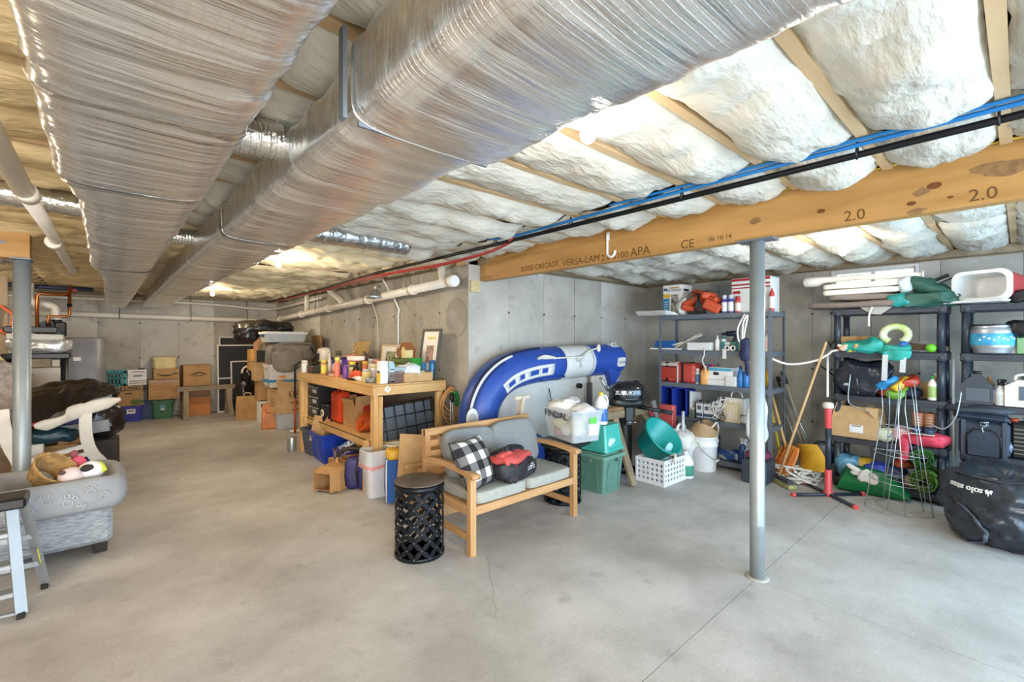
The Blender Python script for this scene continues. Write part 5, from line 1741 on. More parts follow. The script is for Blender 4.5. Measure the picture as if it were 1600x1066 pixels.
# ---- second board
z = ZB[3] + .006
TQ = mt('turquoise_nylon', '2FA597', .5, var=.12, bump=.4, bscale=14)
tq = T('turquoise_bag', 'turquoise cloth bag spread on the second board of the left black shelf', 'bag', 6.02, by(1362, 6.0), z)
MB().blob((0, .06, .055), (.26, .36, .13), .6, .04, 9, 28, 16, 3).build('body', TQ, tq)
MB().blob((-.07, -.21, .02), (.14, .24, .10), .7, .04, 11, 20, 12, 6).build('folds', TQ, tq)
MB().blob((-.155, -.22, -.03), (.03, .20, .10), .7, .02, 12, 16, 10, 7).build('hanging_fold', TQ, tq)
for y, l in ((-.13, .26), (-.27, .17)):
    MB().box((-.165, y, -.03 - l / 2), (.006, .045, l), rx=.04).build('strap', pl('C7C7C3', .8), tq)
sk = T('swim_ring', 'lime and white padded ring on the turquoise bag', 'toy', 6.02, by(1398, 6.0), z + .10)
MB().tube([(.02, .10 * math.cos(a), .075 + .085 * math.sin(a)) for a in [R(-60 + 300 * k / 16) for k in range(17)]], .035, 10).build('ring', mt('lime_white', 'B8CC6A', .5, h2='E4E6D2', scale=7), sk)
MB().tube([(.03, .09 * math.cos(a), .10 + .085 * math.sin(a)) for a in [R(20 + 130 * k / 10) for k in range(11)]], .010, 8).build('tube', pl('7F8F7A', .4), sk)
for px, hx, s_, l_ in ((1412, '3E6FC0', .09, 'blue toy ball beside the lime ring'), (1455, '6FC22E', .085, 'lime green ball at the right of the second black shelf')):
    solo('ball', l_, 'ball', MB().blob((0, 0, s_ / 2), (s_,) * 3, 1, 0, 3, 20, 14), pl(hx, .35), (5.98, by(px, 5.98), z + (.02 if px < 1420 else 0)))
m = MB()
for k in range(4):
    m.cyl((0, .14, .03 + .02 * k), (-.02, -.20, .015 + .010 * k), .008, n=8)
solo('thin_rods', 'bundle of brown rods beside the lime green ball', 'rods', m, pl('6A5740', .6), (6.05, by(1438, 6.0), z + .004))
rnd = random.Random(9)
for i, (px, hx, l_) in enumerate(((1303, '2B2724', 'black toy piece at the far left of the second black shelf'), (1312, 'C5683C', 'orange wooden toy piece on the second black shelf'), (1319, 'D9BFA4', 'cream rope toy on the second black shelf'), (1331, 'D6DB57', 'yellow foam toy on the second black shelf'), (1339, 'D7A26A', 'tan wooden block sticking over the edge of the second black shelf'), (1326, '7D6A9C', 'purple toy piece between the cream and yellow toys'))):
    solo('toy_piece', l_, 'toy', MB().blob((0, 0, .035), (.12, .07, .07), .6, .02, 14, 14, 10, i + 50).box((-.03, .01, .05), (.10, .03, .03), rz=rnd.uniform(-1, 1), ry=.3, bev=.006), pl(hx, .6), (5.96 + .02 * (i % 2), by(px, 5.96), z + .03 * (i == 0)), rz=rnd.uniform(-.8, .8), group='small toys on the black shelf')
for px, hx, l_ in ((1345, 'A8875C', 'brown flat box at the back of the second black shelf'),):
    carton('flat_box', l_, 6.26, by(px, 6.26), z, 0, .16, .40, .16, CARD2)
solo('white_rope', 'white rope slung from the grey shelf across to the left black shelf', 'rope', MB().tube([(5.70, onx(1196, 558, 5.70).y, onx(1196, 556, 5.70).z), (5.78, onx(1230, 568, 5.78).y, onx(1230, 569, 5.78).z), (5.85, onx(1270, 565, 5.85).y, onx(1270, 565, 5.85).z), (5.92, onx(1292, 554, 5.92).y, onx(1292, 555, 5.92).z), (5.93, onx(1300, 550, 5.93).y, onx(1300, 549, 5.93).z), (5.96, onx(1312, 552, 5.96).y, z + .012)], .013, 7, sub=6), ROPE)
# ---- third board
z = ZB[2] + .006
db = T('dry_bag', 'big round black duffel bag on the third board of the left black shelf', 'bag', 6.08, by(1346, 6.05), z)
DRY = mt('black_vinyl', '20262F', .3, var=.2, bump=.5, bscale=9)
MB().blob((0, 0, .17), (.36, .46, .37), .65, .055, 6, 40, 22, 11, squash=.01).build('body', DRY, db)
MB().cyl((-.176, .10, .10), (-.19, .10, .10), .028, n=16).build('valve', pl('A9B4BC', .4), db)
B((-.165, -.10, .27), (.01, .05, .03), ry=.3).build('paper_label', pl('DADCDC', .5), db)
MB().tube([(-.185, .0, .30), (-.19, .01, .20), (-.185, .0, .02)], .005, 6).build('cord', pl('7F858C', .5), db)
for i, (px, dz, hx, l_) in enumerate(((1384, .10, '2E86C0', 'blue inflatable strip on the third black shelf'), (1392, .05, 'C2382E', 'red inflatable beside the black duffel'), (1406, .10, 'E0B92F', 'yellow inflatable on top of the colourful pile'), (1418, .13, 'B8402C', 'red inflatable at the right of the colourful pile'), (1400, .02, '6FA03C', 'green inflatable at the bottom of the colourful pile'))):
    solo('inflatable_toy', l_, 'toy', MB().blob((0, 0, .04), (.16, .20, .08), .7, .03, 10, 18, 12, i + 60, rx=-.5), pl(hx, .35), (5.98 + .03 * (i % 2), by(px, 5.98), z + dz), rz=.3 * i, group='folded inflatables')
solo('dark_pouch', 'dark pouch under the colourful inflatables', 'bag', MB().blob((0, 0, .05), (.2, .3, .1), .6, .01), pl('1E2A44', .6), (6.12, by(1412, 6.1), z))
bottle('sunscreen_bottle', 'white bottle with green cap at the right of the third black shelf', 5.99, by(1457, 5.99), z, .24, .036, 'E9E6D6', '2C8A3E', '9FB56A')
bottle('pink_bottle', 'pink and white bottle behind the green capped bottle', 6.06, by(1463, 6.06), z, .26, .045, 'E5A9A2', 'E8E0DA', 'F0D9D2')
solo('paper_bag', 'tan paper behind the green capped bottle', 'paper', MB().box((0, 0, .08), (.02, .12, .16)), CARD2, (6.14, by(1450, 6.14), z))
solo('crimson_case', 'crimson case at the right end of the third black shelf', 'case', MB().box((0, 0, .09), (.2, .05, .18), bev=.01), pl('7E1F38', .4), (6.15, .535, z))
# ---- fourth board
z = ZB[1] + .006
bx = carton('labelled_box', 'open cardboard box with white label on the fourth board of the left black shelf', 6.09, by(1338, 5.98), z, R(-3), .34, .40, .20, CARD2, open_=True, flaps=(1, 1, 1, 1), ang=62)
B((-.172, -.02, .10), (.002, .12, .08)).build('paper_label', PAPER, bx)
B((-.1735, -.02, .13), (.001, .08, .012)).build('print', pl('8A8680', .6), bx)
rb = solo('red_dry_sack', 'coral red crumpled sack on the fourth black shelf under the boots', 'bag', MB().blob((0, 0, .065), (.24, .34, .13), .6, .025, 9, 26, 14, 15), mt('coral_sack', 'D8455A', .45, var=.15, bump=.4, bscale=14), (6.00, by(1446, 6.0), z))
solo('red_dry_sack', 'coral red sack neck hanging down in front of the fourth black shelf', 'bag', MB().blob((0, 0, 0), (.06, .08, .26), .8, .02, 12, 14, 10, 17), mt('coral_sack', 'D8455A'), (5.915, by(1412, 5.93), z - .05))
for i, px in enumerate((1434, 1452)):
    t = T('duck_boot', ['tan leather duck boot with navy sole, left one of the pair', 'tan leather duck boot with navy sole, right one of the pair'][i], 'boot', 6.0, by(px, 6.0), z + .122, R(4 * i), 'duck boots')
    MB().blob((-.02, 0, .035), (.22, .085, .07), .6).build('rubber_foot', pl('34425A', .5), t)
    B((-.02, 0, .006), (.225, .09, .012), bev=.005).build('sole', pl('CFC6B4', .6), t)
    MB().lathe([(.046, .05), (.047, .10), (.05, .17), (.052, .20), (.045, .20), (.042, .06)], (.03, 0, 0), 16, 1.15).build('shaft', mt('tan_leather', 'A96E4E', .6, var=.1), t)
    for k in range(4):
        MB().tube([(-.028, -.025, .075 + .026 * k), (-.036, 0, .08 + .026 * k), (-.028, .025, .075 + .026 * k)], .004, 5).build('lace', pl('D6C6A8', .7), t)
for i, (px, hx, s_, l_) in enumerate(((1374, '2E58A6', .11, 'blue crumpled plastic on the fourth black shelf'), (1384, 'C9CBB0', .12, 'cream rag on the fourth black shelf'), (1396, '9DA4A8', .11, 'grey rag on the fourth black shelf behind the wire cages'), (1410, 'E3A9AC', .12, 'pale pink ball of cloth next to the coral sack'))):
    solo('rag', l_, 'cloth', MB().blob((0, 0, s_ / 2), (s_ * 1.2, s_ * 1.3, s_), .8, .025, 12, 18, 12, i + 80), pl(hx, .8), (5.99, by(px, 5.99), z + (.04 if i == 3 else 0)))
# ---- bottom board
z = ZB[0] + .006
for i, (px, hx, sz, l_) in enumerate(((1326, '5E93B0', (.24, .22, .24), 'clear blue plastic bag on the bottom board'), (1345, 'C09A32', (.22, .20, .22), 'yellow and black sack on the bottom board'), (1372, '3A4FB4', (.24, .24, .20), 'blue plastic bag on the bottom board behind the gloves'), (1384, 'A8683C', (.16, .14, .14), 'terracotta pot on the bottom board'), (1398, '27375C', (.24, .20, .18), 'navy tool bucket on the bottom board'), (1412, 'C55A34', (.16, .14, .08), 'orange tools in the navy bucket'), (1412, 'B79A82', (.14, .14, .14), 'tan work glove beside the navy bucket'))):
    solo(['plastic_bag', 'sack', 'plastic_bag', 'flower_pot', 'tool_bucket', 'garden_tool', 'work_glove'][i], l_, ['bag', 'sack', 'bag', 'pot', 'bucket', 'tool', 'glove'][i], MB().blob((0, 0, sz[2] / 2), sz, .7, .03, 9, 20, 12, i + 90), mt('bottom_' + hx, hx, .4, var=.25, scale=14), (6.04 + .06 * (i % 2), by(px, 6.04), z + (.18 if i == 5 else (.0 if i != 6 else .0))))
TURF = mt('artificial_turf', '3F7A24', .9, h2='86A63C', scale=45, bump=1.0, bscale=120)
for i, (px, z_, hx) in enumerate(((1446, .0, 0), (1444, .235, 1))):
    t = T('turf_roll', ['yellow green rolled artificial turf on the bottom board at the right', 'darker green roll of turf lying on the lower turf roll'][i], 'turf roll', 6.0 + .02 * i, by(px, 6.0), z + z_)
    m = MB()
    sp_pts = []
    rr = .115 - .018 * i
    for k in range(70):
        a = 2 * pi * 3.4 * k / 69
        sp_pts.append((rr * (.38 + .62 * k / 69) * math.cos(a), rr * (.38 + .62 * k / 69) * math.sin(a)))
    m.grid(lambda u, v: (-.14 + .34 * v, sp_pts[int(round(u * 69))][0], rr + sp_pts[int(round(u * 69))][1]), 70, 6, thick=.012)
    m.build('roll', TURF if i == 0 else mt('artificial_turf_dark', '1F5E24', .9, h2='4F8A3A', scale=45, bump=1.0, bscale=120), t)

# ---- right black unit
z = ZB[4] + .006
rc = T('picnic_cooler', 'red picnic cooler with white inside, lying on its side on the right black shelf', 'cooler', 6.05, by(1543, 6.0), z, R(-20))
rp_ = lambda w_, h_, x, r=.075: [(x, y, .155 + zz) for y, zz in rim_poly(w_, h_, r, 6)]
m = MB()
ring_loft([rp_(.32, .20, .22, .06), rp_(.35, .23, .20), rp_(.40, .27, -.10), rp_(.40, .27, -.11)], True, False, m=m)
m.build('shell', pl('B5292C', .35), rc)
m = MB()
ring_loft([rp_(.40, .27, -.10), rp_(.41, .28, -.10), rp_(.41, .28, -.13), rp_(.35, .22, -.13), rp_(.31, .19, .14, .06)], False, True, m=m)
m.build('liner', WPLAS, rc)
lidm = MB().box((-.16, .02, .012), (.14, .42, .022), bev=.008)
lidm.build('lid', WPLAS, rc)
solo('black_ratchet', 'black strap buckle at the far right of the right black shelf top', 'strap', MB().blob((0, 0, .05), (.16, .18, .10), .7, .03, 12, 16, 10, 5), BLK, (6.0, by(1597, 6.0), z))
z = ZB[3] + .006
kg = T('party_keg', 'small silver keg with blue band on the second board of the right black shelf', 'keg', 6.0, by(1550, 6.0), z)
MB().lathe([(.115, 0), (.125, .01), (.125, .03), (.14, .05), (.143, .06), (.143, .20), (.135, .225), (.125, .235), (.130, .25), (.130, .262), (.118, .262), (.118, .245), (0, .243)], n=32).build('keg', mt('brushed_silver', 'B9BCC0', .3, .7), kg)
MB().lathe([(.1435, .075), (.145, .077), (.145, .178), (.1435, .18)], n=32).build('blue_band', mt('keg_print', '2A86B8', .4, h2='57B4DA', scale=12), kg)
for k in range(9):
    a = R(150 + 12 * k)
    MB().blob((.145 * math.cos(a), .145 * math.sin(a), .135 + .012 * ((k * 5) % 3 - 1)), (.008, .02, .016), 1, 0, 3, 8, 6).build('white_print', PAPER, kg)
MB().lathe([(.1305, .248), (.132, .249), (.132, .262), (.1305, .263)], n=32).build('rim_band', BLK, kg)
for i, (px, dx, s_, hx, l_) in enumerate(((1587, .05, (.14, .08, .17), 'DAD9D2', 'white box behind the silver keg'), (1594, .0, (.10, .05, .15), '7FA06A', 'green and white box at the right edge beside the keg'), (1580, .08, (.15, .05, .10), 'B9AE92', 'cream cloth between keg and boxes'))):
    solo('small_box', l_, 'box', MB().box((0, 0, s_[2] / 2), s_, bev=.004), pl(hx, .6), (6.02 + dx, by(px, 6.02), z), rz=.1 * i)
solo('black_helmet', 'black crumpled bag hanging above the boxes at the right edge', 'bag', MB().blob((0, 0, .06), (.2, .16, .13), .7, .03, 9, 18, 12, 7), pl('17191C', .35), (6.02, by(1594, 6.0), z + .16))
z = ZB[2] + .006
oj = T('oil_jug', 'dark grey motor oil jug on the third board of the right black shelf', 'jug', 6.0, by(1527, 6.0), z)
m = MB()
prof = [(-.10, 0), (.10, 0), (.105, .01), (.105, .16), (.04, .245), (.03, .25), (.03, .275), (-.03, .275), (-.03, .25), (-.045, .245), (-.105, .175), (-.105, .01)]
m.prism([(x, y) for x, y in prof], .12, frame((0, 0, 0), (-1, 0, 0)))
m.build('jug', mt('dark_grey_jug', '41464C', .35, var=.05), oj)
B((-.062, 0, .085), (.004, .15, .12), bev=.002).build('label_panel', pl('555B62', .4), oj)
B((.01, -.107, .08), (.09, .004, .12)).build('side_label', pl('A99AA8', .5), oj)
MB().cyl((0, 0, .27), (0, 0, .30), .028, n=14).build('cap', BLK, oj)
sp_ = bottle('garden_spray', 'white and red spray bottle with black trigger on the right black shelf', 5.99, by(1563, 5.99), z, .24, .042, 'DAD6D0', '1B1D20', 'C9C5BE', 'spray', rz=R(150))
B((-.02, -.040, .07), (.04, .006, .11)).build('red_print', pl('B8232B', .5), sp_)
aj = T('coolant_jug', 'beige coolant jug with grey label cut by the right edge of the picture', 'jug', 6.0, by(1599, 6.0), z)
MB().prism([(-.11, 0), (.11, 0), (.11, .18), (.06, .23), (-.03, .235), (-.11, .18)], .12, frame((0, 0, 0), (-1, 0, 0))).build('jug', pl('E0D6C6', .4), aj)
B((-.062, -.03, .12), (.004, .11, .12)).build('paper_label', pl('59636E', .5), aj)
MB().tube([(0, .05, .22), (0, .04, .27), (0, -.02, .28), (0, -.06, .23)], .012, 8, sub=4).build('handle', pl('E8E4DC', .4), aj)
solo('red_oil_cap', 'small red bottle top behind the dark oil jug', 'bottle', MB().lathe([(.03, 0), (.03, .18), (.015, .21), (.015, .25), (0, .25)], n=14), pl('8E2F3A', .4), (6.12, by(1512, 6.12), z))
solo('tan_bottle', 'tan bottle behind the oil jug at its right', 'bottle', MB().lathe([(.035, 0), (.035, .18), (.015, .21), (.015, .245), (0, .245)], n=14), pl('B9855C', .4), (6.12, by(1546, 6.12), z))
solo('green_bottle', 'green and red bottle between the spray bottle and the beige jug', 'bottle', MB().lathe([(.03, 0), (.03, .15), (.015, .18), (.015, .2), (0, .2)], n=14), pl('4E6B3A', .4), (6.1, by(1577, 6.1), z))
z = ZB[1] + .006
bp_ = T('cooler_backpack', 'navy backpack with front pocket and metal clip on the right black shelf', 'backpack', 6.02, by(1538, 6.0), z - .03)
NVY = mt('navy_nylon', '2A3342', .55, var=.12, bump=.2, bscale=50)
B((0, 0, .18), (.24, .33, .34), bev=.04).build('body', NVY, bp_)
MB().prism([(-.10, -.12), (.10, -.12), (.10, .05), (.06, .11), (-.06, .11), (-.10, .05)], .03, frame((-.13, 0, .15), (-1, 0, 0))).build('front_pocket', NVY, bp_)
MB().tube([(-.146, .105, .03), (-.146, .105, .20), (-.146, .06, .262), (-.146, -.06, .262), (-.146, -.105, .20), (-.146, -.105, .03)], .006, 6).build('zip', BLK, bp_)
B((-.02, .02, .37), (.24, .36, .07), bev=.03, rx=.05).build('top_flap', NVY, bp_)
for y in (.13, -.13):
    B((-.125, y, .18), (.012, .03, .32)).build('strap', pl('3F4854', .6), bp_)
MB().tube([(-.14, .0, .33), (-.15, -.02, .31), (-.15, .01, .28), (-.15, .0, .24)], .006, 6, sub=3).build('clip', ALU, bp_)
MB().tube([(-.14, .02, .33), (-.145, -.03, .335), (-.14, -.03, .30), (-.14, .02, .30)], .006, 6, closed=True).build('ring', ALU, bp_)
solo('dark_folded_cover', 'dark folded cover lying over the top of the navy backpack', 'cover', MB().blob((0, 0, .03), (.28, .44, .06), .6, .02, 8, 24, 10, 18), mt('charcoal_cover', '3A3F47', .6, bump=.3, bscale=20), (6.02, by(1530, 6.0), z + .375))
solo('plastic_bag', 'crumpled clear blue bag right of the navy backpack', 'bag', MB().blob((0, 0, .10), (.14, .14, .2), .8, .035, 12, 18, 12, 24), mt('clear_blue_bag', '8FA6C4', .25, alpha=.85), (6.0, by(1573, 6.0), z))
ht = T('space_heater', 'black slatted heater with orange knob at the right edge, fourth board', 'heater', 6.02, by(1600, 6.0), z)
B((0, 0, .16), (.18, .16, .32), bev=.02).build('body', BLK, ht)
for k in range(7):
    B((-.092, 0, .05 + .035 * k), (.006, .12, .010)).build('slat', pl('7C7A70', .5, .4), ht)
MB().cyl((-.02, .06, .32), (-.02, .06, .345), .03, n=12).build('knob', pl('B8402A', .4), ht)

# ---- things on the floor in front of the black shelves
gb = T('plastic_sled', 'glossy dark green plastic sled standing on edge in front of the black shelf', 'sled')
GRN = mt('green_sled_plastic', '0E6A3A', .3, var=.15, scale=5)
pA, pB = Vector((5.80, 1.30, 0)), Vector((5.84, .72, 0))
dv = (pB - pA)
m = MB()
prof = [(0, .03), (.02, .14), (.10, .23), (.28, .255), (.5, .245), (.62, .235), (.75, .19), (.9, .12), (1.0, .06)]
def sl(u, v):
    t_ = u
    for (a, b), (c_, d_) in zip(prof, prof[1:]):
        if a <= t_ <= c_ + 1e-9:
            h_ = b + (d_ - b) * (t_ - a) / (c_ - a)
            break
    p_ = pA + dv * t_
    return (p_.x - .05 * math.sin(pi * v) + .06 * v * v, p_.y, .012 + h_ * v * 1.05 * (1 if v < .999 else .99))
m.grid(sl, 40, 12, thick=.012)
m.build('shell', GRN, gb)
gl_ = solo('work_glove', 'white and tan work glove draped over the green sled', 'glove', MB().blob((0, 0, .04), (.10, .15, .13), .7, .035, 12, 18, 14, 12).blob((.0, .12, .09), (.05, .16, .045), .7, .01, 9, 14, 8, 4, rx=.5).blob((0, .10, .05), (.05, .12, .04), .7, .01, 9, 14, 8, 5, rx=.2), mt('white_glove', 'DAD7D0', .85, var=.08), (5.77, onx(1358, 740, 5.77).y, .17))

tee = T('batting_tee', 'red and navy batting tee with crossed feet standing on the floor', 'batting tee', 5.50, 1.315, 0)
CORAL = mt('coral_tee', 'D34C4C', .4, var=.04)
NAV = mt('navy_tube', '26303E', .4, var=.08)
for a, b in ((Vector((-.30, .235, 0)), Vector((.27, -.24, 0))), (Vector((.245, .28, 0)), Vector((-.245, -.28, 0)))):
    MB().cyl(a + Vector((0, 0, .02)), b + Vector((0, 0, .02)), .017, n=12).build('foot', NAV, tee)
    for e_ in (a, b):
        q_ = e_.normalized()
        MB().cyl(e_ * .93 + Vector((0, 0, .021)), e_ * 1.02 + Vector((0, 0, .021)), .022, n=12).build('foot_cap', CORAL, tee)
MB().lathe([(.045, 0), (.045, .04), (.032, .06), (.032, .26), (.028, .27)], n=16).build('lower_sleeve', CORAL, tee)
MB().lathe([(.026, .26), (.026, .72)], n=16).build('tube', NAV, tee)
MB().lathe([(.028, .69), (.030, .70), (.034, .86), (.042, .90)], n=16).build('upper_sleeve', CORAL, tee)
MB().lathe([(.0, .885), (.047, .895), (.049, .92), (.046, .945), (.030, .955), (0, .957)], n=18).build('ball_cup', WPLASW, tee)
rop = MB().tube([(5.60, onx(1293, 645, 5.6).y, 1.0), (5.78, onx(1293, 600, 5.78).y, 1.22), (5.93, onx(1293, 556, 5.93).y, 1.43)], .011, 7)
solo('white_rope', 'white rope hanging straight down behind the batting tee', 'rope', rop, ROPE)

# push broom: long wooden handle, dark head with yellow bristles
br_ = T('push_broom', 'push broom with long pale wooden handle leaning left of the batting tee', 'broom')
h0, h1 = Vector((5.58, 1.80, .07)), Vector((5.86, onx(1291, 540, 5.86).y, onx(1291, 535, 5.86).z))
MB().cyl(h0, h1, .014, .012, 10).build('handle', wood('broom_handle', 'C89F6C', 'DDBb8c'.upper(), 'z', 10), br_)
hd0, hd1 = Vector((5.745, 1.97, .055)), Vector((5.43, 1.63, .045))
mid, dr = (hd0 + hd1) / 2, (hd1 - hd0)
B(mid + Vector((0, 0, .015)), (dr.length, .07, .045), rz=math.atan2(dr.y, dr.x), bev=.01).build('head', pl('3E444A', .5), br_)
B(mid + Vector((-.02, -.02, -.022)), (dr.length * .98, .085, .045), rz=math.atan2(dr.y, dr.x)).build('bristles', mt('broom_bristle', '8E8B5E', .9, h2='C6C078', scale=60, bump=.5), br_)
solo('white_rope', 'big pile of white rope on the floor behind the push broom', 'rope', (lambda m: [m.tube([(rnd.uniform(-.25, .25), rnd.uniform(-.22, .22), rnd.uniform(.012, .16 if k < 9 else .05)) for _ in range(7)], .012, 6, sub=6) for k in range(14)] and m)(MB()), ROPE, (5.85, 1.72, .003))
# hand tools leaning in the gap between the shelves
def tool(name, label, cat, p0, p1, r, mat, grip=None, gl=.2, gr=None):
    t = T(name, label, cat)
    p0, p1 = Vector(p0), Vector(p1)
    MB().cyl(p0, p1, r, n=10).build('handle', mat, t)
    if grip:
        d_ = (p1 - p0).normalized()
        MB().cyl(p1 - d_ * gl, p1 + d_ * .005, gr or r * 1.6, n=10).build('grip', grip, t)
    return t


ORP = mt('orange_shovel', 'D97F35', .45, var=.1)
YEL = pl('D9A42E', .4)
t = tool('snow_shovel', 'orange plastic snow shovel with wooden handle leaning by the column', 'shovel', (5.92, onx(1228, 690, 5.92).y, .34), (6.30, onx(1196, 572, 6.3).y, 1.20), .015, PINEZ, YEL, .18, .022)


def scoop(c0, down, side, L_, W_, dep, m, nv=12):
    d_, s_ = Vector(down).normalized(), Vector(side).normalized()
    n_ = d_.cross(s_).normalized()
    m.grid(lambda u, v: c0 + d_ * (L_ * (v - .5)) + s_ * (W_ * (u - .5) * (.72 + .34 * v)) + n_ * (dep * (1 - (2 * u - 1) ** 2) * .55 + dep * .9 * (v - .35) ** 2 * 2), 14, nv, thick=.010)
    return d_, s_, n_


c0 = Vector((5.88, onx(1230, 715, 5.88).y, .21))
mm = MB()
d_, s_, n_ = scoop(c0, (-.10, .12, -.34), (-.62, -.75, -.05), .34, .34, .07, mm)
mm.build('blade', ORP, t)
for k in range(4):
    a_ = c0 + s_ * (-.11 + .073 * k) + n_ * .045
    MB().cyl(a_ - d_ * .12, a_ + d_ * .13, .007, n=6).build('blade_rib', ORP, t)
tool('yellow_pole', 'thin yellow pole leaning beside the orange snow shovel', 'pole', (5.95, onx(1220, 700, 5.95).y, .22), (6.30, onx(1193, 570, 6.3).y, 1.22), .014, pl('D6C23A', .4), BLK, .02)
t = tool('snow_pusher', 'yellow snow shovel with steel handle and dark blade behind the tee', 'shovel', (6.2, onx(1264, 690, 6.2).y, .38), (6.50, onx(1219, 590, 6.5).y, 1.05), .013, GALV)
mm = MB()
c0 = Vector((5.98, onx(1270, 710, 5.98).y, .25))
d_, s_, n_ = scoop(c0, (-.12, -.14, -.30), (-.35, -.90, .18), .32, .34, .09, mm)
mm.build('blade', YEL, t)
MB().blob(c0 + Vector((.10, -.08, .06)), (.12, .22, .26), .6, 0, 3, 20, 12, 0, .4).build('blade_back', pl('222A38', .4), t)
for i, (a, b) in enumerate(((1223, 590), (1215, 598))):
    tool('paddle', ['pale shafted paddle with black grip, taller one of the two', 'pale shafted paddle with black grip, shorter one of the two'][i], 'paddle', (6.3, onx(1264 - 4 * i, 690, 6.3).y, .22), (6.56, onx(a, b, 6.56).y, onx(a, b - 8, 6.56).z), .013, pl('C9C2B2', .4), BLK, .16, .024)
tool('steel_bar', 'bent grey steel bar leaning behind the paddles', 'bar', (6.3, onx(1252, 690, 6.3).y, .2), (6.62, onx(1207, 590, 6.62).y, 1.05), .011, GALV)
tool('metal_rods', 'thin dark rods resting on the wall beside the left black shelf', 'rods', (6.25, onx(1303, 595, 6.25).y, 1.18), (6.66, onx(1272, 570, 6.66).y, 1.32), .008, BLKM)
ws = solo('white_sheet', 'tall white sheet of plastic hanging by the right end of the grey shelf', 'sheet', MB().blob((0, 0, .34), (.15, .20, .56), .7, .03, 4, 22, 20, 33), pl('DCDCE0', .6), (5.47, 1.985, .335))
solo('dark_crate', 'dark grey plastic crate on the floor under the white sheet behind the column', 'crate', MB().box((0, 0, .13), (.30, .26, .26), bev=.02), pl('353A44', .5), (5.47, 1.97, 0))
solo('maroon_bag', 'maroon bag squeezed between the white sheet and the dark crate', 'bag', MB().blob((0, 0, .04), (.24, .24, .09), .7, .02), pl('6A2A44', .6), (5.47, 1.97, .262))
# window cages of wire on the floor
WIRE = pl('AEB4B6', .35, .7)


def cage(label, x, y, rz, upside, h=.98):
    t = T('wire_cage', label, 'plant support', x, y, 0, rz)
    rr = [.225, .185, .145, .105]
    zs = [.006, .27, .52, .77]
    for r, z_ in zip(rr, zs):
        MB().tube([(r * math.cos(2 * pi * k / 28), r * math.sin(2 * pi * k / 28), z_ + .02 * math.sin(2 * pi * k / 28)) for k in range(28)], .0035, 5, closed=True).build('hoop', WIRE, t)
    for k in range(4):
        a = 2 * pi * k / 4 + .3
        pts = [(r * math.cos(a), r * math.sin(a), z_) for r, z_ in zip(rr, zs)]
        pts.append((.085 * math.cos(a), .085 * math.sin(a), h - .04)); pts.append(((.06 + .05 * (k % 2)) * math.cos(a + .4), (.05 + .07 * (k % 2)) * math.sin(a + .4), h + .12 + .04 * (k % 3)))
        MB().tube(pts, .0042, 5).build('stake', WIRE, t)
    return t


cage('wire tomato cage standing upside down on the floor, front one of the two', 5.52, .80, .2, True)
cage('wire tomato cage nested behind the front one, leaning right', 5.62, .72, .75, True, 1.02)
solo('wire_stake', 'bent grey wire rising in front of the cardboard box on the left black shelf', 'wire', MB().tube([(5.86, onx(1329, 585, 5.86).y, onx(1329, 585, 5.86).z), (5.86, onx(1325, 622, 5.86).y, onx(1325, 622, 5.86).z), (5.86, onx(1332, 634, 5.86).y, onx(1332, 634, 5.86).z), (5.86, onx(1362, 645, 5.86).y, onx(1362, 645, 5.86).z)], .0055, 6, sub=4), WIRE)
solo('wire_stake', 'long curved grey wire between the two black shelves', 'wire', MB().tube([(5.86, onx(1502, 612, 5.86).y, onx(1502, 612, 5.86).z), (5.86, onx(1494, 650, 5.86).y, onx(1494, 650, 5.86).z), (5.86, onx(1476, 670, 5.86).y, onx(1476, 670, 5.86).z), (5.86, onx(1455, 664, 5.86).y, onx(1455, 664, 5.86).z)], .0065, 6, sub=5), WIRE)
solo('aluminium_pole', 'upright pale metal pole in the gap between the two black shelves', 'pole', MB().cyl((0, 0, 0), (0, 0, 1.42), .014, n=10), ALU, (5.99, .43, 0))
MB()

# big black bag at the right edge
BAGM = mt('black_fire_pit_bag', '2A2F36', .30, var=.25, scale=4, bump=.6, bscale=8, spec=.6)
fb = T('carry_bag', 'huge slumped black carry bag with white upside down lettering at the right edge', 'bag', 5.33, .05, 0)
m = MB()


def bagf(u, v):
    a = 2 * pi * u
    prof_ = [(.0, .0), (.26, .004), (.33, .05), (.365, .16), (.375, .28), (.385, .40), (.36, .50), (.30, .545), (.20, .52), (.10, .43), (0, .40)]
    t_ = v * (len(prof_) - 1)
    i = min(int(t_), len(prof_) - 2)
    f_ = t_ - i
    r = prof_[i][0] + (prof_[i + 1][0] - prof_[i][0]) * f_
    z_ = prof_[i][1] + (prof_[i + 1][1] - prof_[i][1]) * f_
    q = Vector((math.cos(a) * 2.0, math.sin(a) * 2.0, z_ * 5))
    n_ = noise.noise(q * 1.0 + Vector((3, 1, 7)))
    n2 = noise.noise(q * 2.3 + Vector((0, 0, 9)))
    n3 = 1 - abs(noise.noise(q * 1.5 + Vector((a, 4, z_ * 3)))) * 2
    da_ = ((math.degrees(a) % 360) - 142) / 40
    calm = 1 - .85 * math.exp(-da_ * da_ * 1.2) * math.exp(-((v - .535) / .09) ** 2)
    n_, n2, n3 = n_ * calm, n2 * calm, n3 * calm
    fold = .042 * n_ + .020 * n2 + .034 * n3 * n3 * (1 if n3 > 0 else 0)
    z_ += (.05 * math.sin(a * 2 + 1) + .04 * n_) * max(0, v - .4) * calm
    return ((r + fold * min(1, r * 5)) * math.cos(a), (r + fold * min(1, r * 5)) * 1.05 * math.sin(a), max(.001, z_))


m.grid(bagf, 110, 70, closeu=True)
m.build('body', BAGM, fb)


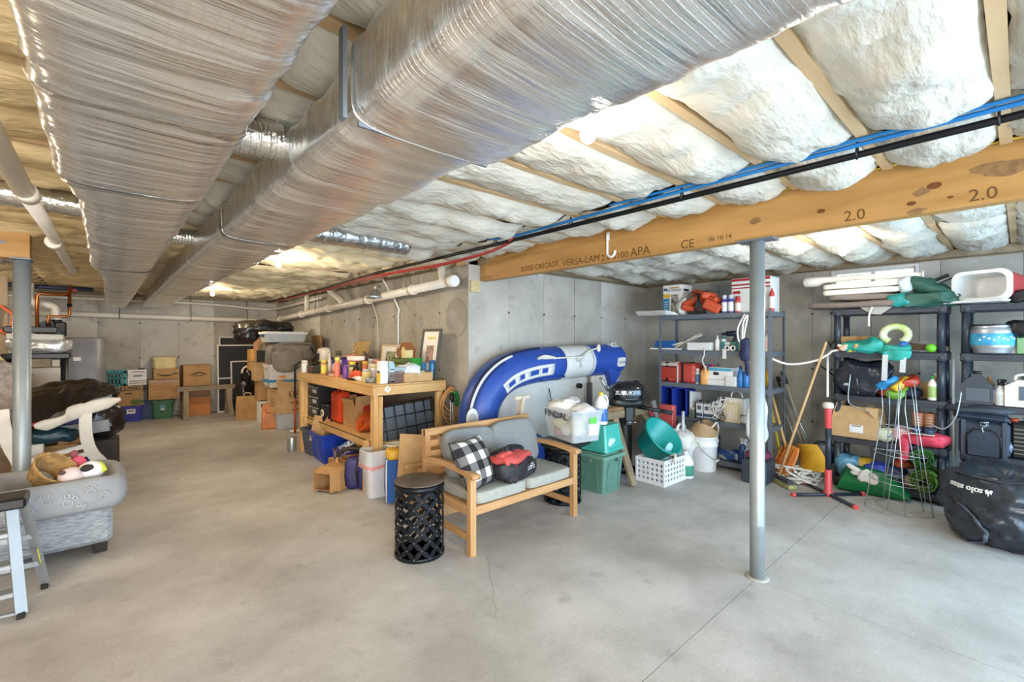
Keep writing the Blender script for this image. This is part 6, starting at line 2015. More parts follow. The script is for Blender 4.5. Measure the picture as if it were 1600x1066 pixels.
def bagpt(deg, v, off=.006):
    p = Vector(bagf((deg % 360) / 360, v))
    e1, e2 = Vector(bagf(((deg + 3) % 360) / 360, v)) - p, Vector(bagf((deg % 360) / 360, v + .01)) - p
    n = e1.cross(e2).normalized()
    if n.dot(Vector((p.x, p.y, 0))) < 0:
        n = -n
    return p + n * off, n


for k, ch in enumerate('solo stove'):
    if ch == ' ':
        continue
    p, n = bagpt(157 - 3.6 * k, .535, .008)
    text(ch, .062, WHITE, fb, p, n, (0, 0, -1), ext=.005, off=.001)
p, n = bagpt(163.5, .535, .010)
MB().prism([(-.02, -.02), (-.012, .01), (-.004, -.004), (.004, .026), (.012, 0), (.018, .012), (.022, -.02), (.008, -.026), (.0, -.010), (-.008, -.026)], .006, frame(p, n, (0, 0, -1))).build('flame_emblem', WHITE, fb)
m = MB()
m.grid(lambda u, v: bagpt(136 + 22 * math.sin(pi * u) ** .8 + 4.5 * v, .12 + .30 * u, .012)[0], 22, 3, thick=.005)
m.build('carry_handle', mt('grey_webbing', '59636E', .6, bump=.1), fb)
m = MB()
m.tube([bagpt(120 + 10 * k, .655 + .015 * math.sin(k), .006)[0] for k in range(20)], .012, 8)
m.build('drawstring_hem', BAGM, fb)


# ------------------------------------------------------------------ timber workbench along the inner wall
WX0, WX1, WBY0, WBY1, WZ = 2.05, 2.94, 4.44, 6.92, 1.125
wb = T('workbench', 'home built pine workbench loaded with clutter along the long inner wall', 'workbench', 0, 0, 0)
for k in range(4):
    wd = (WX1 - WX0) / 4
    B((WX0 + wd * (k + .5), (WBY0 + WBY1) / 2, WZ - .01), (wd - .003, WBY1 - WBY0, .02), bev=.002).build('top_board', PINEY, wb)
B((WX0 + .02, (WBY0 + WBY1) / 2, WZ - .068), (.04, WBY1 - WBY0, .092), bev=.002).build('apron', PINEY, wb)
B((WX1 - .02, (WBY0 + WBY1) / 2, WZ - .068), (.04, WBY1 - WBY0, .092), bev=.002).build('apron', PINEY, wb)
for y in (WBY0 + .02, WBY1 - .02):
    B(((WX0 + WX1) / 2, y, WZ - .068), (WX1 - WX0 - .08, .04, .092), bev=.002).build('apron', PINE, wb)
for x in (WX0 + .05, WX1 - .05):
    for y in (WBY0 + .055, WBY1 - .055):
        B((x, y + .02, .505), (.05, .09, 1.01), bev=.003).build('leg', PINEZ, wb)
        B((x + (.045 if x < 2.4 else -.045), y - .02, .50), (.04, .05, 1.0), bev=.003).build('leg_stud', PINEZ, wb)
LSZ = .50
B(((WX0 + WX1) / 2 + .02, (WBY0 + WBY1) / 2, LSZ - .009), (WX1 - WX0 - .14, WBY1 - WBY0 - .22, .018)).build('lower_shelf', PINEY, wb)
B((WX0 + .11, (WBY0 + WBY1) / 2, LSZ - .05), (.04, WBY1 - WBY0 - .2, .09), bev=.002).build('lower_rail', PINEY, wb)
for y in (WBY0 + .12, WBY1 - .12):
    B(((WX0 + WX1) / 2, y, LSZ - .05), (WX1 - WX0 - .1, .04, .09), bev=.002).build('lower_rail', PINE, wb)
# paper tag stapled to the corner
MB().box((0, 0, 0), (.003, .055, .055), rx=.6).build('paper_tag', PAPER, wb).matrix_basis = Matrix.Translation((WX0 + .16, WBY0 - .003, WZ - .055)) @ Euler((0, 0, R(90))).to_matrix().to_4x4()
text('7', .05, INK, wb, (WX0 + .16, WBY0 - .0055, WZ - .055), (0, -1, 0), (.5, 0, 1), name='print')


def wy(px, x):
    return onx(px, 600, x).y


z = WZ + .001
# front row along the long edge
X1 = WX0 + .10
bottle('pill_bottle', 'white plastic jar at the far front corner of the workbench', 2.115, 6.80, z, .17, .045, 'E6E4E0', 'E9E7E3', None, 'jar')
gbx = solo('parts_case', 'low dark green case with red mark at the far end of the workbench', 'case', MB().box((0, 0, .05), (.16, .34, .10), bev=.01), pl('2F362E', .5), (X1 + .06, wy(492, X1 + .05), z))
B((-.081, -.06, .06), (.003, .06, .06)).build('red_mark', INKR, gbx)
bottle('yellow_can', 'yellow topped brown bottle beside the dark green case', X1, wy(506, X1), z, .20, .038, 'B9805E', 'D8C95A', 'D9D160', 'jar', cat='can')
bottle('spray_can', 'pink spray can with pale yellow cap on the workbench', X1, wy(527, X1), z, .245, .036, 'DB7A6C', 'E9DD6A', None, 'can')
bottle('cleaner_spray', 'purple trigger spray bottle standing at the bench front', X1, wy(540, X1), z, .235, .036, '74469A', '3B2380', None, 'spray', rz=R(-60))
bottle('cleaner_spray', 'second dark purple spray bottle behind the pink spray can', X1 + .22, wy(536, X1 + .22), z, .24, .04, '3E2C78', '38206E', None, 'spray', rz=R(120))
bottle('small_tin', 'small grey tin right of the purple spray bottle', X1 + .05, wy(547, X1 + .05), z, .09, .035, '8F8A7B', '9E988A', None, 'jar', cat='tin')
tp = T('tape_measure', 'orange and black tape measure on the workbench', 'tape measure', X1 + .03, wy(559, X1 + .03), z, .3)
MB().blob((0, 0, .055), (.13, .19, .11), .55).build('case', mt('orange_case', 'D0522F', .4), tp)
B((-.02, 0, .012), (.13, .20, .024), bev=.01).build('base', BLK, tp)
MB().tube([(0, -.07, .10), (0, -.03, .15), (0, .04, .15), (0, .08, .10)], .012, 8, sub=4).build('handle', BLK, tp)
tu = T('caulk_tube', 'white caulk tube lying near the front edge of the workbench', 'tube', X1 - .01, wy(562, X1), z + .026, R(0))
MB().cyl((0, .16, 0), (0, -.10, 0), .026, n=14).build('barrel', WPLAS, tu)
MB().lathe([(.0, 0), (.012, 0), (.005, .06), (0, .06)], n=10).build('nozzle', WPLAS, tu).matrix_basis = Matrix.Translation((0, -.10, 0)) @ Euler((R(90), 0, 0)).to_matrix().to_4x4()
MB().lathe([(.03, 0), (.062, 0), (.062, .055), (.03, .055), (.03, 0)], n=24).build('duct_tape', mt('silver_tape', '8E9091', .35, .3), None).matrix_basis = Matrix.Translation((X1, wy(580, X1), z))
tag(bpy.data.objects['duct_tape'], 'roll of silver duct tape lying at the near end of the workbench', 'tape')
for px, hx, sz, l_ in ((517, '8A5A48', (.10, .14, .06), 'brown cloth bundle between the yellow topped bottle and the pink can'), (521, 'C8A8A0', (.12, .12, .03), 'pale pink packet lying at the foot of the pink can')):
    solo('small_packet', l_, 'packet', MB().blob((0, 0, sz[2] / 2), sz, .6, .012, 14, 14, 8, px), pl(hx, .7), (X1 + .03, wy(px, X1 + .03), z))
# the near corner
st_ = T('detergent_carton', 'white and yellow carton standing at the near corner of the workbench', 'carton', X1 + .05, WBY0 + .10, z, R(8))
B((0, 0, .12), (.09, .075, .24), bev=.004).build('carton', PAPER, st_)
B((-.0465, 0, .06), (.002, .07, .10)).build('yellow_print', pl('D8C24A', .6), st_)
B((-.047, 0, .125), (.002, .05, .025)).build('dark_print', pl('5E5236', .6), st_)
bc = T('glass_cleaner', 'pale blue slim bottle right of the yellow carton', 'bottle', X1 + .145, WBY0 + .09, z)
B((0, 0, .11), (.07, .06, .22), bev=.012).build('bottle', pl('A9CBD3', .35), bc)
MB().lathe([(.03, .21), (.032, .23), (0, .235)], n=14).build('cap', pl('B8D8DE', .4), bc)
B((.036, 0, .1), (.002, .03, .12)).build('print', pl('3E6C8A', .6), bc)
bk = []
for k in range(4):
    o = solo('grey_book', ['grey brown board book, bottom of the small pile on the bench end', 'grey brown board book, second from the bottom of the bench end pile', 'grey brown board book, third in the bench end pile', 'grey brown board book, topmost of the bench end pile'][k], 'book', MB().box((0, 0, .015), (.20, .16, .028), bev=.002), pl(['6E5A50', '7A655A', '705C54', '857068'][k], .7), (2.36, 4.58, z + .030 * k), rz=.03 * k, group='books on the bench end')
solo('plastic_lid_tub', 'pale blue plastic tub lid lying on the grey brown books', 'tub', MB().box((0, 0, .025), (.24, .18, .05), bev=.02), pl('AEBEC6', .35), (2.36, 4.59, z + .121))
ct = carton('cardboard_tray', 'low cardboard tray heaped with plastic bags at the bench end', 2.60, 4.59, z, R(1), .36, .24, .10, CARD2, open_=True, flaps=(0, 0, 0, 0))
for i, (dx, dy, dz, s_, hx, l_) in enumerate(((-.06, -.01, .06, (.24, .18, .13), 'E3E6E8', 'puffed white plastic bag in the cardboard tray'), (.10, .02, .05, (.17, .15, .08), '8D8A84', 'grey hardware in a clear bag in the right of the cardboard tray'), (.0, .08, .09, (.20, .14, .08), 'D9C2B9', 'pale pink plastic bag behind the white one in the tray'))):
    solo('plastic_bag', l_, 'bag', MB().blob((0, 0, s_[2] / 2), s_, .7, .035, 13, 20, 12, i + 110), mt('traybag_' + hx, hx, .25, alpha=.9, var=.1), (2.60 + dx, 4.59 + dy, z + dz), group='bags in the cardboard tray')
bl = T('blue_container', 'blue ribbed cylinder standing right of the cardboard tray', 'container', 2.83, 4.56, z)
MB().lathe([(.036, 0)] + [(.036 + .004 * (k % 2), .012 + .016 * k) for k in range(12)] + [(.036, .21), (0, .21)], n=20).build('cylinder', pl('2E7FB0', .35), bl)
MB().lathe([(.040, .19), (.040, .225), (0, .23)], n=20).build('lid', pl('2A628F', .4), bl)
solo('blue_box', 'blue packet beside the blue ribbed cylinder', 'packet', MB().box((0, 0, .10), (.06, .05, .2), bev=.003), pl('356FA2', .5), (2.77, 4.66, z))
# pictures leaning on the wall
def picture(name, label, y0, y1, h, x, frm, fw, zz, art, mw):
    t = T(name, label, 'picture', x, (y0 + y1) / 2, zz, 0, None, 0, R(8))
    W_ = y0 - y1
    m = MB()
    for s_ in (-1, 1):
        m.box((0, s_ * (W_ / 2 - fw / 2), h / 2), (.03, fw, h), bev=.003)
        m.box((0, 0, h / 2 + s_ * (h / 2 - fw / 2)), (.03, W_ - 2 * fw, fw), bev=.003)
    m.build('frame', frm, t)
    B((.004, 0, h / 2), (.008, W_ - 2 * fw, h - 2 * fw)).build('mat_board', PAPER, t)
    B((-.001, -.0, h * mw[0]), (.003, W_ * mw[1], h * mw[2])).build('artwork', art, t)
    return t


ART1 = mt('woodland_print', '394A2C', .6, h2='B9C09A', scale=22)
ART2 = mt('garden_print', '6B5E4C', .6, h2='D2A9A4', scale=20)
p1 = picture('framed_picture', 'pale wooden framed picture leaning on the wall at the middle of the workbench', wy(591, 2.84), wy(619, 2.84), .40, 2.86, pl('D6C29C', .6), .02, z, ART1, (.60, .50, .34))
B((-.002, .0, .12), (.003, .15, .08)).build('pale_print', pl('B7AFC6', .6), p1)
fy0, fy1 = wy(654, 2.80), wy(697, 2.80)
p2 = picture('framed_picture', 'dark framed picture with yellow heading leaning at the right end of the workbench', WBY0 + .43, WBY0 + .03, .60, 2.82, pl('4C4840', .5), .03, z, ART2, (.50, .40, .34))
B((-.002, 0, .49), (.003, .16, .03)).build('yellow_print', pl('D8D27A', .6), p2)
B((-.002, -.05, .20), (.003, .06, .04)).build('yellow_print', pl('D3CC4A', .6), p2)
# middle and back rows
X2, X3 = WX0 + .32, WX0 + .60
lt = T('work_lamp', 'white work light with dark square lens among the bench clutter', 'lamp', X2, wy(506, X2), z + .12)
MB().blob((0, 0, .12), (.16, .22, .22), .6, .01, 9, 22, 14, 4).build('housing', WPLASW, lt)
B((-.085, -.0, .10), (.015, .10, .10), bev=.006).build('lens', BLK, lt)
B((0, 0, -.06), (.12, .12, .12), bev=.01).build('base', pl('C8BFB0', .6), lt)
for i, (px, dx, h, r, b_, c_, bd, st_, l_) in enumerate((
        (515, .28, .27, .024, 'E5E2DA', 'EFEDE8', None, 'bottle', 'slim white nozzle bottle behind the yellow topped bottle'),
        (519, .34, .22, .04, '3B4A86', '2B2B35', 'D8DBE8', 'bottle', 'blue and white bottle in the far middle of the workbench'),
        (529, .50, .30, .045, '9A8D76', '5B5445', None, 'jar', 'tall brown capped jar behind the pink spray can'),
        (523, .20, .16, .032, 'E0A9A0', 'D9C4BE', None, 'bottle', 'pale pink bottle left of the pink spray can'),
        (534, .34, .19, .036, 'E3E0DA', 'DAD6CE', None, 'jar', 'white tub behind the purple spray bottle'),
        (551, .25, .19, .042, '2D2A5A', 'E3CF4A', 'D9CB8A', 'jar', 'navy and yellow can near the orange tape measure'),
        (546, .42, .20, .03, 'D98A8A', 'E7E2E2', None, 'bottle', 'pink bottle below the tan paper bag'),
        (556, .45, .16, .038, '25252B', '1E1E22', None, 'jar', 'small black jar below the tan paper bag'),
        (581, .40, .23, .045, 'BEBDBD', 'B0AFAE', None, 'jar', 'grey plastic canister left of the pale framed picture'),
        (590, .40, .23, .045, 'D98D78', 'C77A66', 'E2B7A6', 'jar', 'salmon canister in front of the pale framed picture'),
        (597, .34, .20, .03, 'CDBFD6', 'B9AFC8', None, 'bottle', 'lilac bottle in front of the pale framed picture'),
        (573, .12, .14, .05, 'E2DA9C', 'C9C0B4', 'D2C078', 'jar', 'cream and yellow tub right of the tape measure'),
        (571, .34, .20, .04, 'C06A4C', 'D6A84A', None, 'jar', 'rust coloured jar with yellow lid behind the tape measure'),
        (585, .22, .19, .042, 'EDE9E4', 'D9D29A', 'D9C6CC', 'jar', 'white jar behind the yellow carton'))):
    bottle('bench_' + {'jar': 'jar', 'bottle': 'bottle'}[st_], l_, WX0 + dx, wy(px, WX0 + dx), z, h, r, b_, c_, bd, st_)
pk_ = T('paper_bag', 'tall tan paper bag folded over, standing at the back of the workbench', 'bag', X3 + .08, wy(561, X3 + .08), z, 0, None, 0, R(6))
m = MB()
m.prism([(-.21, .42), (.20, .44), (.06, .06), (-.02, 0), (-.17, .16)], .08, frame((0, 0, 0), (-1, 0, 0)))
m.build('bag', mt('tan_paper', 'B99A62', .85, var=.1, bump=.3, bscale=12), pk_)
B((.05, -.02, .12), (.06, .30, .24)).build('base', CARDD, pk_)
m = MB()
m.prism([(.01, .40), (.03, .43), (-.13, .16), (-.10, .07), (-.17, .17), (-.20, .25)], .03, frame((-.05, .02, 0), (-1, 0, 0)))
m.build('front_flap', CARD2, pk_)
for k in range(6):
    MB().blob((-.085, .10 - .018 * k + .02 * (k % 2), .38 - .045 * k), (.012, .02, .02), 1, 0, 3, 6, 4).build('stud', PAPER, pk_)
solo('heat_gun', 'dark grey power tool standing left of the pale framed picture', 'tool', MB().cyl((0, .08, .24), (0, -.06, .20), .035, n=12).box((0, .03, .10), (.05, .06, .22), rx=.2, bev=.012).cyl((0, .08, .24), (0, .16, .30), .015, n=8), pl('40363A', .45), (X3 - .05, wy(577, X3 - .05), z))
solo('white_carton', 'white flat carton on the jars behind the tape measure', 'carton', MB().box((0, 0, .03), (.14, .22, .05), bev=.004), PAPER, (X2 + .0, wy(556, X2), z + .20))
solo('pink_box', 'pink and white box under the tan paper bag', 'box', MB().box((0, 0, .06), (.1, .16, .12), bev=.004), pl('D9877E', .6), (X2 + .14, wy(549, X2 + .14), z + .14))
solo('storage_tub', 'clutter tub under the pink box at the middle of the workbench', 'tub', MB().box((0, 0, .065), (.16, .26, .13), bev=.01), pl('B9AFA4', .5), (X2 + .14, wy(549, X2 + .14), z))
solo('bread_tub', 'white plastic tub with dark slot in front of the green basket', 'tub', MB().box((0, 0, .08), (.16, .20, .16), bev=.02).box((-.082, .0, .10), (.006, .12, .03)), pl('E0DCD2', .45), (X2 + .05, wy(607, X2 + .05), z))
gk = T('picnic_basket', 'green slatted wooden basket between the two framed pictures', 'basket', X3, wy(627, X3), z)
for k in range(4):
    B((-.07, 0, .06 + .052 * k), (.012, .24, .040), bev=.003).build('slat', pl('6E7A42', .6), gk)
    B((.07, 0, .06 + .052 * k), (.012, .24, .040), bev=.003).build('slat', pl('6E7A42', .6), gk)
B((0, 0, .03), (.15, .25, .03)).build('base', pl('7C6C48', .6), gk)
for sy in (-1, 1):
    B((0, sy * .12, .13), (.13, .012, .24)).build('end_panel', pl('6E7A42', .6), gk)
bh = T('bird_house', 'little wooden bird house with pale front on the green basket', 'bird house', X3, wy(636, X3), z + .255)
MB().prism([(-.055, 0), (.055, 0), (.055, .10), (0, .15), (-.055, .10)], .09, frame((0, 0, 0), (-1, 0, 0))).build('walls', pl('D8C98A', .6), bh)
for s_ in (-1, 1):
    B((0, s_ * .04, .135), (.13, .115, .012), rx=-s_ * .74).build('roof', pl('9A6038', .6), bh)
solo('wooden_spool', 'round brown wooden disc leaning on the green basket', 'disc', MB().cyl((0, 0, 0), (.02, 0, 0), .06, n=18), pl('7C5A3C', .6), (X3 - .02, wy(625, X3), z + .315))
gp_ = T('green_pot', 'bright green pot right of the green basket', 'pot', X3 - .03, wy(650, X3 - .03), z + .12)
MB().lathe([(.055, 0), (.075, .13), (.08, .14), (.07, .14), (.05, .01), (0, .01)], n=20).build('pot', pl('2F8A36', .4), gp_)
solo('storage_tub', 'clear tub carrying the bright green pots near the dark framed picture', 'tub', MB().box((0, 0, .058), (.18, .22, .116), bev=.012), pl('C8CCC4', .4), (X3 - .03, wy(646, X3 - .03), z))
gp2 = solo('green_pot', 'paler green pot between the basket and the bright green pot', 'pot', MB().lathe([(.05, 0), (.065, .12), (.06, .12), (.045, .01), (0, .01)], n=18), pl('57A15E', .4), (X3 + .09, wy(643, X3 + .09), z + .12))
solo('rust_tool', 'rusty garden trowel standing behind the green pots', 'tool', MB().cyl((0, 0, 0), (0, -.03, .34), .012, n=8).box((0, 0, .22), (.02, .07, .12), bev=.006), pl('9C5436', .6), (X3 + .13, wy(646, X3 + .13), z))
solo('metal_clamp', 'long thin dark metal clamp lying across the far end of the workbench', 'clamp', MB().cyl((0, .24, .0), (0, -.14, .02), .011, n=8).box((0, .10, .0), (.03, .03, .05)), BLKM, (2.235, 6.68, z + .112))
solo('pink_canister', 'mauve bottle cluster beside the tan paper bag', 'bottle', MB().lathe([(.04, 0), (.04, .16), (.02, .19), (.02, .22), (0, .22)], n=16), pl('8A5C72', .5), (X3, wy(541, X3), z))

# ---- under the bench
tc_ = T('tool_chest', 'black tool chest with silver handled drawers under the far end of the bench', 'tool chest', 2.37, 6.57, LSZ, 0)
B((0, 0, .25), (.40, .42, .50), bev=.006).build('body', BLK, tc_)
for k in range(3):
    dz_ = B((-.206, 0, .10 + .14 * k), (.014, .39, .125), bev=.004).build('drawer', pl('2A2B2C', .45), tc_)
    B((-.222, 0, .10 + .14 * k + .055), (.020, .39, .012)).build('handle', ALU, dz_)
    B((-.216, -.05, .10 + .14 * k), (.006, .14, .05)).build('label_plate', pl('B9B7AE', .5), dz_)
cf = T('paint_tin', 'black tin with round cream label under the bench', 'tin', 2.24, 6.24, LSZ)
MB().lathe([(.075, 0), (.075, .20), (.078, .205), (.078, .225), (0, .225)], n=22).build('tin', pl('24282E', .4), cf)
MB().cyl((-.07, -.0, .11), (-.079, 0, .11), .05, n=18).build('label', pl('E2D6B4', .6), cf)
MB().cyl((-.078, -.0, .11), (-.081, 0, .11), .018, n=12).build('emblem', INK, cf)
oc = T('orange_case', 'upright orange plastic tool case on the lower shelf of the bench', 'case', 2.32, 6.0, LSZ, 0)
B((0, 0, .21), (.16, .30, .40), bev=.03).build('shell', mt('orange_tool_case', 'CF4118', .35), oc)
B((-.0, .0, .21), (.165, .012, .39)).build('seam', pl('8E2A10', .5), oc)
MB().tube([(0, .07, .40), (0, .06, .44), (0, -.06, .44), (0, -.07, .40)], .012, 8, sub=4).build('handle', pl('B5380F', .4), oc)
carton('open_carton', 'tall cardboard carton with raised flap under the middle of the bench', 2.40, 5.66, LSZ, .1, .22, .30, .26, CARD, open_=True, flaps=(0, 1, 1, 1), ang=110)
rb_ = solo('red_bag', 'red nylon bag on the lower shelf behind the bench leg', 'bag', MB().blob((0, 0, .14), (.30, .30, .28), .7, .03, 7, 22, 14, 41), mt('red_nylon', 'B0201F', .5, bump=.3), (2.56, 5.46, LSZ))
solo('red_bag', 'dark red cloth bundle at the back of the lower shelf', 'bag', MB().blob((0, 0, .22), (.22, .5, .42), .7, .03, 7, 22, 14, 43), mt('dark_red_nylon', '8E1514', .5, bump=.3), (2.74, 6.1, LSZ))
oco = T('extension_cord', 'coil of orange extension cord on the lower shelf beside the bench leg', 'cord', 2.33, 5.22, LSZ + .006)
m = MB()
for k in range(9):
    m.tube([((.05 + .004 * (k % 3)) * math.sin(a) - .06 + .016 * k, .11 * math.cos(a), .115 + .105 * math.sin(a) + .004 * (k % 2)) for a in [2 * pi * q / 20 for q in range(20)]], .009, 6, closed=True)
m.build('coil', mt('orange_cord', 'D2591C', .5), oco)
for px, hx, sz, l_ in ((563, '20242C', (.2, .24, .18), 'dark bundle under the red bag'), (498, '15171C', (.3, .2, .4), 'black case in the shadow beside the tool chest'), (518, '6C5A48', (.14, .2, .16), 'brown box behind the tin with round label')):
    solo('dark_bundle', l_, 'bundle', MB().blob((0, 0, sz[2] / 2), sz, .6, .015, 9, 16, 10, px), pl(hx, .6), ({563: 2.72, 498: 2.72, 518: 2.52}[px], {563: 5.1, 498: 6.48, 518: 6.24}[px], LSZ))

# folded dog crate leaning against the end of the bench
dc = T('dog_crate', 'folded black wire dog crate leaning under the near end of the workbench', 'crate', 2.53, 4.53, .34, 0, None, R(-8), R(-4))
CW_, CH_ = .74, .56
B((0, .025, CH_ / 2), (CW_ - .05, .010, CH_ - .05), bev=.003).build('tray', pl('56606A', .5), dc)
m = MB()
for k in range(7):
    m.tube([(-CW_ / 2 + CW_ * k / 6, 0, 0), (-CW_ / 2 + CW_ * k / 6, 0, CH_)], .0062, 6)
for k in range(5):
    m.tube([(-CW_ / 2, .004, CH_ * k / 4), (CW_ / 2, .004, CH_ * k / 4)], .0062, 6)
m.build('wire_grid', BLK, dc)
m = MB()
for k in range(7):
    m.tube([(-CW_ / 2 + CW_ * k / 6, .045, 0), (-CW_ / 2 + CW_ * k / 6, .045, CH_)], .0045, 6)
m.tube([(-CW_ / 2, -.0, 0), (CW_ / 2, 0, 0), (CW_ / 2, 0, CH_), (-CW_ / 2, 0, CH_)], .007, 6, closed=True)
m.tube([(-CW_ / 2, .045, 0), (CW_ / 2, .045, 0), (CW_ / 2, .045, CH_), (-CW_ / 2, .045, CH_)], .007, 6, closed=True)
m.build('frame', BLK, dc)
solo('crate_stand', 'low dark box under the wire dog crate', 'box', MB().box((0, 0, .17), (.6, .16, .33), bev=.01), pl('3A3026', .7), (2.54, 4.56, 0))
# cords hanging on the near right leg
hc = T('extension_cord', 'tan extension cord hung in loops on the near right leg of the workbench', 'cord', 2.97, WBY0 - .045, 0)
m = MB()
for k in range(7):
    w_ = .10 + .012 * (k % 4)
    h0_ = 1.05 - .01 * k
    h1_ = .62 + .05 * ((k * 3) % 4)
    m.tube([(.0, -.012 * (k % 3), h0_), (w_, -.01 * (k % 3), (h0_ + h1_) / 2 + .05), (w_ * .7, 0, h1_ + .06), (.0, -.012, h1_), (-w_ * .75, 0, h1_ + .07), (-w_, -.01 * (k % 2), (h0_ + h1_) / 2 + .04)], .008, 6, closed=True, sub=6)
m.build('loops', mt('tan_cord', 'C9955A', .5), hc)
MB().tube([(.03, -.02, 1.0), (.08, -.03, .93), (.09, -.03, .84), (.05, -.03, .88)], .03, 8, sub=4).build('green_hank', pl('1F7A44', .5), hc)
m = MB()
m.tube([(.0, -.03, .90), (.015, -.035, .70), (.01, -.03, .48)], .006, 6); m.tube([(-.02, -.03, .90), (-.02, -.035, .70), (-.01, -.03, .55)], .006, 6)
m.build('white_cord', WPLAS, hc)
MB().blob((.0, -.03, .92), (.05, .05, .10), .8).build('plug', BLK, hc)
solo('black_bracket', 'black bracket with white strip on the floor cluttered corner right of the bench', 'bracket', MB().box((0, 0, .14), (.20, .12, .26)).box((0, -.02, .275), (.24, .14, .012)), pl('2B241E', .6), (3.10, 3.98, .30))
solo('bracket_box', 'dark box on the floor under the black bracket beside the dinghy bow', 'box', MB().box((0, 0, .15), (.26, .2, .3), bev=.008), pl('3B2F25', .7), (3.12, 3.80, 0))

# ---- floor row in front of the bench
bt_ = tote('blue_tote', 'deep blue open storage tote of garden hose on the floor under the bench', 2.40, 6.12, 0, R(-3), .74, .54, .38, mt('deep_blue_plastic', '1D3FB0', .35, var=.06), None, .84)
gt_ = tote('grey_tote', 'dark grey open tote tucked behind the deep blue tote', 2.37, 6.60, 0, R(2), .64, .34, .36, pl('4A5164', .4), None, .86)
m = MB()
rnd = random.Random(21)
for k in range(9):
    r_ = .15 + .012 * (k % 4)
    m.tube([(r_ * 1.5 * math.cos(a), r_ * .95 * math.sin(a), .018 * k + .05 * math.sin(a + k) * .4) for a in [2 * pi * q / 26 for q in range(26)]], .013, 7, closed=True)
solo('garden_hose', 'coiled green garden hose heaped in the deep blue tote', 'hose', m, mt('green_hose', '3F8A4A', .4, var=.2), (2.50, 6.20, .35))
solo('cardboard_sheet', 'tan cardboard panel sticking up out of the deep blue tote', 'cardboard', MB().box((0, 0, .17), (.012, .26, .34), ry=.25, bev=.002).box((.05, -.14, .15), (.12, .012, .30)), CARD2, (2.13, 6.28, .23), rz=R(20))
solo('metal_duct_offcut', 'short silver metal cylinder on the floor beside the far bench leg', 'can', MB().lathe([(.06, 0), (.062, .01), (.062, .19), (.058, .20), (0, .195)], n=20), GALV, (1.99, 6.96, 0))
# open carton with tools
oc_ = carton('open_carton', 'small open cardboard box lying on its side on the floor below the hand saw', 1.92, 5.12, .0, R(-20), .24, .26, .28, CARD, open_=True, flaps=(1, 1, 1, 1), ang=75)
oc_.rotation_euler = (0, -R(90), R(28))
oc_.location = (2.02, 5.0, .13)
oc_.location.z = .125
cfl = carton('tool_carton', 'taller cardboard carton of loose tools behind the hand saw', 2.14, 5.10, 0, R(-12), .30, .24, .25, CARD, open_=True, flaps=(1, 1, 0, 0), ang=130)
solo('blue_cloth', 'navy and white patterned cloth heaped beside the deep blue tote', 'cloth', MB().blob((0, 0, .075), (.24, .22, .15), .8, .04, 10, 22, 14, 51), mt('paisley_cloth', '26246A', .8, h2='A9A6C8', scale=34, contrast=(.50, .60)), (2.12, 5.36, .18))
solo('storage_box', 'brown carton on the floor under the navy patterned cloth', 'box', MB().box((0, 0, .09), (.3, .28, .18), bev=.004), CARD, (2.14, 5.40, 0))
um = T('beach_umbrella', 'blue and white striped folded umbrella lying on the patterned cloth', 'umbrella')
p0, p1 = Vector((2.02, 5.38, .30)), Vector((2.42, 5.28, .44))
MB().loft_tube([p0, p0 + (p1 - p0) * .3, p1], [.012, .035, .05], 10).build('canopy', mt('blue_white_stripe', '4A73B8', .7, h2='E4E6EA', scale=16, contrast=(.48, .52)), um)
MB().cyl(p0 + Vector((.0, -.05, -.01)), p1 + Vector((0, -.06, .01)), .012, n=8).build('shaft', WPLASW, um)
sw = T('hand_saw', 'saw with black grip and orange red handle on the open cartons', 'saw', 2.0, 4.93, .31, R(-30))
MB().tube([(-.12, 0, .0), (-.10, 0, .05), (.0, 0, .085), (.10, 0, .075), (.14, 0, .05)], .024, 8, sub=4).build('grip', pl('2B2622', .6), sw)
B((.14, -.0, -.04), (.05, .035, .22), ry=-.18, bev=.01).build('handle', mt('orange_red_plastic', 'C24A2C', .4), sw)
MB().tube([(-.12, .02, .0), (-.13, .02, -.06), (-.06, .02, -.10)], .014, 6, sub=3).build('wood_knob', pl('C89A5E', .6), sw)
for i, (x_, y_, h_) in enumerate(((2.03, 4.76, .33), (2.12, 4.66, .38))):
    t = T('sports_bag', ['upright navy purple bag beside the white waste bin, left of two', 'upright navy purple bag beside the white waste bin, right of two'][i], 'bag', x_, y_, 0, R(-25))
    MB().blob((0, 0, h_ / 2), (.26, .13, h_), .35, .012, 7, 22, 16, 60 + i).build('body', mt('navy_purple_nylon', '2A2763', .5, var=.2, bump=.2), t)
    MB().tube([(-.12, -.02, .04), (-.135, -.03, h_ * .5), (-.12, -.02, h_ - .04)], .014, 6).build('strap', BLK, t)
solo('pink_hood', 'coral pink plastic piece on top of the navy purple bags', 'plastic', MB().blob((0, 0, .05), (.24, .15, .09), .8, .02, 9, 18, 10, 7, ry=-.25), mt('coral_pink', 'D8706A', .5), (2.18, 4.74, .37))
solo('wood_block', 'pale wood block standing against the near bench leg', 'wood', MB().box((0, 0, .27), (.05, .05, .54), bev=.003), PINEZ, (2.03, 4.57, 0))
solo('yellow_board', 'small tan board sticking up from the tool carton', 'board', MB().box((0, 0, .08), (.02, .14, .16), rx=.4), pl('C79A4E', .7), (2.20, 5.14, .34))
wbn = T('waste_bin', 'white waste bin with clear liner and pink drawstring near the bench corner', 'waste bin', 2.08, 4.40, 0, R(-4))
WH = mt('waste_bin_white', 'DADADF', .4, var=.03)
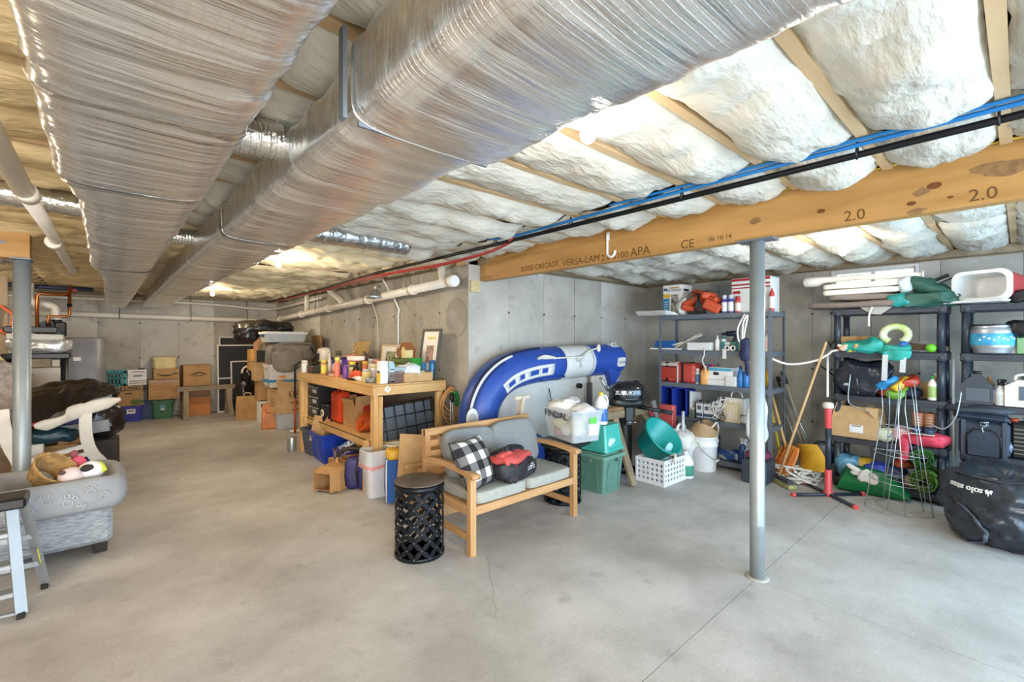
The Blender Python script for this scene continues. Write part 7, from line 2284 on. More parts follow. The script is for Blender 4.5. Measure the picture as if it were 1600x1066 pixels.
ring_loft([[(x, y, z_) for x, y in rim_poly(a, b, .05, 5)] for a, b, z_ in ((.22, .17, 0), (.23, .18, .01), (.29, .235, .46), (.30, .245, .47), (.285, .23, .47), (.21, .16, .02))], True, True, True).build('bin', WH, wbn)
LIN = mt('bin_liner', 'DCDDE0', .2, alpha=.72, var=.05, bump=.5, bscale=18)
m = MB()
per = rim_poly(1, 1, .2, 6)


def ln(u, v):
    x, y = per[int(round(u * len(per))) % len(per)]
    k = noise.noise(Vector((x * 6, y * 6, v * 2))) * .012
    if v < .25:
        return ((.27 + k) * x, (.215 + k) * y, .40 + v * .36)
    q = (v - .25) / .75
    zz_ = .49 - q * (.16 + .05 * math.sin(3 * x + 2))
    return ((.305 + .03 * q + k) * x, (.25 + .03 * q + k) * y, zz_)


m.grid(ln, len(per), 12, closeu=True)
m.build('liner', LIN, wbn)
m = MB()
m.grid(lambda u, v: Vector(ln(u, .84 + .14 * v)) * 1.004, len(per), 3, closeu=True)
m.build('drawstring', mt('pink_drawstring', 'E39A98', .35, alpha=.8), wbn)
cs = T('cement_sack', 'blue sack with white edge and yellow top standing behind the drum stool', 'sack', 2.13, 4.16, 0, R(-18))
MB().blob((0, 0, .22), (.15, .24, .44), .4, .012, 7, 22, 16, 71).build('body', mt('blue_paper_sack', '1F58A6', .45, var=.1), cs)
B((-.02, -.118, .22), (.11, .006, .40)).build('front_print', mt('yellow_print_sack', '1F58A6', .45), cs)
MB().tube([(-.075, -.10, .02), (-.082, -.11, .22), (-.075, -.10, .43)], .008, 6).build('white_seam', PAPER, cs)
MB().blob((0, 0, .46), (.14, .22, .10), .5, .01).build('yellow_top', pl('DDAF3A', .5), cs)
yb = T('yellow_tub', 'open cream tub with yellow label above the blue sack', 'tub', 2.24, 4.32, .345)
MB().lathe([(.08, 0), (.095, .16), (.10, .165), (.10, .175), (.09, .175), (.075, .01), (0, .01)], n=22).build('tub', pl('E6E1CE', .45), yb)
MB().lathe([(.0815, .02), (.093, .13), (.092, .131)], n=22).build('yellow_label', pl('DCC24E', .6), yb)
solo('tub_stand', 'cardboard box under the open cream tub', 'box', MB().box((0, 0, .172), (.22, .18, .343), bev=.004), CARD, (2.27, 4.31, 0))
cbx = carton('carton', 'tall cardboard carton with a big raised flap behind the drum stool', 2.30, 3.95, 0, R(-12), .36, .26, .42, CARD2, open_=True, flaps=(0, 0, 0, 0))
o = B((0, 0, 0), (.40, .006, .40)).build('flap', CARD2, cbx)
o.matrix_basis = Matrix.Translation((-.02, -.06, .47)) @ Euler((R(-14), R(8), 0)).to_matrix().to_4x4()
B((.19, .02, .46), (.006, .26, .36)).build('flap', CARD2, cbx)
solo('dark_helmet', 'dark rounded helmet showing behind the raised carton flap', 'helmet', MB().blob((0, 0, .09), (.30, .24, .18), .9), pl('3A3A38', .5), (2.66, 4.0, .50))
solo('storage_box', 'tan carton between the loveseat and the wire dog crate', 'box', MB().box((0, 0, .249), (.42, .30, .498), bev=.005), CARD2, (2.72, 4.0, 0))
solo('storage_box', 'brown carton standing behind the loveseat at its left', 'box', MB().box((0, 0, .2), (.36, .26, .4), bev=.005), CARD, (2.33, 3.60, 0))


# ------------------------------------------------------------------ row of boxes along the far wall
def fx(px, y):
    return ony(px, 600, y).x


FY = 11.48
bxx = lambda a, b, y=FY: ((fx(a, y) + fx(b, y)) / 2, fx(b, y) - fx(a, y))
c, w_ = bxx(186, 223)
tote('royal_blue_tote', 'royal blue tote with paper label at the foot of the far wall', c, FY + .16, 0, 0, w_, .32, .30, mt('royal_blue_tote', '37399E', .4), None, .86)
B((c, FY - .004, .20), (.13, .004, .09)).build('paper_label', PAPER, bpy.data.objects['royal_blue_tote']).matrix_parent_inverse = Matrix.Translation((-c, -FY - .16, 0))
B((c, FY + .006, .21), (.09, .004, .02)).build('print', INKR, bpy.data.objects['royal_blue_tote']).matrix_parent_inverse = Matrix.Translation((-c, -FY - .172, 0))
c2, w2 = bxx(158, 222)
mv = carton('moving_box', 'brown moving box with frog like plant drawing, under the teal crate at the far wall', c2 + .02, FY + .18, .305, 0, w2, .34, .39, CARD)
text('U-HAUL', .105, INK, mv, (.16, -.1735, .33), (0, -1, 0), sx=1.1)
m = MB()
for a, b, sx, sz in ((.16, .33, .42, .006), (.16, .39, .42, .006)):
    m.box((a, -.172, b - .03), (sx, .002, sz))
for s_ in (-1, 1):
    m.box((.16 + s_ * .21, -.172, .33), (.006, .002, .066))
m.build('logo_frame', INK, mv)
B((.07, -.172, .24), (.10, .002, .022)).build('print', INK, mv)
MB().blob((.20, -.172, .07), (.20, .006, .10), .8, .0).build('green_drawing', pl('5C6A3A', .7), mv)
MB().blob((.26, -.172, .155), (.09, .006, .12), .8, .0).build('tan_drawing', pl('A38A66', .7), mv)
c3, w3 = bxx(159, 197)
tcr = T('teal_crate', 'teal plastic basket of small cartons on the brown moving box', 'crate', c3, FY + .16, .70)
TL = mt('teal_basket', '1C8F8F', .4)
m = MB()
for sy in (-1, 1):
    for z_, h_ in ((.02, .04), (.15, .02), (.27, .05)):
        m.box((0, sy * .13, z_), (w3, .012, h_))
    for k in range(7):
        m.box((-w3 / 2 + .02 + (w3 - .04) * k / 6, sy * .13, .14), (.016 if 0 < k < 6 else .045, .012, .28))
for sx in (-1, 1):
    m.box((sx * w3 / 2, 0, .14), (.012, .27, .28))
m.box((0, 0, .006), (w3, .26, .012))
m.build('basket', TL, tcr)
for k in range(3):
    solo('small_carton', ['small white and dark carton in the teal basket at left', 'small dark carton in the middle of the teal basket', 'small white carton in the teal basket at right'][k], 'box', MB().box((0, 0, .09), (.11, .18, .18 - .03 * (k == 1))), pl(['C9C6BE', '3C3F42', 'D8D5CE'][k], .6), (c3 - .15 + .15 * k, FY + .16, .714), group='cartons in the teal basket')
c4, w4 = bxx(198, 230)
wb4 = carton('white_box', 'white file box with red print beside the teal basket', c4, FY + .17, .70, R(2), w4 - .02, .28, .30, PAPER, tape=False)
for z_, wd, mt_ in ((.26, .20, pl('B08A8A', .6)), (.18, .14, pl('5A4A6A', .6)), (.08, .26, pl('9A9A9A', .6)), (.04, .26, pl('C8A47A', .6))):
    B((.01, -.142, z_), (wd, .002, .022)).build('print', mt_, wb4)
B((0, -.143, .215), (w4 - .02, .004, .006)).build('lid_edge', pl('C9C4BA', .6), wb4)
c5, w5 = bxx(224, 238)
tote('navy_tote', 'dark blue tote half hidden behind the forest green tote', c5, FY + .24, 0, 0, .26, .24, .36, pl('2C3E66', .4), None, .9, False)
c6, w6 = bxx(238, 272)
FG = mt('forest_green_plastic', '3C6B44', .4)
ft = tote('forest_green_tote', 'forest green lidded tote with teal label near the sawhorse', c6, FY + .22, 0, 0, w6, .40, .36, FG, FG, .88)
B((-.01, -.205, .23), (.08, .004, .11)).build('label', pl('5B96A0', .5), ft)
B((-.01, -.207, .19), (.06, .003, .025)).build('label_print', PAPER, ft)
B((0, -.222, .30), (.16, .012, .05), bev=.004).build('handle', FG, ft)
c7, w7 = bxx(232, 281)
pbx = carton('wide_carton', 'wide brown carton lying on the forest green tote', c7, FY + .20, .388, 0, w7, .40, .40, CARD)
for z_ in (.06, .20, .26):
    B((.03, -.2015, z_), (w7 - .12, .002, .008)).build('crease', CARDD, pbx)
B((0, -.202, .36), (w7, .003, .05)).build('tape_band', TAPE, pbx)
c8, w8 = bxx(239, 281)
sbx = carton('shipping_box', 'shipping box with a black curved arrow smile below the cream tote', c8 + .0, FY + .2, .792, 0, w8 - .02, .36, .21, CARD)
sm_pts = [(-.16 + .32 * k / 12, -.185, .115 - .045 * math.sin(pi * k / 12)) for k in range(13)]
MB().tube(sm_pts, [.004 + .007 * math.sin(pi * k / 12) for k in range(13)], 6).build('smile_arrow', INK, sbx)
MB().prism([(.175, .125), (.115, .130), (.165, .085)], .004, frame((0, -.186, 0), (0, -1, 0))).build('smile_arrow', INK, sbx)
c9, w9 = bxx(240, 276)
CRM = mt('cream_plastic', 'D8C182', .4)
tote('cream_tote', 'cream plastic tote on top of the shipping box', c9, FY + .2, 1.004, 0, w9, .34, .215, CRM, CRM, .92, True, None, 'storage tote', pl('B8A46A', .5))
solo('dark_case', 'dark flat case standing behind the cream tote', 'case', MB().box((0, 0, .11), (.10, .3, .23), bev=.01), pl('4A4238', .6), (c9 - .36, FY + .2, .79))
c10, w10 = bxx(285, 330)
tc1 = carton('tall_carton', 'brown carton with orange lower half behind the sawhorse', c10, FY + .22, 0, 0, w10 - .02, .42, .62, CARD)
B((0, -.2115, .185), (w10 - .024, .003, .36)).build('orange_panel', CARDO, tc1)
B((0, -.212, .46), (w10 - .02, .003, .15)).build('dark_band', pl('7A5C40', .7), tc1)
B((.0, -.2135, .06), (.05, .002, .09)).build('tape', TAPE, tc1)
tc2 = carton('roof_logo_box', 'brown carton with black roof emblem stacked on the orange fronted carton', c10 - .0, FY + .22, .624, R(2), w10 - .02, .40, .43, CARD)
MB().prism([(-.20, 0), (-.02, .065), (.02, .065), (.17, .005), (.10, .012), (0, .045), (-.12, .008)], .003, frame((.03, -.202, .22), (0, -1, 0))).build('roof_emblem', INK, tc2)
MB().prism([(-.10, -.02), (.08, -.02), (.08, -.008), (-.10, -.008)], .003, frame((.03, -.202, .22), (0, -1, 0))).build('roof_emblem', INK, tc2)
B((.02, -.2015, .40), (.06, .003, .03)).build('hand_hole', CARDD, tc2)
# sawhorse
sh_ = T('sawhorse', 'weathered grey timber sawhorse standing before the cartons at the far wall', 'sawhorse', (fx(280, 11.15) + fx(366, 11.15)) / 2, 11.17, 0)
shw = fx(366, 11.15) - fx(280, 11.15)
B((0, 0, .60), (shw + .1, .10, .09), bev=.004).build('crossbar', OLDWX, sh_)
for sx in (-1, 1):
    for sy in (-1, 1):
        B((sx * (shw / 2 - .10), sy * .13, .29), (.09, .04, .62), rx=sy * .36, ry=-sx * .05, bev=.004).build('leg', OLDW, sh_)
# window screens leaning on the wall
SCRN = mt('insect_mesh', '26272A', .7, var=.15, scale=40)
for i, (a, b, zt_, yy, tl, l_) in enumerate(((343, 420, 1.66, 11.72, .04, 'tallest white framed window screen leaning on the far wall'), (340, 400, 1.48, 11.62, .05, 'white framed window screen in front of the tallest one'), (361, 420, 1.12, 11.52, .06, 'smallest white framed window screen at the front of the leaning three'))):
    x0, x1 = fx(a, yy), fx(b, yy)
    t = T('window_screen', l_, 'window screen', (x0 + x1) / 2, yy, 0.0, 0, 'window screens', R(-4))
    hw_ = (x1 - x0) / 2
    m = MB()
    for s_ in (-1, 1):
        m.box((s_ * (hw_ - .015), 0, zt_ / 2), (.03, .02, zt_))
    for z_ in (.015, zt_ - .015) + ((zt_ * .5,) if i < 2 else ()):
        m.box((0, 0, z_), (2 * hw_ - .06, .02, .03))
    m.build('frame', WPLASW, t)
    B((0, .005, zt_ / 2), (2 * hw_ - .05, .004, zt_ - .05)).build('mesh', SCRN, t)
# black bag, paper bag
kb = T('kraft_bag', 'brown paper shopping bag with handle on the floor by the box pile', 'bag', 2.13, 10.32, 0, R(-20))
ring_loft([[(x, y, z_) for x, y in rim_poly(a, b, .02)] for a, b, z_ in ((.42, .24, 0), (.42, .24, .02), (.40, .20, .28), (.40, .10, .46), (.39, .09, .46), (.38, .08, .30))], True, True).build('bag', mt('kraft_paper', 'A67F4E', .8, var=.12, bump=.3, bscale=9), kb)
MB().tube([(-.06, -.05, .44), (-.05, -.06, .52), (.05, -.06, .52), (.06, -.05, .44)], .010, 6, sub=4).build('handle', CARD2, kb)
solo('bin_bag', 'small knotted black bin bag standing behind the paper shopping bag', 'bag', MB().blob((0, 0, .27), (.34, .30, .56), .8, .05, 6, 24, 20, 31).blob((.02, -.02, .66), (.20, .16, .30), .9, .05, 9, 18, 14, 32), BLKBAG, (2.16, 10.72, .22))
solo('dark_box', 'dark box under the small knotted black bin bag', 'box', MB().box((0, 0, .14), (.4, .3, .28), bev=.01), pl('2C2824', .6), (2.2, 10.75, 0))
solo('white_hose', 'white corrugated hose loop on top of the knotted bin bag', 'hose', MB().tube([(-.08, 0, 0), (-.06, 0, .09), (.02, 0, .14), (.09, 0, .09), (.10, 0, .0)], .02, 8, sub=5), WPLASW, (2.16, 10.62, .90))

# ------------------------------------------------------------------ box pile against the inner wall
PY = 8.62
def px_(a, b, y=PY):
    return (fx(a, y) + fx(b, y)) / 2, fx(b, y) - fx(a, y)


c, w_ = px_(434, 478)
tote('clear_bin', 'clear bin at the bottom of the front box stack by the inner wall', c, PY + .24, 0, 0, w_, .40, .28, CLEARG, None, .84, True, None, 'storage bin')
c, w_ = px_(430, 482)
uh = carton('moving_box', 'brown moving box with black print resting on the clear bin', c, PY + .22, .285, R(6), w_, .44, .44, CARD2, open_=True, flaps=(0, 0, 1, 1), ang=75)
text('U-HAUL', .10, INK, uh, (.13, -.222, .33), (0, -1, 0), sx=1.1)
m = MB()
for z_ in (.27, .39):
    m.box((.13, -.222, z_), (.40, .002, .007))
m.box((-.07, -.222, .33), (.007, .002, .12))
m.build('logo_frame', INK, uh)
for z_, wd in ((.20, .20), (.17, .16), (.06, .16)):
    B((.05, -.2215, z_), (wd, .002, .014)).build('print', INK, uh)
for z_ in (.26, .22, .18, .14):
    B((-w_ / 2 - .001, .0, z_), (.002, .16, .012)).build('print', INK, uh)
c, w_ = px_(423, 484)
bl_ = tote('lidded_tote', 'white tote with bright blue lid and rim above the printed moving box', c, PY + .30, .75, 0, w_, .46, .11, WPLASW, pl('2E84B5', .4), .94, False)
wt = tote('white_tote', 'tall white tote with small orange label on the blue lidded tote', c, PY + .30, .885, 0, w_, .46, .27, mt('white_tote_plastic', 'CFCBC6', .45), None, .95, False)
B((-.12, -.226, .05), (.12, .003, .045)).build('orange_label', pl('D8904E', .6), wt)
c, w_ = px_(424, 496)
tp_ = T('grey_tarp', 'bundled grey canvas cover with black straps on the tall white tote', 'cover', c, PY + .22, 1.15)
GC = mt('grey_canvas_cover', '8A8074', .85, var=.1, bump=.5, bscale=9)
MB().blob((.02, .05, .22), (w_ - .04, .50, .34), .55, .04, 5, 32, 16, 61).build('cover', GC, tp_)
MB().blob((-.10, -.16, .08), (w_ * .66, .22, .36), .7, .05, 6, 24, 16, 62).build('hanging_fold', GC, tp_)
for (x, z_, rr) in ((-.02, .02, .7), (.22, .28, -.7), (.30, .25, -.4)):
    B((x, -.27 if z_ < .1 else -.20, z_), (.03, .03, .12), ry=rr).build('strap', BLK, tp_)
MB().tube([(-w_ / 2 + .02, -.10, .02), (-w_ / 2 + .0, -.12, .20), (-w_ / 2 + .12, -.14, .36), (.05, -.2, .38), (w_ / 2 - .06, -.16, .36)], .016, 6, sub=5).build('piping', GC, tp_)
c, w_ = px_(417, 482)
tote('clear_tote', 'shallow clear tote with white lid high on the grey canvas cover', c, PY + .30, 1.545, 0, w_, .44, .165, CLEARG, WPLAS, .92, False, None, 'storage tote', pl('27356B', .5))
solo('brown_board', 'brown board standing behind the clear tote beside the inner wall', 'board', MB().box((0, 0, .30), (.03, .5, .74), bev=.003), pl('8A6A44', .7), (2.93, PY + .1, 1.0))
solo('box_support', 'plain carton hidden under the brown board next to the front stack', 'box', MB().box((0, 0, .5), (.22, .5, .998), bev=.004), CARD, (2.89, PY + .1, 0))
# rear stack
RY = 9.75
for i, (a, b, y_, z0, z1, l_, mt_) in enumerate((
        (403, 424, RY, .42, .80, 'brown carton in the rear box stack above the black and white box', CARD),
        (398, 412, RY - .05, .80, 1.16, 'tan carton in the rear box stack, left of the narrow upright one', CARD2),
        (411, 424, RY - .10, .80, 1.20, 'narrow upright tan carton in the rear box stack', CARD2),
        (391, 401, RY + .35, 1.16, 1.40, 'tan envelope box at the far left of the rear box stack', mt('manila', 'C89A52', .8)),
        (391, 401, RY + .36, .98, 1.155, 'second tan envelope box below the far left one', mt('manila', 'C89A52', .8)),
        (401, 412, RY + .1, 1.165, 1.62, 'tall pinkish brown carton at the top of the rear box stack', mt('pink_brown_card', 'B98A64', .8)))):
    c, w_ = px_(a, b, y_)
    carton('stacked_carton', l_, c, y_ + .15, z0, 0, max(.08, w_ - .01), .28, z1 - z0 - .004, mt_, tape=i < 2, group='cartons of the rear stack')
solo('paper_heap', 'heap of white paper and clutter between the rear cartons and grey cover', 'paper', MB().blob((0, 0, .15), (.26, .3, .36), .7, .05, 9, 20, 16, 71), mt('paper_clutter', 'C9C3B4', .8, h2='8E8472', scale=14), (fx(416, RY) + .02, RY + .05, 1.19))
solo('orange_clutter', 'orange brown cloth on the paper heap below the black bin bag', 'cloth', MB().blob((0, 0, .06), (.18, .2, .14), .8, .03, 9, 16, 10, 73), pl('B5803E', .7), (fx(417, RY), RY, 1.50))
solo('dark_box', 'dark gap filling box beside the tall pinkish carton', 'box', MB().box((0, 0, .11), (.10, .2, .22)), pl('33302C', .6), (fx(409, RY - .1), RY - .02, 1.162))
c, w_ = px_(409, 431, 9.6)
bw = carton('black_white_box', 'black and white printed box on the floor under the rear stack', c, 9.72, 0, 0, .30, .30, .40, WHITE, tape=False)
B((0, -.151, .34), (.28, .002, .07)).build('black_print', INK, bw)
B((-.06, -.151, .20), (.08, .002, .10)).build('black_print', pl('8A8A8A', .6), bw)
c, w_ = px_(413, 436, 8.85)
ob = T('orange_sack', 'orange plastic bag standing on the floor before the box stacks', 'bag', c, 8.98, 0, R(-15))
ring_loft([[(x + .01 * noise.noise(Vector((x * 9, y * 9, z_ * 5))), y, z_) for x, y in rim_poly(a, b, .03)] for a, b, z_ in ((.26, .18, 0), (.27, .2, .03), (.26, .18, .25), (.24, .12, .40), (.22, .10, .44), (.20, .08, .42))], True, True, True).build('bag', mt('orange_bag_plastic', 'C97F48', .55, var=.1, bump=.3, bscale=12), ob)
MB().tube([(-.06, -.06, .36), (-.05, -.09, .30), (.05, -.09, .30), (.07, -.06, .37)], .010, 6, sub=4).build('handle', pl('B06C38', .5), ob)
solo('white_scraps', 'scraps of white paper on the floor by the clear bin', 'paper', MB().blob((0, 0, .015), (.34, .2, .03), .8, .01, 20, 20, 6, 75), PAPER, (2.52, 8.36, .002))
gbm = MB()
GBX0, GBX1 = fx(369, 9.3), fx(462, 8.95)
gbm.blob((0, 0, 0), (GBX1 - GBX0 + .02, .46, .26), .75, .05, 5, 40, 20, 81, ry=-.06)
gbm.blob((-(GBX1 - GBX0) / 2 + .14, -.06, -.16), (.34, .32, .24), .8, .05, 7, 24, 14, 82)
solo('bin_bag', 'long black bin bag lying across the top of the box pile', 'bag', gbm, BLKBAG, ((GBX0 + GBX1) / 2, 9.36, 1.80))
MB()
tool('iron_bar', 'tall bar, black above and orange below, leaning before the clear bin stack', 'bar', (2.40, 8.22, .0), (2.40, 8.22, .60), .02, pl('B0502A', .5), None)
bar = bpy.data.objects['iron_bar']
MB().tube([(2.40, 8.22, .60), (2.40, 8.22, 1.10), (2.43, 8.21, 1.18), (2.48, 8.2, 1.21)], .018, 8, sub=3).build('grip', BLK, bar)

# ------------------------------------------------------------------ left side: footstool, dog bed, step ladder
TWE = mt('grey_tweed', '80858A', .9, h2='A5A9AC', scale=60, stretch=(.4, .4, 1.6), bump=.2, bscale=120)
ot = T('footstool', 'grey tweed upholstered footstool with dark wooden feet under the dog bed', 'footstool', -.42, 4.92, 0)
OW, OD = .92, .70
B((0, 0, .225), (OW, OD, .30), bev=.03).build('body', TWE, ot)
MB().tube([(-OW / 2 + .01, -OD / 2 - .002, .33), (OW / 2 - .01, -OD / 2 - .002, .33)], .006, 6).build('piping', TWE, ot)
for sx in (-1, 1):
    for sy in (-1, 1):
        B((sx * (OW / 2 - .07), sy * (OD / 2 - .07), .04), (.075, .075, .085), taper=1.15, bev=.004).build('foot', pl('241B17', .4), ot)
db = T('dog_bed', 'grey plush bolster dog bed with paw print pattern, on the tweed footstool', 'dog bed', -.27, 4.72, .376)
PLUSH = mt('grey_plush', '9A9C9F', .9, var=.05, scale=10, bump=.2, bscale=80)
PLUSHI = mt('beige_grey_plush', 'B5AEA6', .9, var=.05, scale=10, bump=.2, bscale=80)
DW, DD = .66, .60
path_ = [(x, y, .115 + .012 * math.sin(3 * x * 4)) for x, y in rim_poly(DW, DD, .10, 5)]
n = len(path_)
vs, fs = [], []
ctr = Vector((0, 0, 0))
for i, p_ in enumerate(path_):
    p_ = Vector(p_)
    o_ = Vector((p_.x, p_.y, 0)).normalized()
    for k in range(14):
        a = 2 * pi * k / 14
        rr_ = (.085 + .008 * noise.noise(p_ * 5)) * (1 if abs(math.cos(a)) > .2 else 1)
        vs.append(p_ + o_ * (math.cos(a) * .075) + Vector((0, 0, math.sin(a) * .118)))
for i in range(n):
    for k in range(14):
        fs.append((i * 14 + k, i * 14 + (k + 1) % 14, ((i + 1) % n) * 14 + (k + 1) % 14, ((i + 1) % n) * 14 + k))
m = MB(); m.add(vs, fs, True)
m.build('bolster', PLUSH, db)
MB().blob((0, 0, .05), (DW - .02, DD - .02, .10), .4, .008, 6, 26, 10, 3).build('base_cushion', PLUSHI, db)
# paw prints on the front bolster
PAW = pl('C6C8CA', .9)
for i, (x, dz, s_, rt_) in enumerate(((-.24, .02, 1, .3), (-.13, -.03, 1.15, -.4), (-.03, .03, 1, .2), (.08, .0, 1.25, -.1), (.19, .05, 1, .5), (.26, .00, .8, -.3), (-.19, -.06, .8, .8), (.14, -.06, .8, 0))):
    pm_ = MB()
    for dx, dz2, r_ in ((0, -.012, .020), (-.024, .016, .0095), (-.008, .028, .0105), (.010, .027, .0105), (.026, .013, .0095)):
        xx = x + s_ * (dx * math.cos(rt_) - dz2 * math.sin(rt_))
        zz = .115 + dz + s_ * (dx * math.sin(rt_) + dz2 * math.cos(rt_))
        q_ = max(-1, min(1, (zz - .115) / .118))
        yy = -DD / 2 - .075 * math.sqrt(1 - q_ * q_) - .004
        nn = Vector((0, -math.sqrt(1 - q_ * q_) / .075, q_ / .118)).normalized()
        M_ = frame((xx, yy, zz), nn)
        pm_.tube([M_ @ Vector((r_ * s_ * math.cos(2 * pi * k / 10), r_ * s_ * math.sin(2 * pi * k / 10), 0)) for k in range(10)], .0022, 4, closed=True)
    pm_.build('paw_print', PAW, db)
# basket of plush toys
wk = T('wicker_basket', 'tan wicker basket tipped over inside the dog bed', 'basket', -.335, 4.66, .60)
WK = mt('wicker', 'A8834E', .7, var=.3, scale=25, bump=.6, bscale=50)
m = MB()
for k in range(13):
    t_ = k / 12
    r_ = .085 + .05 * t_
    m.tube([(r_ * math.cos(2 * pi * q / 18), r_ * math.sin(2 * pi * q / 18) * .8, .012 * (k) + .003 * math.sin(9 * q)) for q in range(18)], .0085, 5, closed=True)
m.build('weave', WK, wk)
st2 = MB()
for q in range(18):
    a = 2 * pi * q / 18
    st2.tube([(.086 * math.cos(a), .07 * math.sin(a), 0), (.140 * math.cos(a), .112 * math.sin(a), .155)], .006, 5)
st2.build('stakes', WK, wk)
wk.rotation_euler = (R(38), R(42), 0)
PINKP = mt('pale_pink_plush', 'E6CFCB', .95, var=.04, bump=.3, bscale=90)
pg = T('plush_pig', 'pale pink and white plush animal with dark eye patch in the dog bed', 'soft toy', -.155, 4.56, .585)
MB().blob((-.03, 0, .02), (.15, .15, .14), 1, .004).build('snout', PINKP, pg)
MB().blob((.075, .03, .04), (.16, .14, .14), 1, .004).build('head', mt('white_plush', 'ECEAE6', .95, bump=.3, bscale=90), pg)
MB().blob((.055, -.028, .075), (.075, .03, .055), 1, 0, 3, 14, 10).build('eye_patch', pl('2A2522', .8), pg)
MB().blob((-.075, -.05, .07), (.04, .03, .03), 1, 0, 3, 12, 8).build('nose', pl('5A4038', .7), pg)
pk = T('pink_toy', 'bright pink plush toy with knot behind the pale pink animal', 'soft toy', -.165, 4.72, .64)
MB().blob((0, 0, .03), (.11, .10, .10), .9, .02, 14, 16, 10, 5).build('body', pl('D2576E', .8), pk)
MB().blob((-.01, 0, .10), (.05, .05, .06), .9, .01, 14, 12, 8, 6).build('knot', pl('8E4A52', .8), pk)
solo('yellow_toy', 'lime yellow toy at the right end of the dog bed', 'toy', MB().blob((0, 0, .03), (.07, .07, .07), .8, .02, 20, 14, 10, 9), pl('C9D03A', .7), (-.035, 4.58, .61))
solo('white_toy', 'white rumpled cloth in the front left of the dog bed', 'cloth', MB().blob((0, 0, .02), (.22, .10, .06), .8, .01, 9, 16, 8, 12), pl('E3DAD4', .9), (-.44, 4.55, .52))

ld = T('step_ladder', 'small aluminium step ladder with black top cut by the left edge of the picture', 'step ladder')
LZ = .63
rx0, rx1 = -.40, -.86
fr0, fr1 = Vector((-.362, 3.83, .0)), Vector((-.415, 3.97, LZ - .03))
re0, re1 = Vector((-.292, 4.19, .0)), Vector((-.372, 4.06, LZ - .03))


def bar_(m, a, b, w_, d_):
    a, b = Vector(a), Vector(b)
    t_ = (b - a)
    L_ = t_.length
    M_ = t_.to_track_quat('Z', 'X').to_matrix().to_4x4()
    M_.translation = (a + b) / 2
    vs_ = [M_ @ Vector((x, y, z_)) for z_ in (-L_ / 2, L_ / 2) for x, y in ((-w_ / 2, -d_ / 2), (w_ / 2, -d_ / 2), (w_ / 2, d_ / 2), (-w_ / 2, d_ / 2))]
    m.add(vs_, [(3, 2, 1, 0), (4, 5, 6, 7), (0, 1, 5, 4), (1, 2, 6, 5), (2, 3, 7, 6), (3, 0, 4, 7)])
    return m


mir = Vector((-.50, 0, 0))
def other(v):
    return Vector((-.86 - (v.x + .36), v.y, v.z))


for a, b, w_ in ((fr0, fr1, .05), (re0, re1, .045)):
    for q0, q1 in ((a, b), (other(a), other(b))):
        bar_(MB(), q0 + Vector((0, 0, .02)), q1, .022, w_).build('rail', ALU, ld)
        B(q0 + Vector((0, 0, .016)), (.034, .058, .032), bev=.004).build('foot', BLK, ld)
for t_ in (.22, .47, .76):
    p_ = fr0 + (fr1 - fr0) * t_
    o_ = other(p_)
    B((p_ + o_) / 2 + Vector((0, .03, 0)), (p_.x - o_.x, .085, .028), bev=.004).build('step', ALU, ld)
for t_ in (.30, .62):
    p_ = re0 + (re1 - re0) * t_
    o_ = other(p_)
    B((p_ + o_) / 2, (p_.x - o_.x, .018, .03)).build('rear_brace', ALU, ld)
bar_(MB(), fr0 + (fr1 - fr0) * .05, (other(fr0) + other(fr1)) / 2 - Vector((0, 0, .26)), .012, .03).build('cross_brace', ALU, ld)
for q_ in (lambda v: v, other):
    bar_(MB(), q_(fr0 + (fr1 - fr0) * .62), q_(re0 + (re1 - re0) * .45), .006, .02).build('spreader', ALU, ld)
B(((fr1 + other(fr1)) / 2 + Vector((.02, .045, .035))), (fr1.x - other(fr1).x + .09, .21, .065), bev=.012).build('top_cap', BLK, ld)
p_ = re0 + (re1 - re0) * .40
B(p_ + Vector((.012, -.012, 0)), (.004, .034, .10), rx=.2, ry=-.13).build('yellow_sticker', pl('D9D23A', .5), ld)

# ------------------------------------------------------------------ white lounge frame under black plastic, left background
lf = T('lounge_frame', 'white moulded lounge frame with curved legs under black plastic at left', 'lounge frame')
LFM = mt('white_lounge_plastic', 'DAD3C6', .4, var=.03)
def lp(px, py, y):
    return ony(px, py, y)


prof_t = [(50, 657), (75, 655), (100, 648), (105, 637), (125, 630), (160, 622), (186, 617)]
prof_b = [(58, 676), (78, 672), (101, 662), (115, 657), (139, 648), (165, 640), (191, 630)]
m = MB()
yl0, yl1 = 6.35, 6.75
tp3 = smooth_path([lp(a, b, yl0 + (yl1 - yl0) * k / 6) for k, (a, b) in enumerate(prof_t)], 5)
bp3 = smooth_path([lp(a, b, yl0 + (yl1 - yl0) * k / 6) for k, (a, b) in enumerate(prof_b)], 5)
ring = []
for k, (t_, u_) in enumerate(zip(tp3, bp3)):
    e_ = min(1, .35 + .65 * min(k, len(tp3) - 1 - k) / 4)
    c_ = (t_ + u_) / 2
    t_, u_ = c_ + (t_ - c_) * e_, c_ + (u_ - c_) * e_
    rr3 = []
    for q in range(10):
        a = 2 * pi * q / 10
        rr3.append(c_ + (t_ - u_) * .5 * math.copysign(abs(math.sin(a)) ** .7, math.sin(a)) + Vector((0, .035 * math.cos(a), 0)))
    ring.append(rr3)
ring_loft(ring, True, True, True, m)
m.build('side_rim', LFM, lf)
m = MB()
rg2 = [[p_ + Vector((-.02, .62, .03)) for p_ in r_] for r_ in ring]
ring_loft(rg2, True, True, True, m)
m.build('side_rim', LFM, lf)
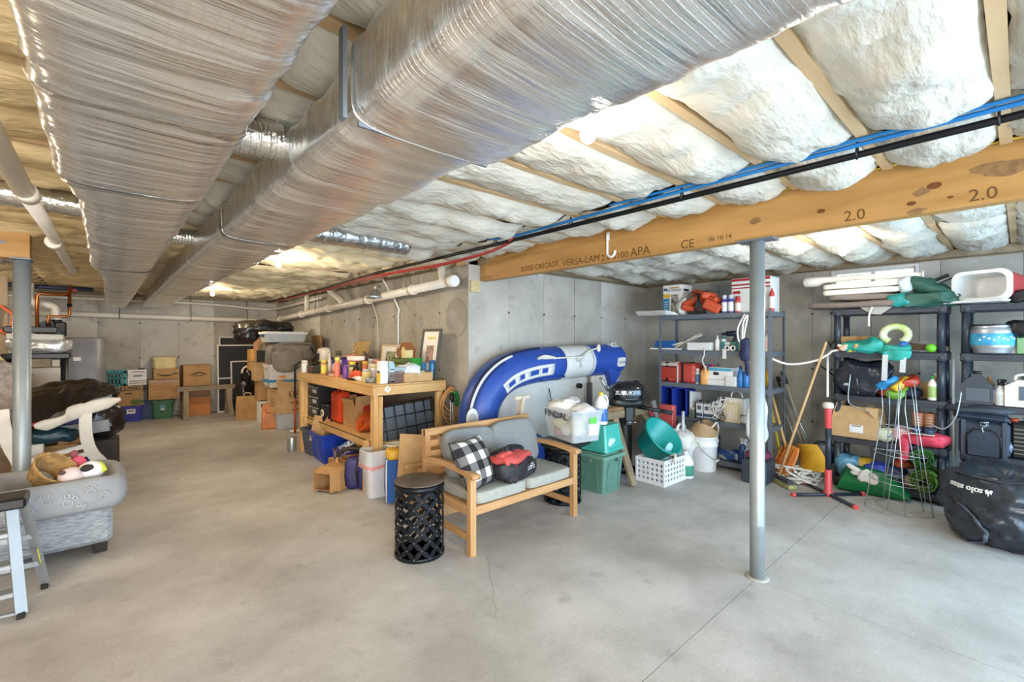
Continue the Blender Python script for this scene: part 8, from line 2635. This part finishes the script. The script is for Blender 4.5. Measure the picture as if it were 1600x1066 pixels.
for nm_, pts in (('leg', [(134, 646), (134, 672), (138, 694), (146, 710), (158, 722), (172, 742)]), ('leg', [(3, 640), (6, 664), (11, 684), (18, 702), (26, 715), (38, 740)])):
    P3 = smooth_path([lp(a, b, 6.6) for a, b in pts], 4)
    P3[-1].z = 0
    rg = []
    for k, p_ in enumerate(P3):
        t_ = (P3[min(k + 1, len(P3) - 1)] - P3[max(k - 1, 0)]).normalized()
        s_ = Vector((t_.z, 0, -t_.x)).normalized() * .05
        y_ = Vector((0, .03, 0))
        rg.append([p_ - s_ - y_, p_ + s_ - y_, p_ + s_ + y_, p_ - s_ + y_])
    ring_loft(rg, True, True).build(nm_, LFM, lf)
for (a, b), (c_, d_) in (((40, 722), (130, 697)), ((40, 737), (134, 709))):
    bar_(MB(), lp(a, b, 6.5), lp(c_, d_, 6.6), .045, .075).build('crossbar', LFM, lf)
bk_ = T('plastic_sheet', 'black plastic sheeting draped over the white lounge frame', 'sheet')
TS = [(22, 640), (48, 606), (80, 597), (110, 594), (140, 591), (165, 602), (188, 615)]
BS = [(22, 668), (49, 658), (80, 652), (102, 640), (118, 632), (160, 621), (187, 617)]


def shf(u, v):
    t_ = u * 6
    i = min(5, int(t_)); f_ = t_ - i
    A = [TS[i][k] + (TS[i + 1][k] - TS[i][k]) * f_ for k in (0, 1)]
    Bq = [BS[i][k] + (BS[i + 1][k] - BS[i][k]) * f_ for k in (0, 1)]
    ya = 6.95 + .35 * u
    yb_ = 6.33 + .40 * u
    pa, pb2 = lp(A[0], A[1], ya), lp(Bq[0], Bq[1], yb_)
    if v <= .62:
        q = v / .62
        p_ = pb2 + (pa - pb2) * q
        p_.z += .07 * math.sin(pi * q)
    else:
        q = (v - .62) / .38
        p_ = pa + Vector((-.02, .35 * q, -.28 * q))
    s_ = noise.noise(Vector((u * 9, v * 4, 2))) * .035 + noise.noise(Vector((u * 3 + v * 16, v * 3, 7))) * .02
    p_.z += s_
    p_.y += s_
    return p_


m = MB()
m.grid(shf, 60, 36)
m.build('sheet', mt('black_plastic_sheet', '201A15', .2, var=.25, scale=5, bump=.5, bscale=16, spec=.6), bk_)
solo('bin_bag', 'black plastic bag hanging below the right end of the white lounge frame', 'bag', MB().blob((0, 0, 0), (.34, .4, .36), .8, .05, 6, 26, 16, 91), BLKBAG, lp(160, 655, 7.1) + Vector((0, 0, .0)))
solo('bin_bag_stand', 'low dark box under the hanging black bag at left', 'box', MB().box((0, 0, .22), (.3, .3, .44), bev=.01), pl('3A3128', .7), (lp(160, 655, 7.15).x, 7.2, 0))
# clutter under and behind the frame
for i, (px, y_, z_, sz, hx, l_) in enumerate((
        (75, 7.2, .0, (.5, .5, .45), 'B5905E', 'brown carton under the white lounge frame'),
        (113, 7.15, .45, (.26, .34, .18), 'A07C50', 'small carton of blue cloth under the lounge frame'),
        (150, 7.7, .0, (.3, .3, .42), '9C7A4E', 'carton of dark tools right of the curved white leg'))):
    carton('floor_carton', l_, fx(px, y_), y_, z_, R(8 * i), sz[0], sz[1], sz[2], CARD, open_=True, flaps=(0, 0, 0, 0))
solo('blue_cloth', 'lilac blue cloth in the small carton under the lounge frame', 'cloth', MB().blob((0, 0, .05), (.2, .24, .14), .8, .03, 9, 18, 10, 95), pl('6470B0', .7), (fx(115, 7.1), 7.1, .58))
solo('dark_tools', 'dark tools in the carton right of the curved white leg', 'tool', MB().blob((0, 0, .06), (.26, .26, .16), .7, .05, 12, 18, 10, 96), pl('3A3634', .6), (fx(150, 7.7), 7.7, .40))
solo('grey_plank', 'long grey plank lying under the white lounge frame', 'plank', MB().box((0, 0, 0), (.85, .05, .13), ry=-.08, bev=.004), pl('8A8C8E', .6), (fx(88, 6.85), 6.85, .60))
solo('cable_box', 'white box with round holes beside the column under the frame', 'box', MB().box((0, 0, .26), (.12, .14, .52), bev=.005).cyl((-.03, -.071, .44), (-.03, -.075, .44), .018, n=10).cyl((.03, -.071, .44), (.03, -.075, .44), .018, n=10), pl('C9C5BC', .5), (fx(58, 6.9), 6.78, 0))
solo('blue_box', 'dark blue box low behind the curved white leg', 'box', MB().box((0, 0, .14), (.2, .2, .28), bev=.006), pl('254A8C', .5), (fx(137, 7.0), 6.95, 0))
solo('teal_sheet', 'dark teal plastic hanging under the seat of the lounge frame', 'sheet', MB().blob((0, 0, 0), (.4, .25, .16), .8, .04, 8, 20, 12, 97), mt('dark_teal_plastic', '1F3A44', .3, bump=.4), lp(82, 683, 6.85) + Vector((0, .0, .02)))

# black shelf, boiler and pipes behind the column
bs_x = fx(66, 8.4)
bs = T('utility_shelf', 'black plastic shelf behind the left hand column, loaded with crumpled wraps', 'shelf', bs_x, 8.55, 0)
for z_ in (.55, 1.38):
    B((-.05, 0, z_), (.62, .44, .07), bev=.01).build('shelf_board', BLK, bs)
for sx in (-.33, .20):
    for sy in (-.18, .18):
        MB().cyl((sx, sy, 0), (sx, sy, 1.36), .03, n=12).build('post', BLK, bs)
solo('foil_bundle', 'crumpled silver and white wrapping on the black shelf behind the column', 'wrapping', MB().blob((0, 0, .10), (.56, .36, .20), .7, .04, 9, 26, 14, 101), mt('silver_wrap', 'C9C7C2', .3, .4, var=.2, bump=.5, bscale=20), (bs_x - .03, 8.5, 1.416))
solo('white_foam_sheet', 'white flat foam sheet on top of the crumpled silver wrapping', 'foam', MB().box((0, 0, .03), (.5, .34, .07), bev=.01, ry=.03), pl('DAD4C8', .7), (bs_x - .06, 8.52, 1.60))
solo('black_case', 'flat black case on the white foam sheet behind the column', 'case', MB().box((0, 0, .04), (.48, .3, .08), bev=.01), BLK, (bs_x - .10, 8.55, 1.68))
carton('shelf_carton', 'tan carton standing on the lower black shelf behind the column', bs_x + .02, 8.5, .588, 0, .40, .34, .36, CARD2)
solo('white_sheet_box', 'pale box with white panel above the tan carton behind the column', 'box', MB().box((0, 0, .14), (.34, .3, .28), bev=.005).box((-.0, -.152, .14), (.18, .004, .18)), pl('CFC6B6', .6), (bs_x, 8.5, .95))
carton('leaning_book_box', 'brown flat box leaning right of the tan carton', bs_x + .36, 8.6, .0, 0, .16, .3, .92, CARD)
by_ = 10.45
bxc = fx(118, by_)
bo = T('boiler', 'grey steel heating cabinet with rounded corners against the far wall', 'boiler', bxc + .05, by_, 0)
ring_loft([[(x, y, z_) for x, y in rim_poly(a, b, r_, 6)] for a, b, r_, z_ in ((.64, .64, .16, 0), (.66, .66, .17, .03), (.66, .66, .17, 1.60), (.62, .62, .16, 1.63))], True, True, True).build('cabinet', mt('grey_cabinet_paint', '86868A', .45, .2), bo)
for x, z_, w2_, h2_ in ((-.26, 1.22, .08, .10), (-.23, 1.12, .07, .05), (-.02, 1.28, .09, .06), (-.22, .80, .16, .14)):
    B((x, -.331, z_), (w2_, .003, h2_)).build('paper_label', PAPER, bo)
for z_ in (1.43, 1.50):
    B((-.28, -.331, z_), (.05, .004, .025)).build('vent', INK, bo)
MB().cyl((-.10, -.331, 1.42), (-.10, -.336, 1.42), .014, n=10).build('port', INK, bo)
fn = T('inducer_fan', 'black exhaust blower on top of the grey heating cabinet', 'fan', fx(78, by_ - .15), by_ - .15, 1.635)
MB().cyl((-.02, -.05, .13), (-.02, .05, .13), .13, n=22).build('housing', BLK, fn)
MB().cyl((-.02, -.055, .13), (-.02, -.10, .13), .06, n=16).build('motor', pl('3A3C40', .4, .4), fn)
B((.12, 0, .12), (.14, .14, .24), bev=.02).build('outlet', BLK, fn)
MB().cyl((.10, 0, .0), (.10, 0, .08), .075, n=16).build('collar', pl('4A6470', .5), fn)
ex = T('exhaust_pipe', 'white plastic exhaust elbow rising from the black blower', 'pipe')
e0 = Vector((fx(88, by_ - .15), by_ - .15, 1.88))
e_pts = [e0, e0 + Vector((0, 0, .16)), e0 + Vector((-.03, 0, .24)), e0 + Vector((-.14, 0, .27)), e0 + Vector((-.24, .02, .29)), e0 + Vector((-.30, .03, .38)), e0 + Vector((-.30, .03, .60))]
MB().tube(e_pts, .058, 14, sub=5).build('pipe_run', PVC, ex)
MB().lathe([(.066, 0), (.066, .05)], e0 + Vector((0, 0, -.02)), 16).build('coupling', BLK, ex)
cp = T('copper_pipe', 'copper water pipes with bends above the grey heating cabinet', 'pipe')
xa, xb = fx(58, 10.2), fx(106, 10.2)
MB().tube([(xa, 10.2, 1.65), (xa, 10.2, 2.28), (xa + .03, 10.2, 2.31), (xa + .34, 10.2, 2.31)], .024, 10).build('pipe_run', COPPER, cp)
MB().tube([(xb + .02, 10.2, 2.40), (xb + .02, 10.2, 1.99), (xb - .01, 10.2, 1.96), (xb - .22, 10.2, 1.96), (xb - .22, 10.2, 1.66)], .022, 10).build('pipe_run', COPPER, cp)
for p_ in ((xb + .02, 10.2, 2.12), (xb - .22, 10.2, 1.80)):
    MB().lathe([(.032, 0), (.032, .05)], p_, 12).build('valve', BLKM, cp)
MB().tube([(xa + .34, 10.2, 2.31), (xa + .36, 10.2, 2.40), (xa + .36, 10.2, 2.46)], .018, 8).build('pipe_run', COPPER, cp)
bb = T('header_pipe', 'dark blue insulated pipe with red valve under the joists at left', 'pipe')
MB().tube([(xa - .6, 10.4, 2.44), (xa + .2, 10.4, 2.43), (xb + .3, 10.4, 2.43)], .034, 10).build('pipe_run', pl('2A3350', .5), bb)
B((xa + .40, 10.36, 2.40), (.10, .05, .05), bev=.01).build('valve_handle', pl('A03028', .4), bb)
wp = T('white_pole', 'white plastic pipe with brass cap standing by the heating cabinet', 'pipe', fx(102, 9.6), 9.6, 0)
MB().cyl((0, 0, 0), (0, 0, 1.34), .024, n=12).build('tube', WPLASW, wp)
MB().lathe([(.024, 1.34), (.03, 1.35), (.03, 1.38), (0, 1.39)], n=12).build('cap', pl('A8703C', .4), wp)
# things cut by the left edge behind the column
yy = 7.6
solo('yellow_board', 'pale yellow board leaning left of the column', 'board', MB().prism([(-.34, 0), (.10, 0), (.10, .15), (-.22, .60)], .03, frame((0, 0, 0), (0, -1, 0))), pl('D2B778', .6), (fx(7, yy), yy + .3, 1.02))
solo('quilted_blanket', 'grey brown patterned blanket hanging left of the column', 'blanket', MB().blob((0, 0, 0), (.5, .3, .62), .7, .04, 6, 22, 18, 103), mt('patterned_blanket', '8E8078', .9, h2='B5A79A', scale=16, bump=.3), (fx(2, yy), yy, 1.0))
solo('blanket_rack', 'dark rack below the patterned blanket at the left edge', 'rack', MB().box((0, 0, .33), (.5, .36, .66), bev=.01), pl('3A4048', .6), (fx(2, yy), yy, 0))
solo('red_box', 'red edged tray at the foot of the patterned blanket left of the column', 'tray', MB().box((0, 0, .02), (.5, .3, .05), bev=.01), pl('A83A2A', .5), (fx(10, 7.2), 7.2, .66))
solo('tray_stand', 'brown wooden crate under the red edged tray', 'crate', MB().box((0, 0, .328), (.4, .3, .655), bev=.008), pl('6E5840', .7), (fx(10, 7.2), 7.2, 0))
solo('extension_cord', 'loop of orange cord hanging on the far wall at the left edge', 'cord', MB().tube([(.10 * math.cos(a), 0, .18 * math.sin(a) + .03 * math.cos(3 * a)) for a in [2 * pi * k / 18 for k in range(18)]], .026, 8, closed=True), pl('C2603C', .5), (fx(5, 9.6), 9.6, fx and 1.6 + 30 / 711 * 6.4))
solo('cord_post', 'timber stud at the left edge carrying the loop of orange cord', 'stud', MB().box((0, 0, 1.26), (.09, .04, 2.52)), OLDW, (fx(5, 9.66), 9.66, 0))
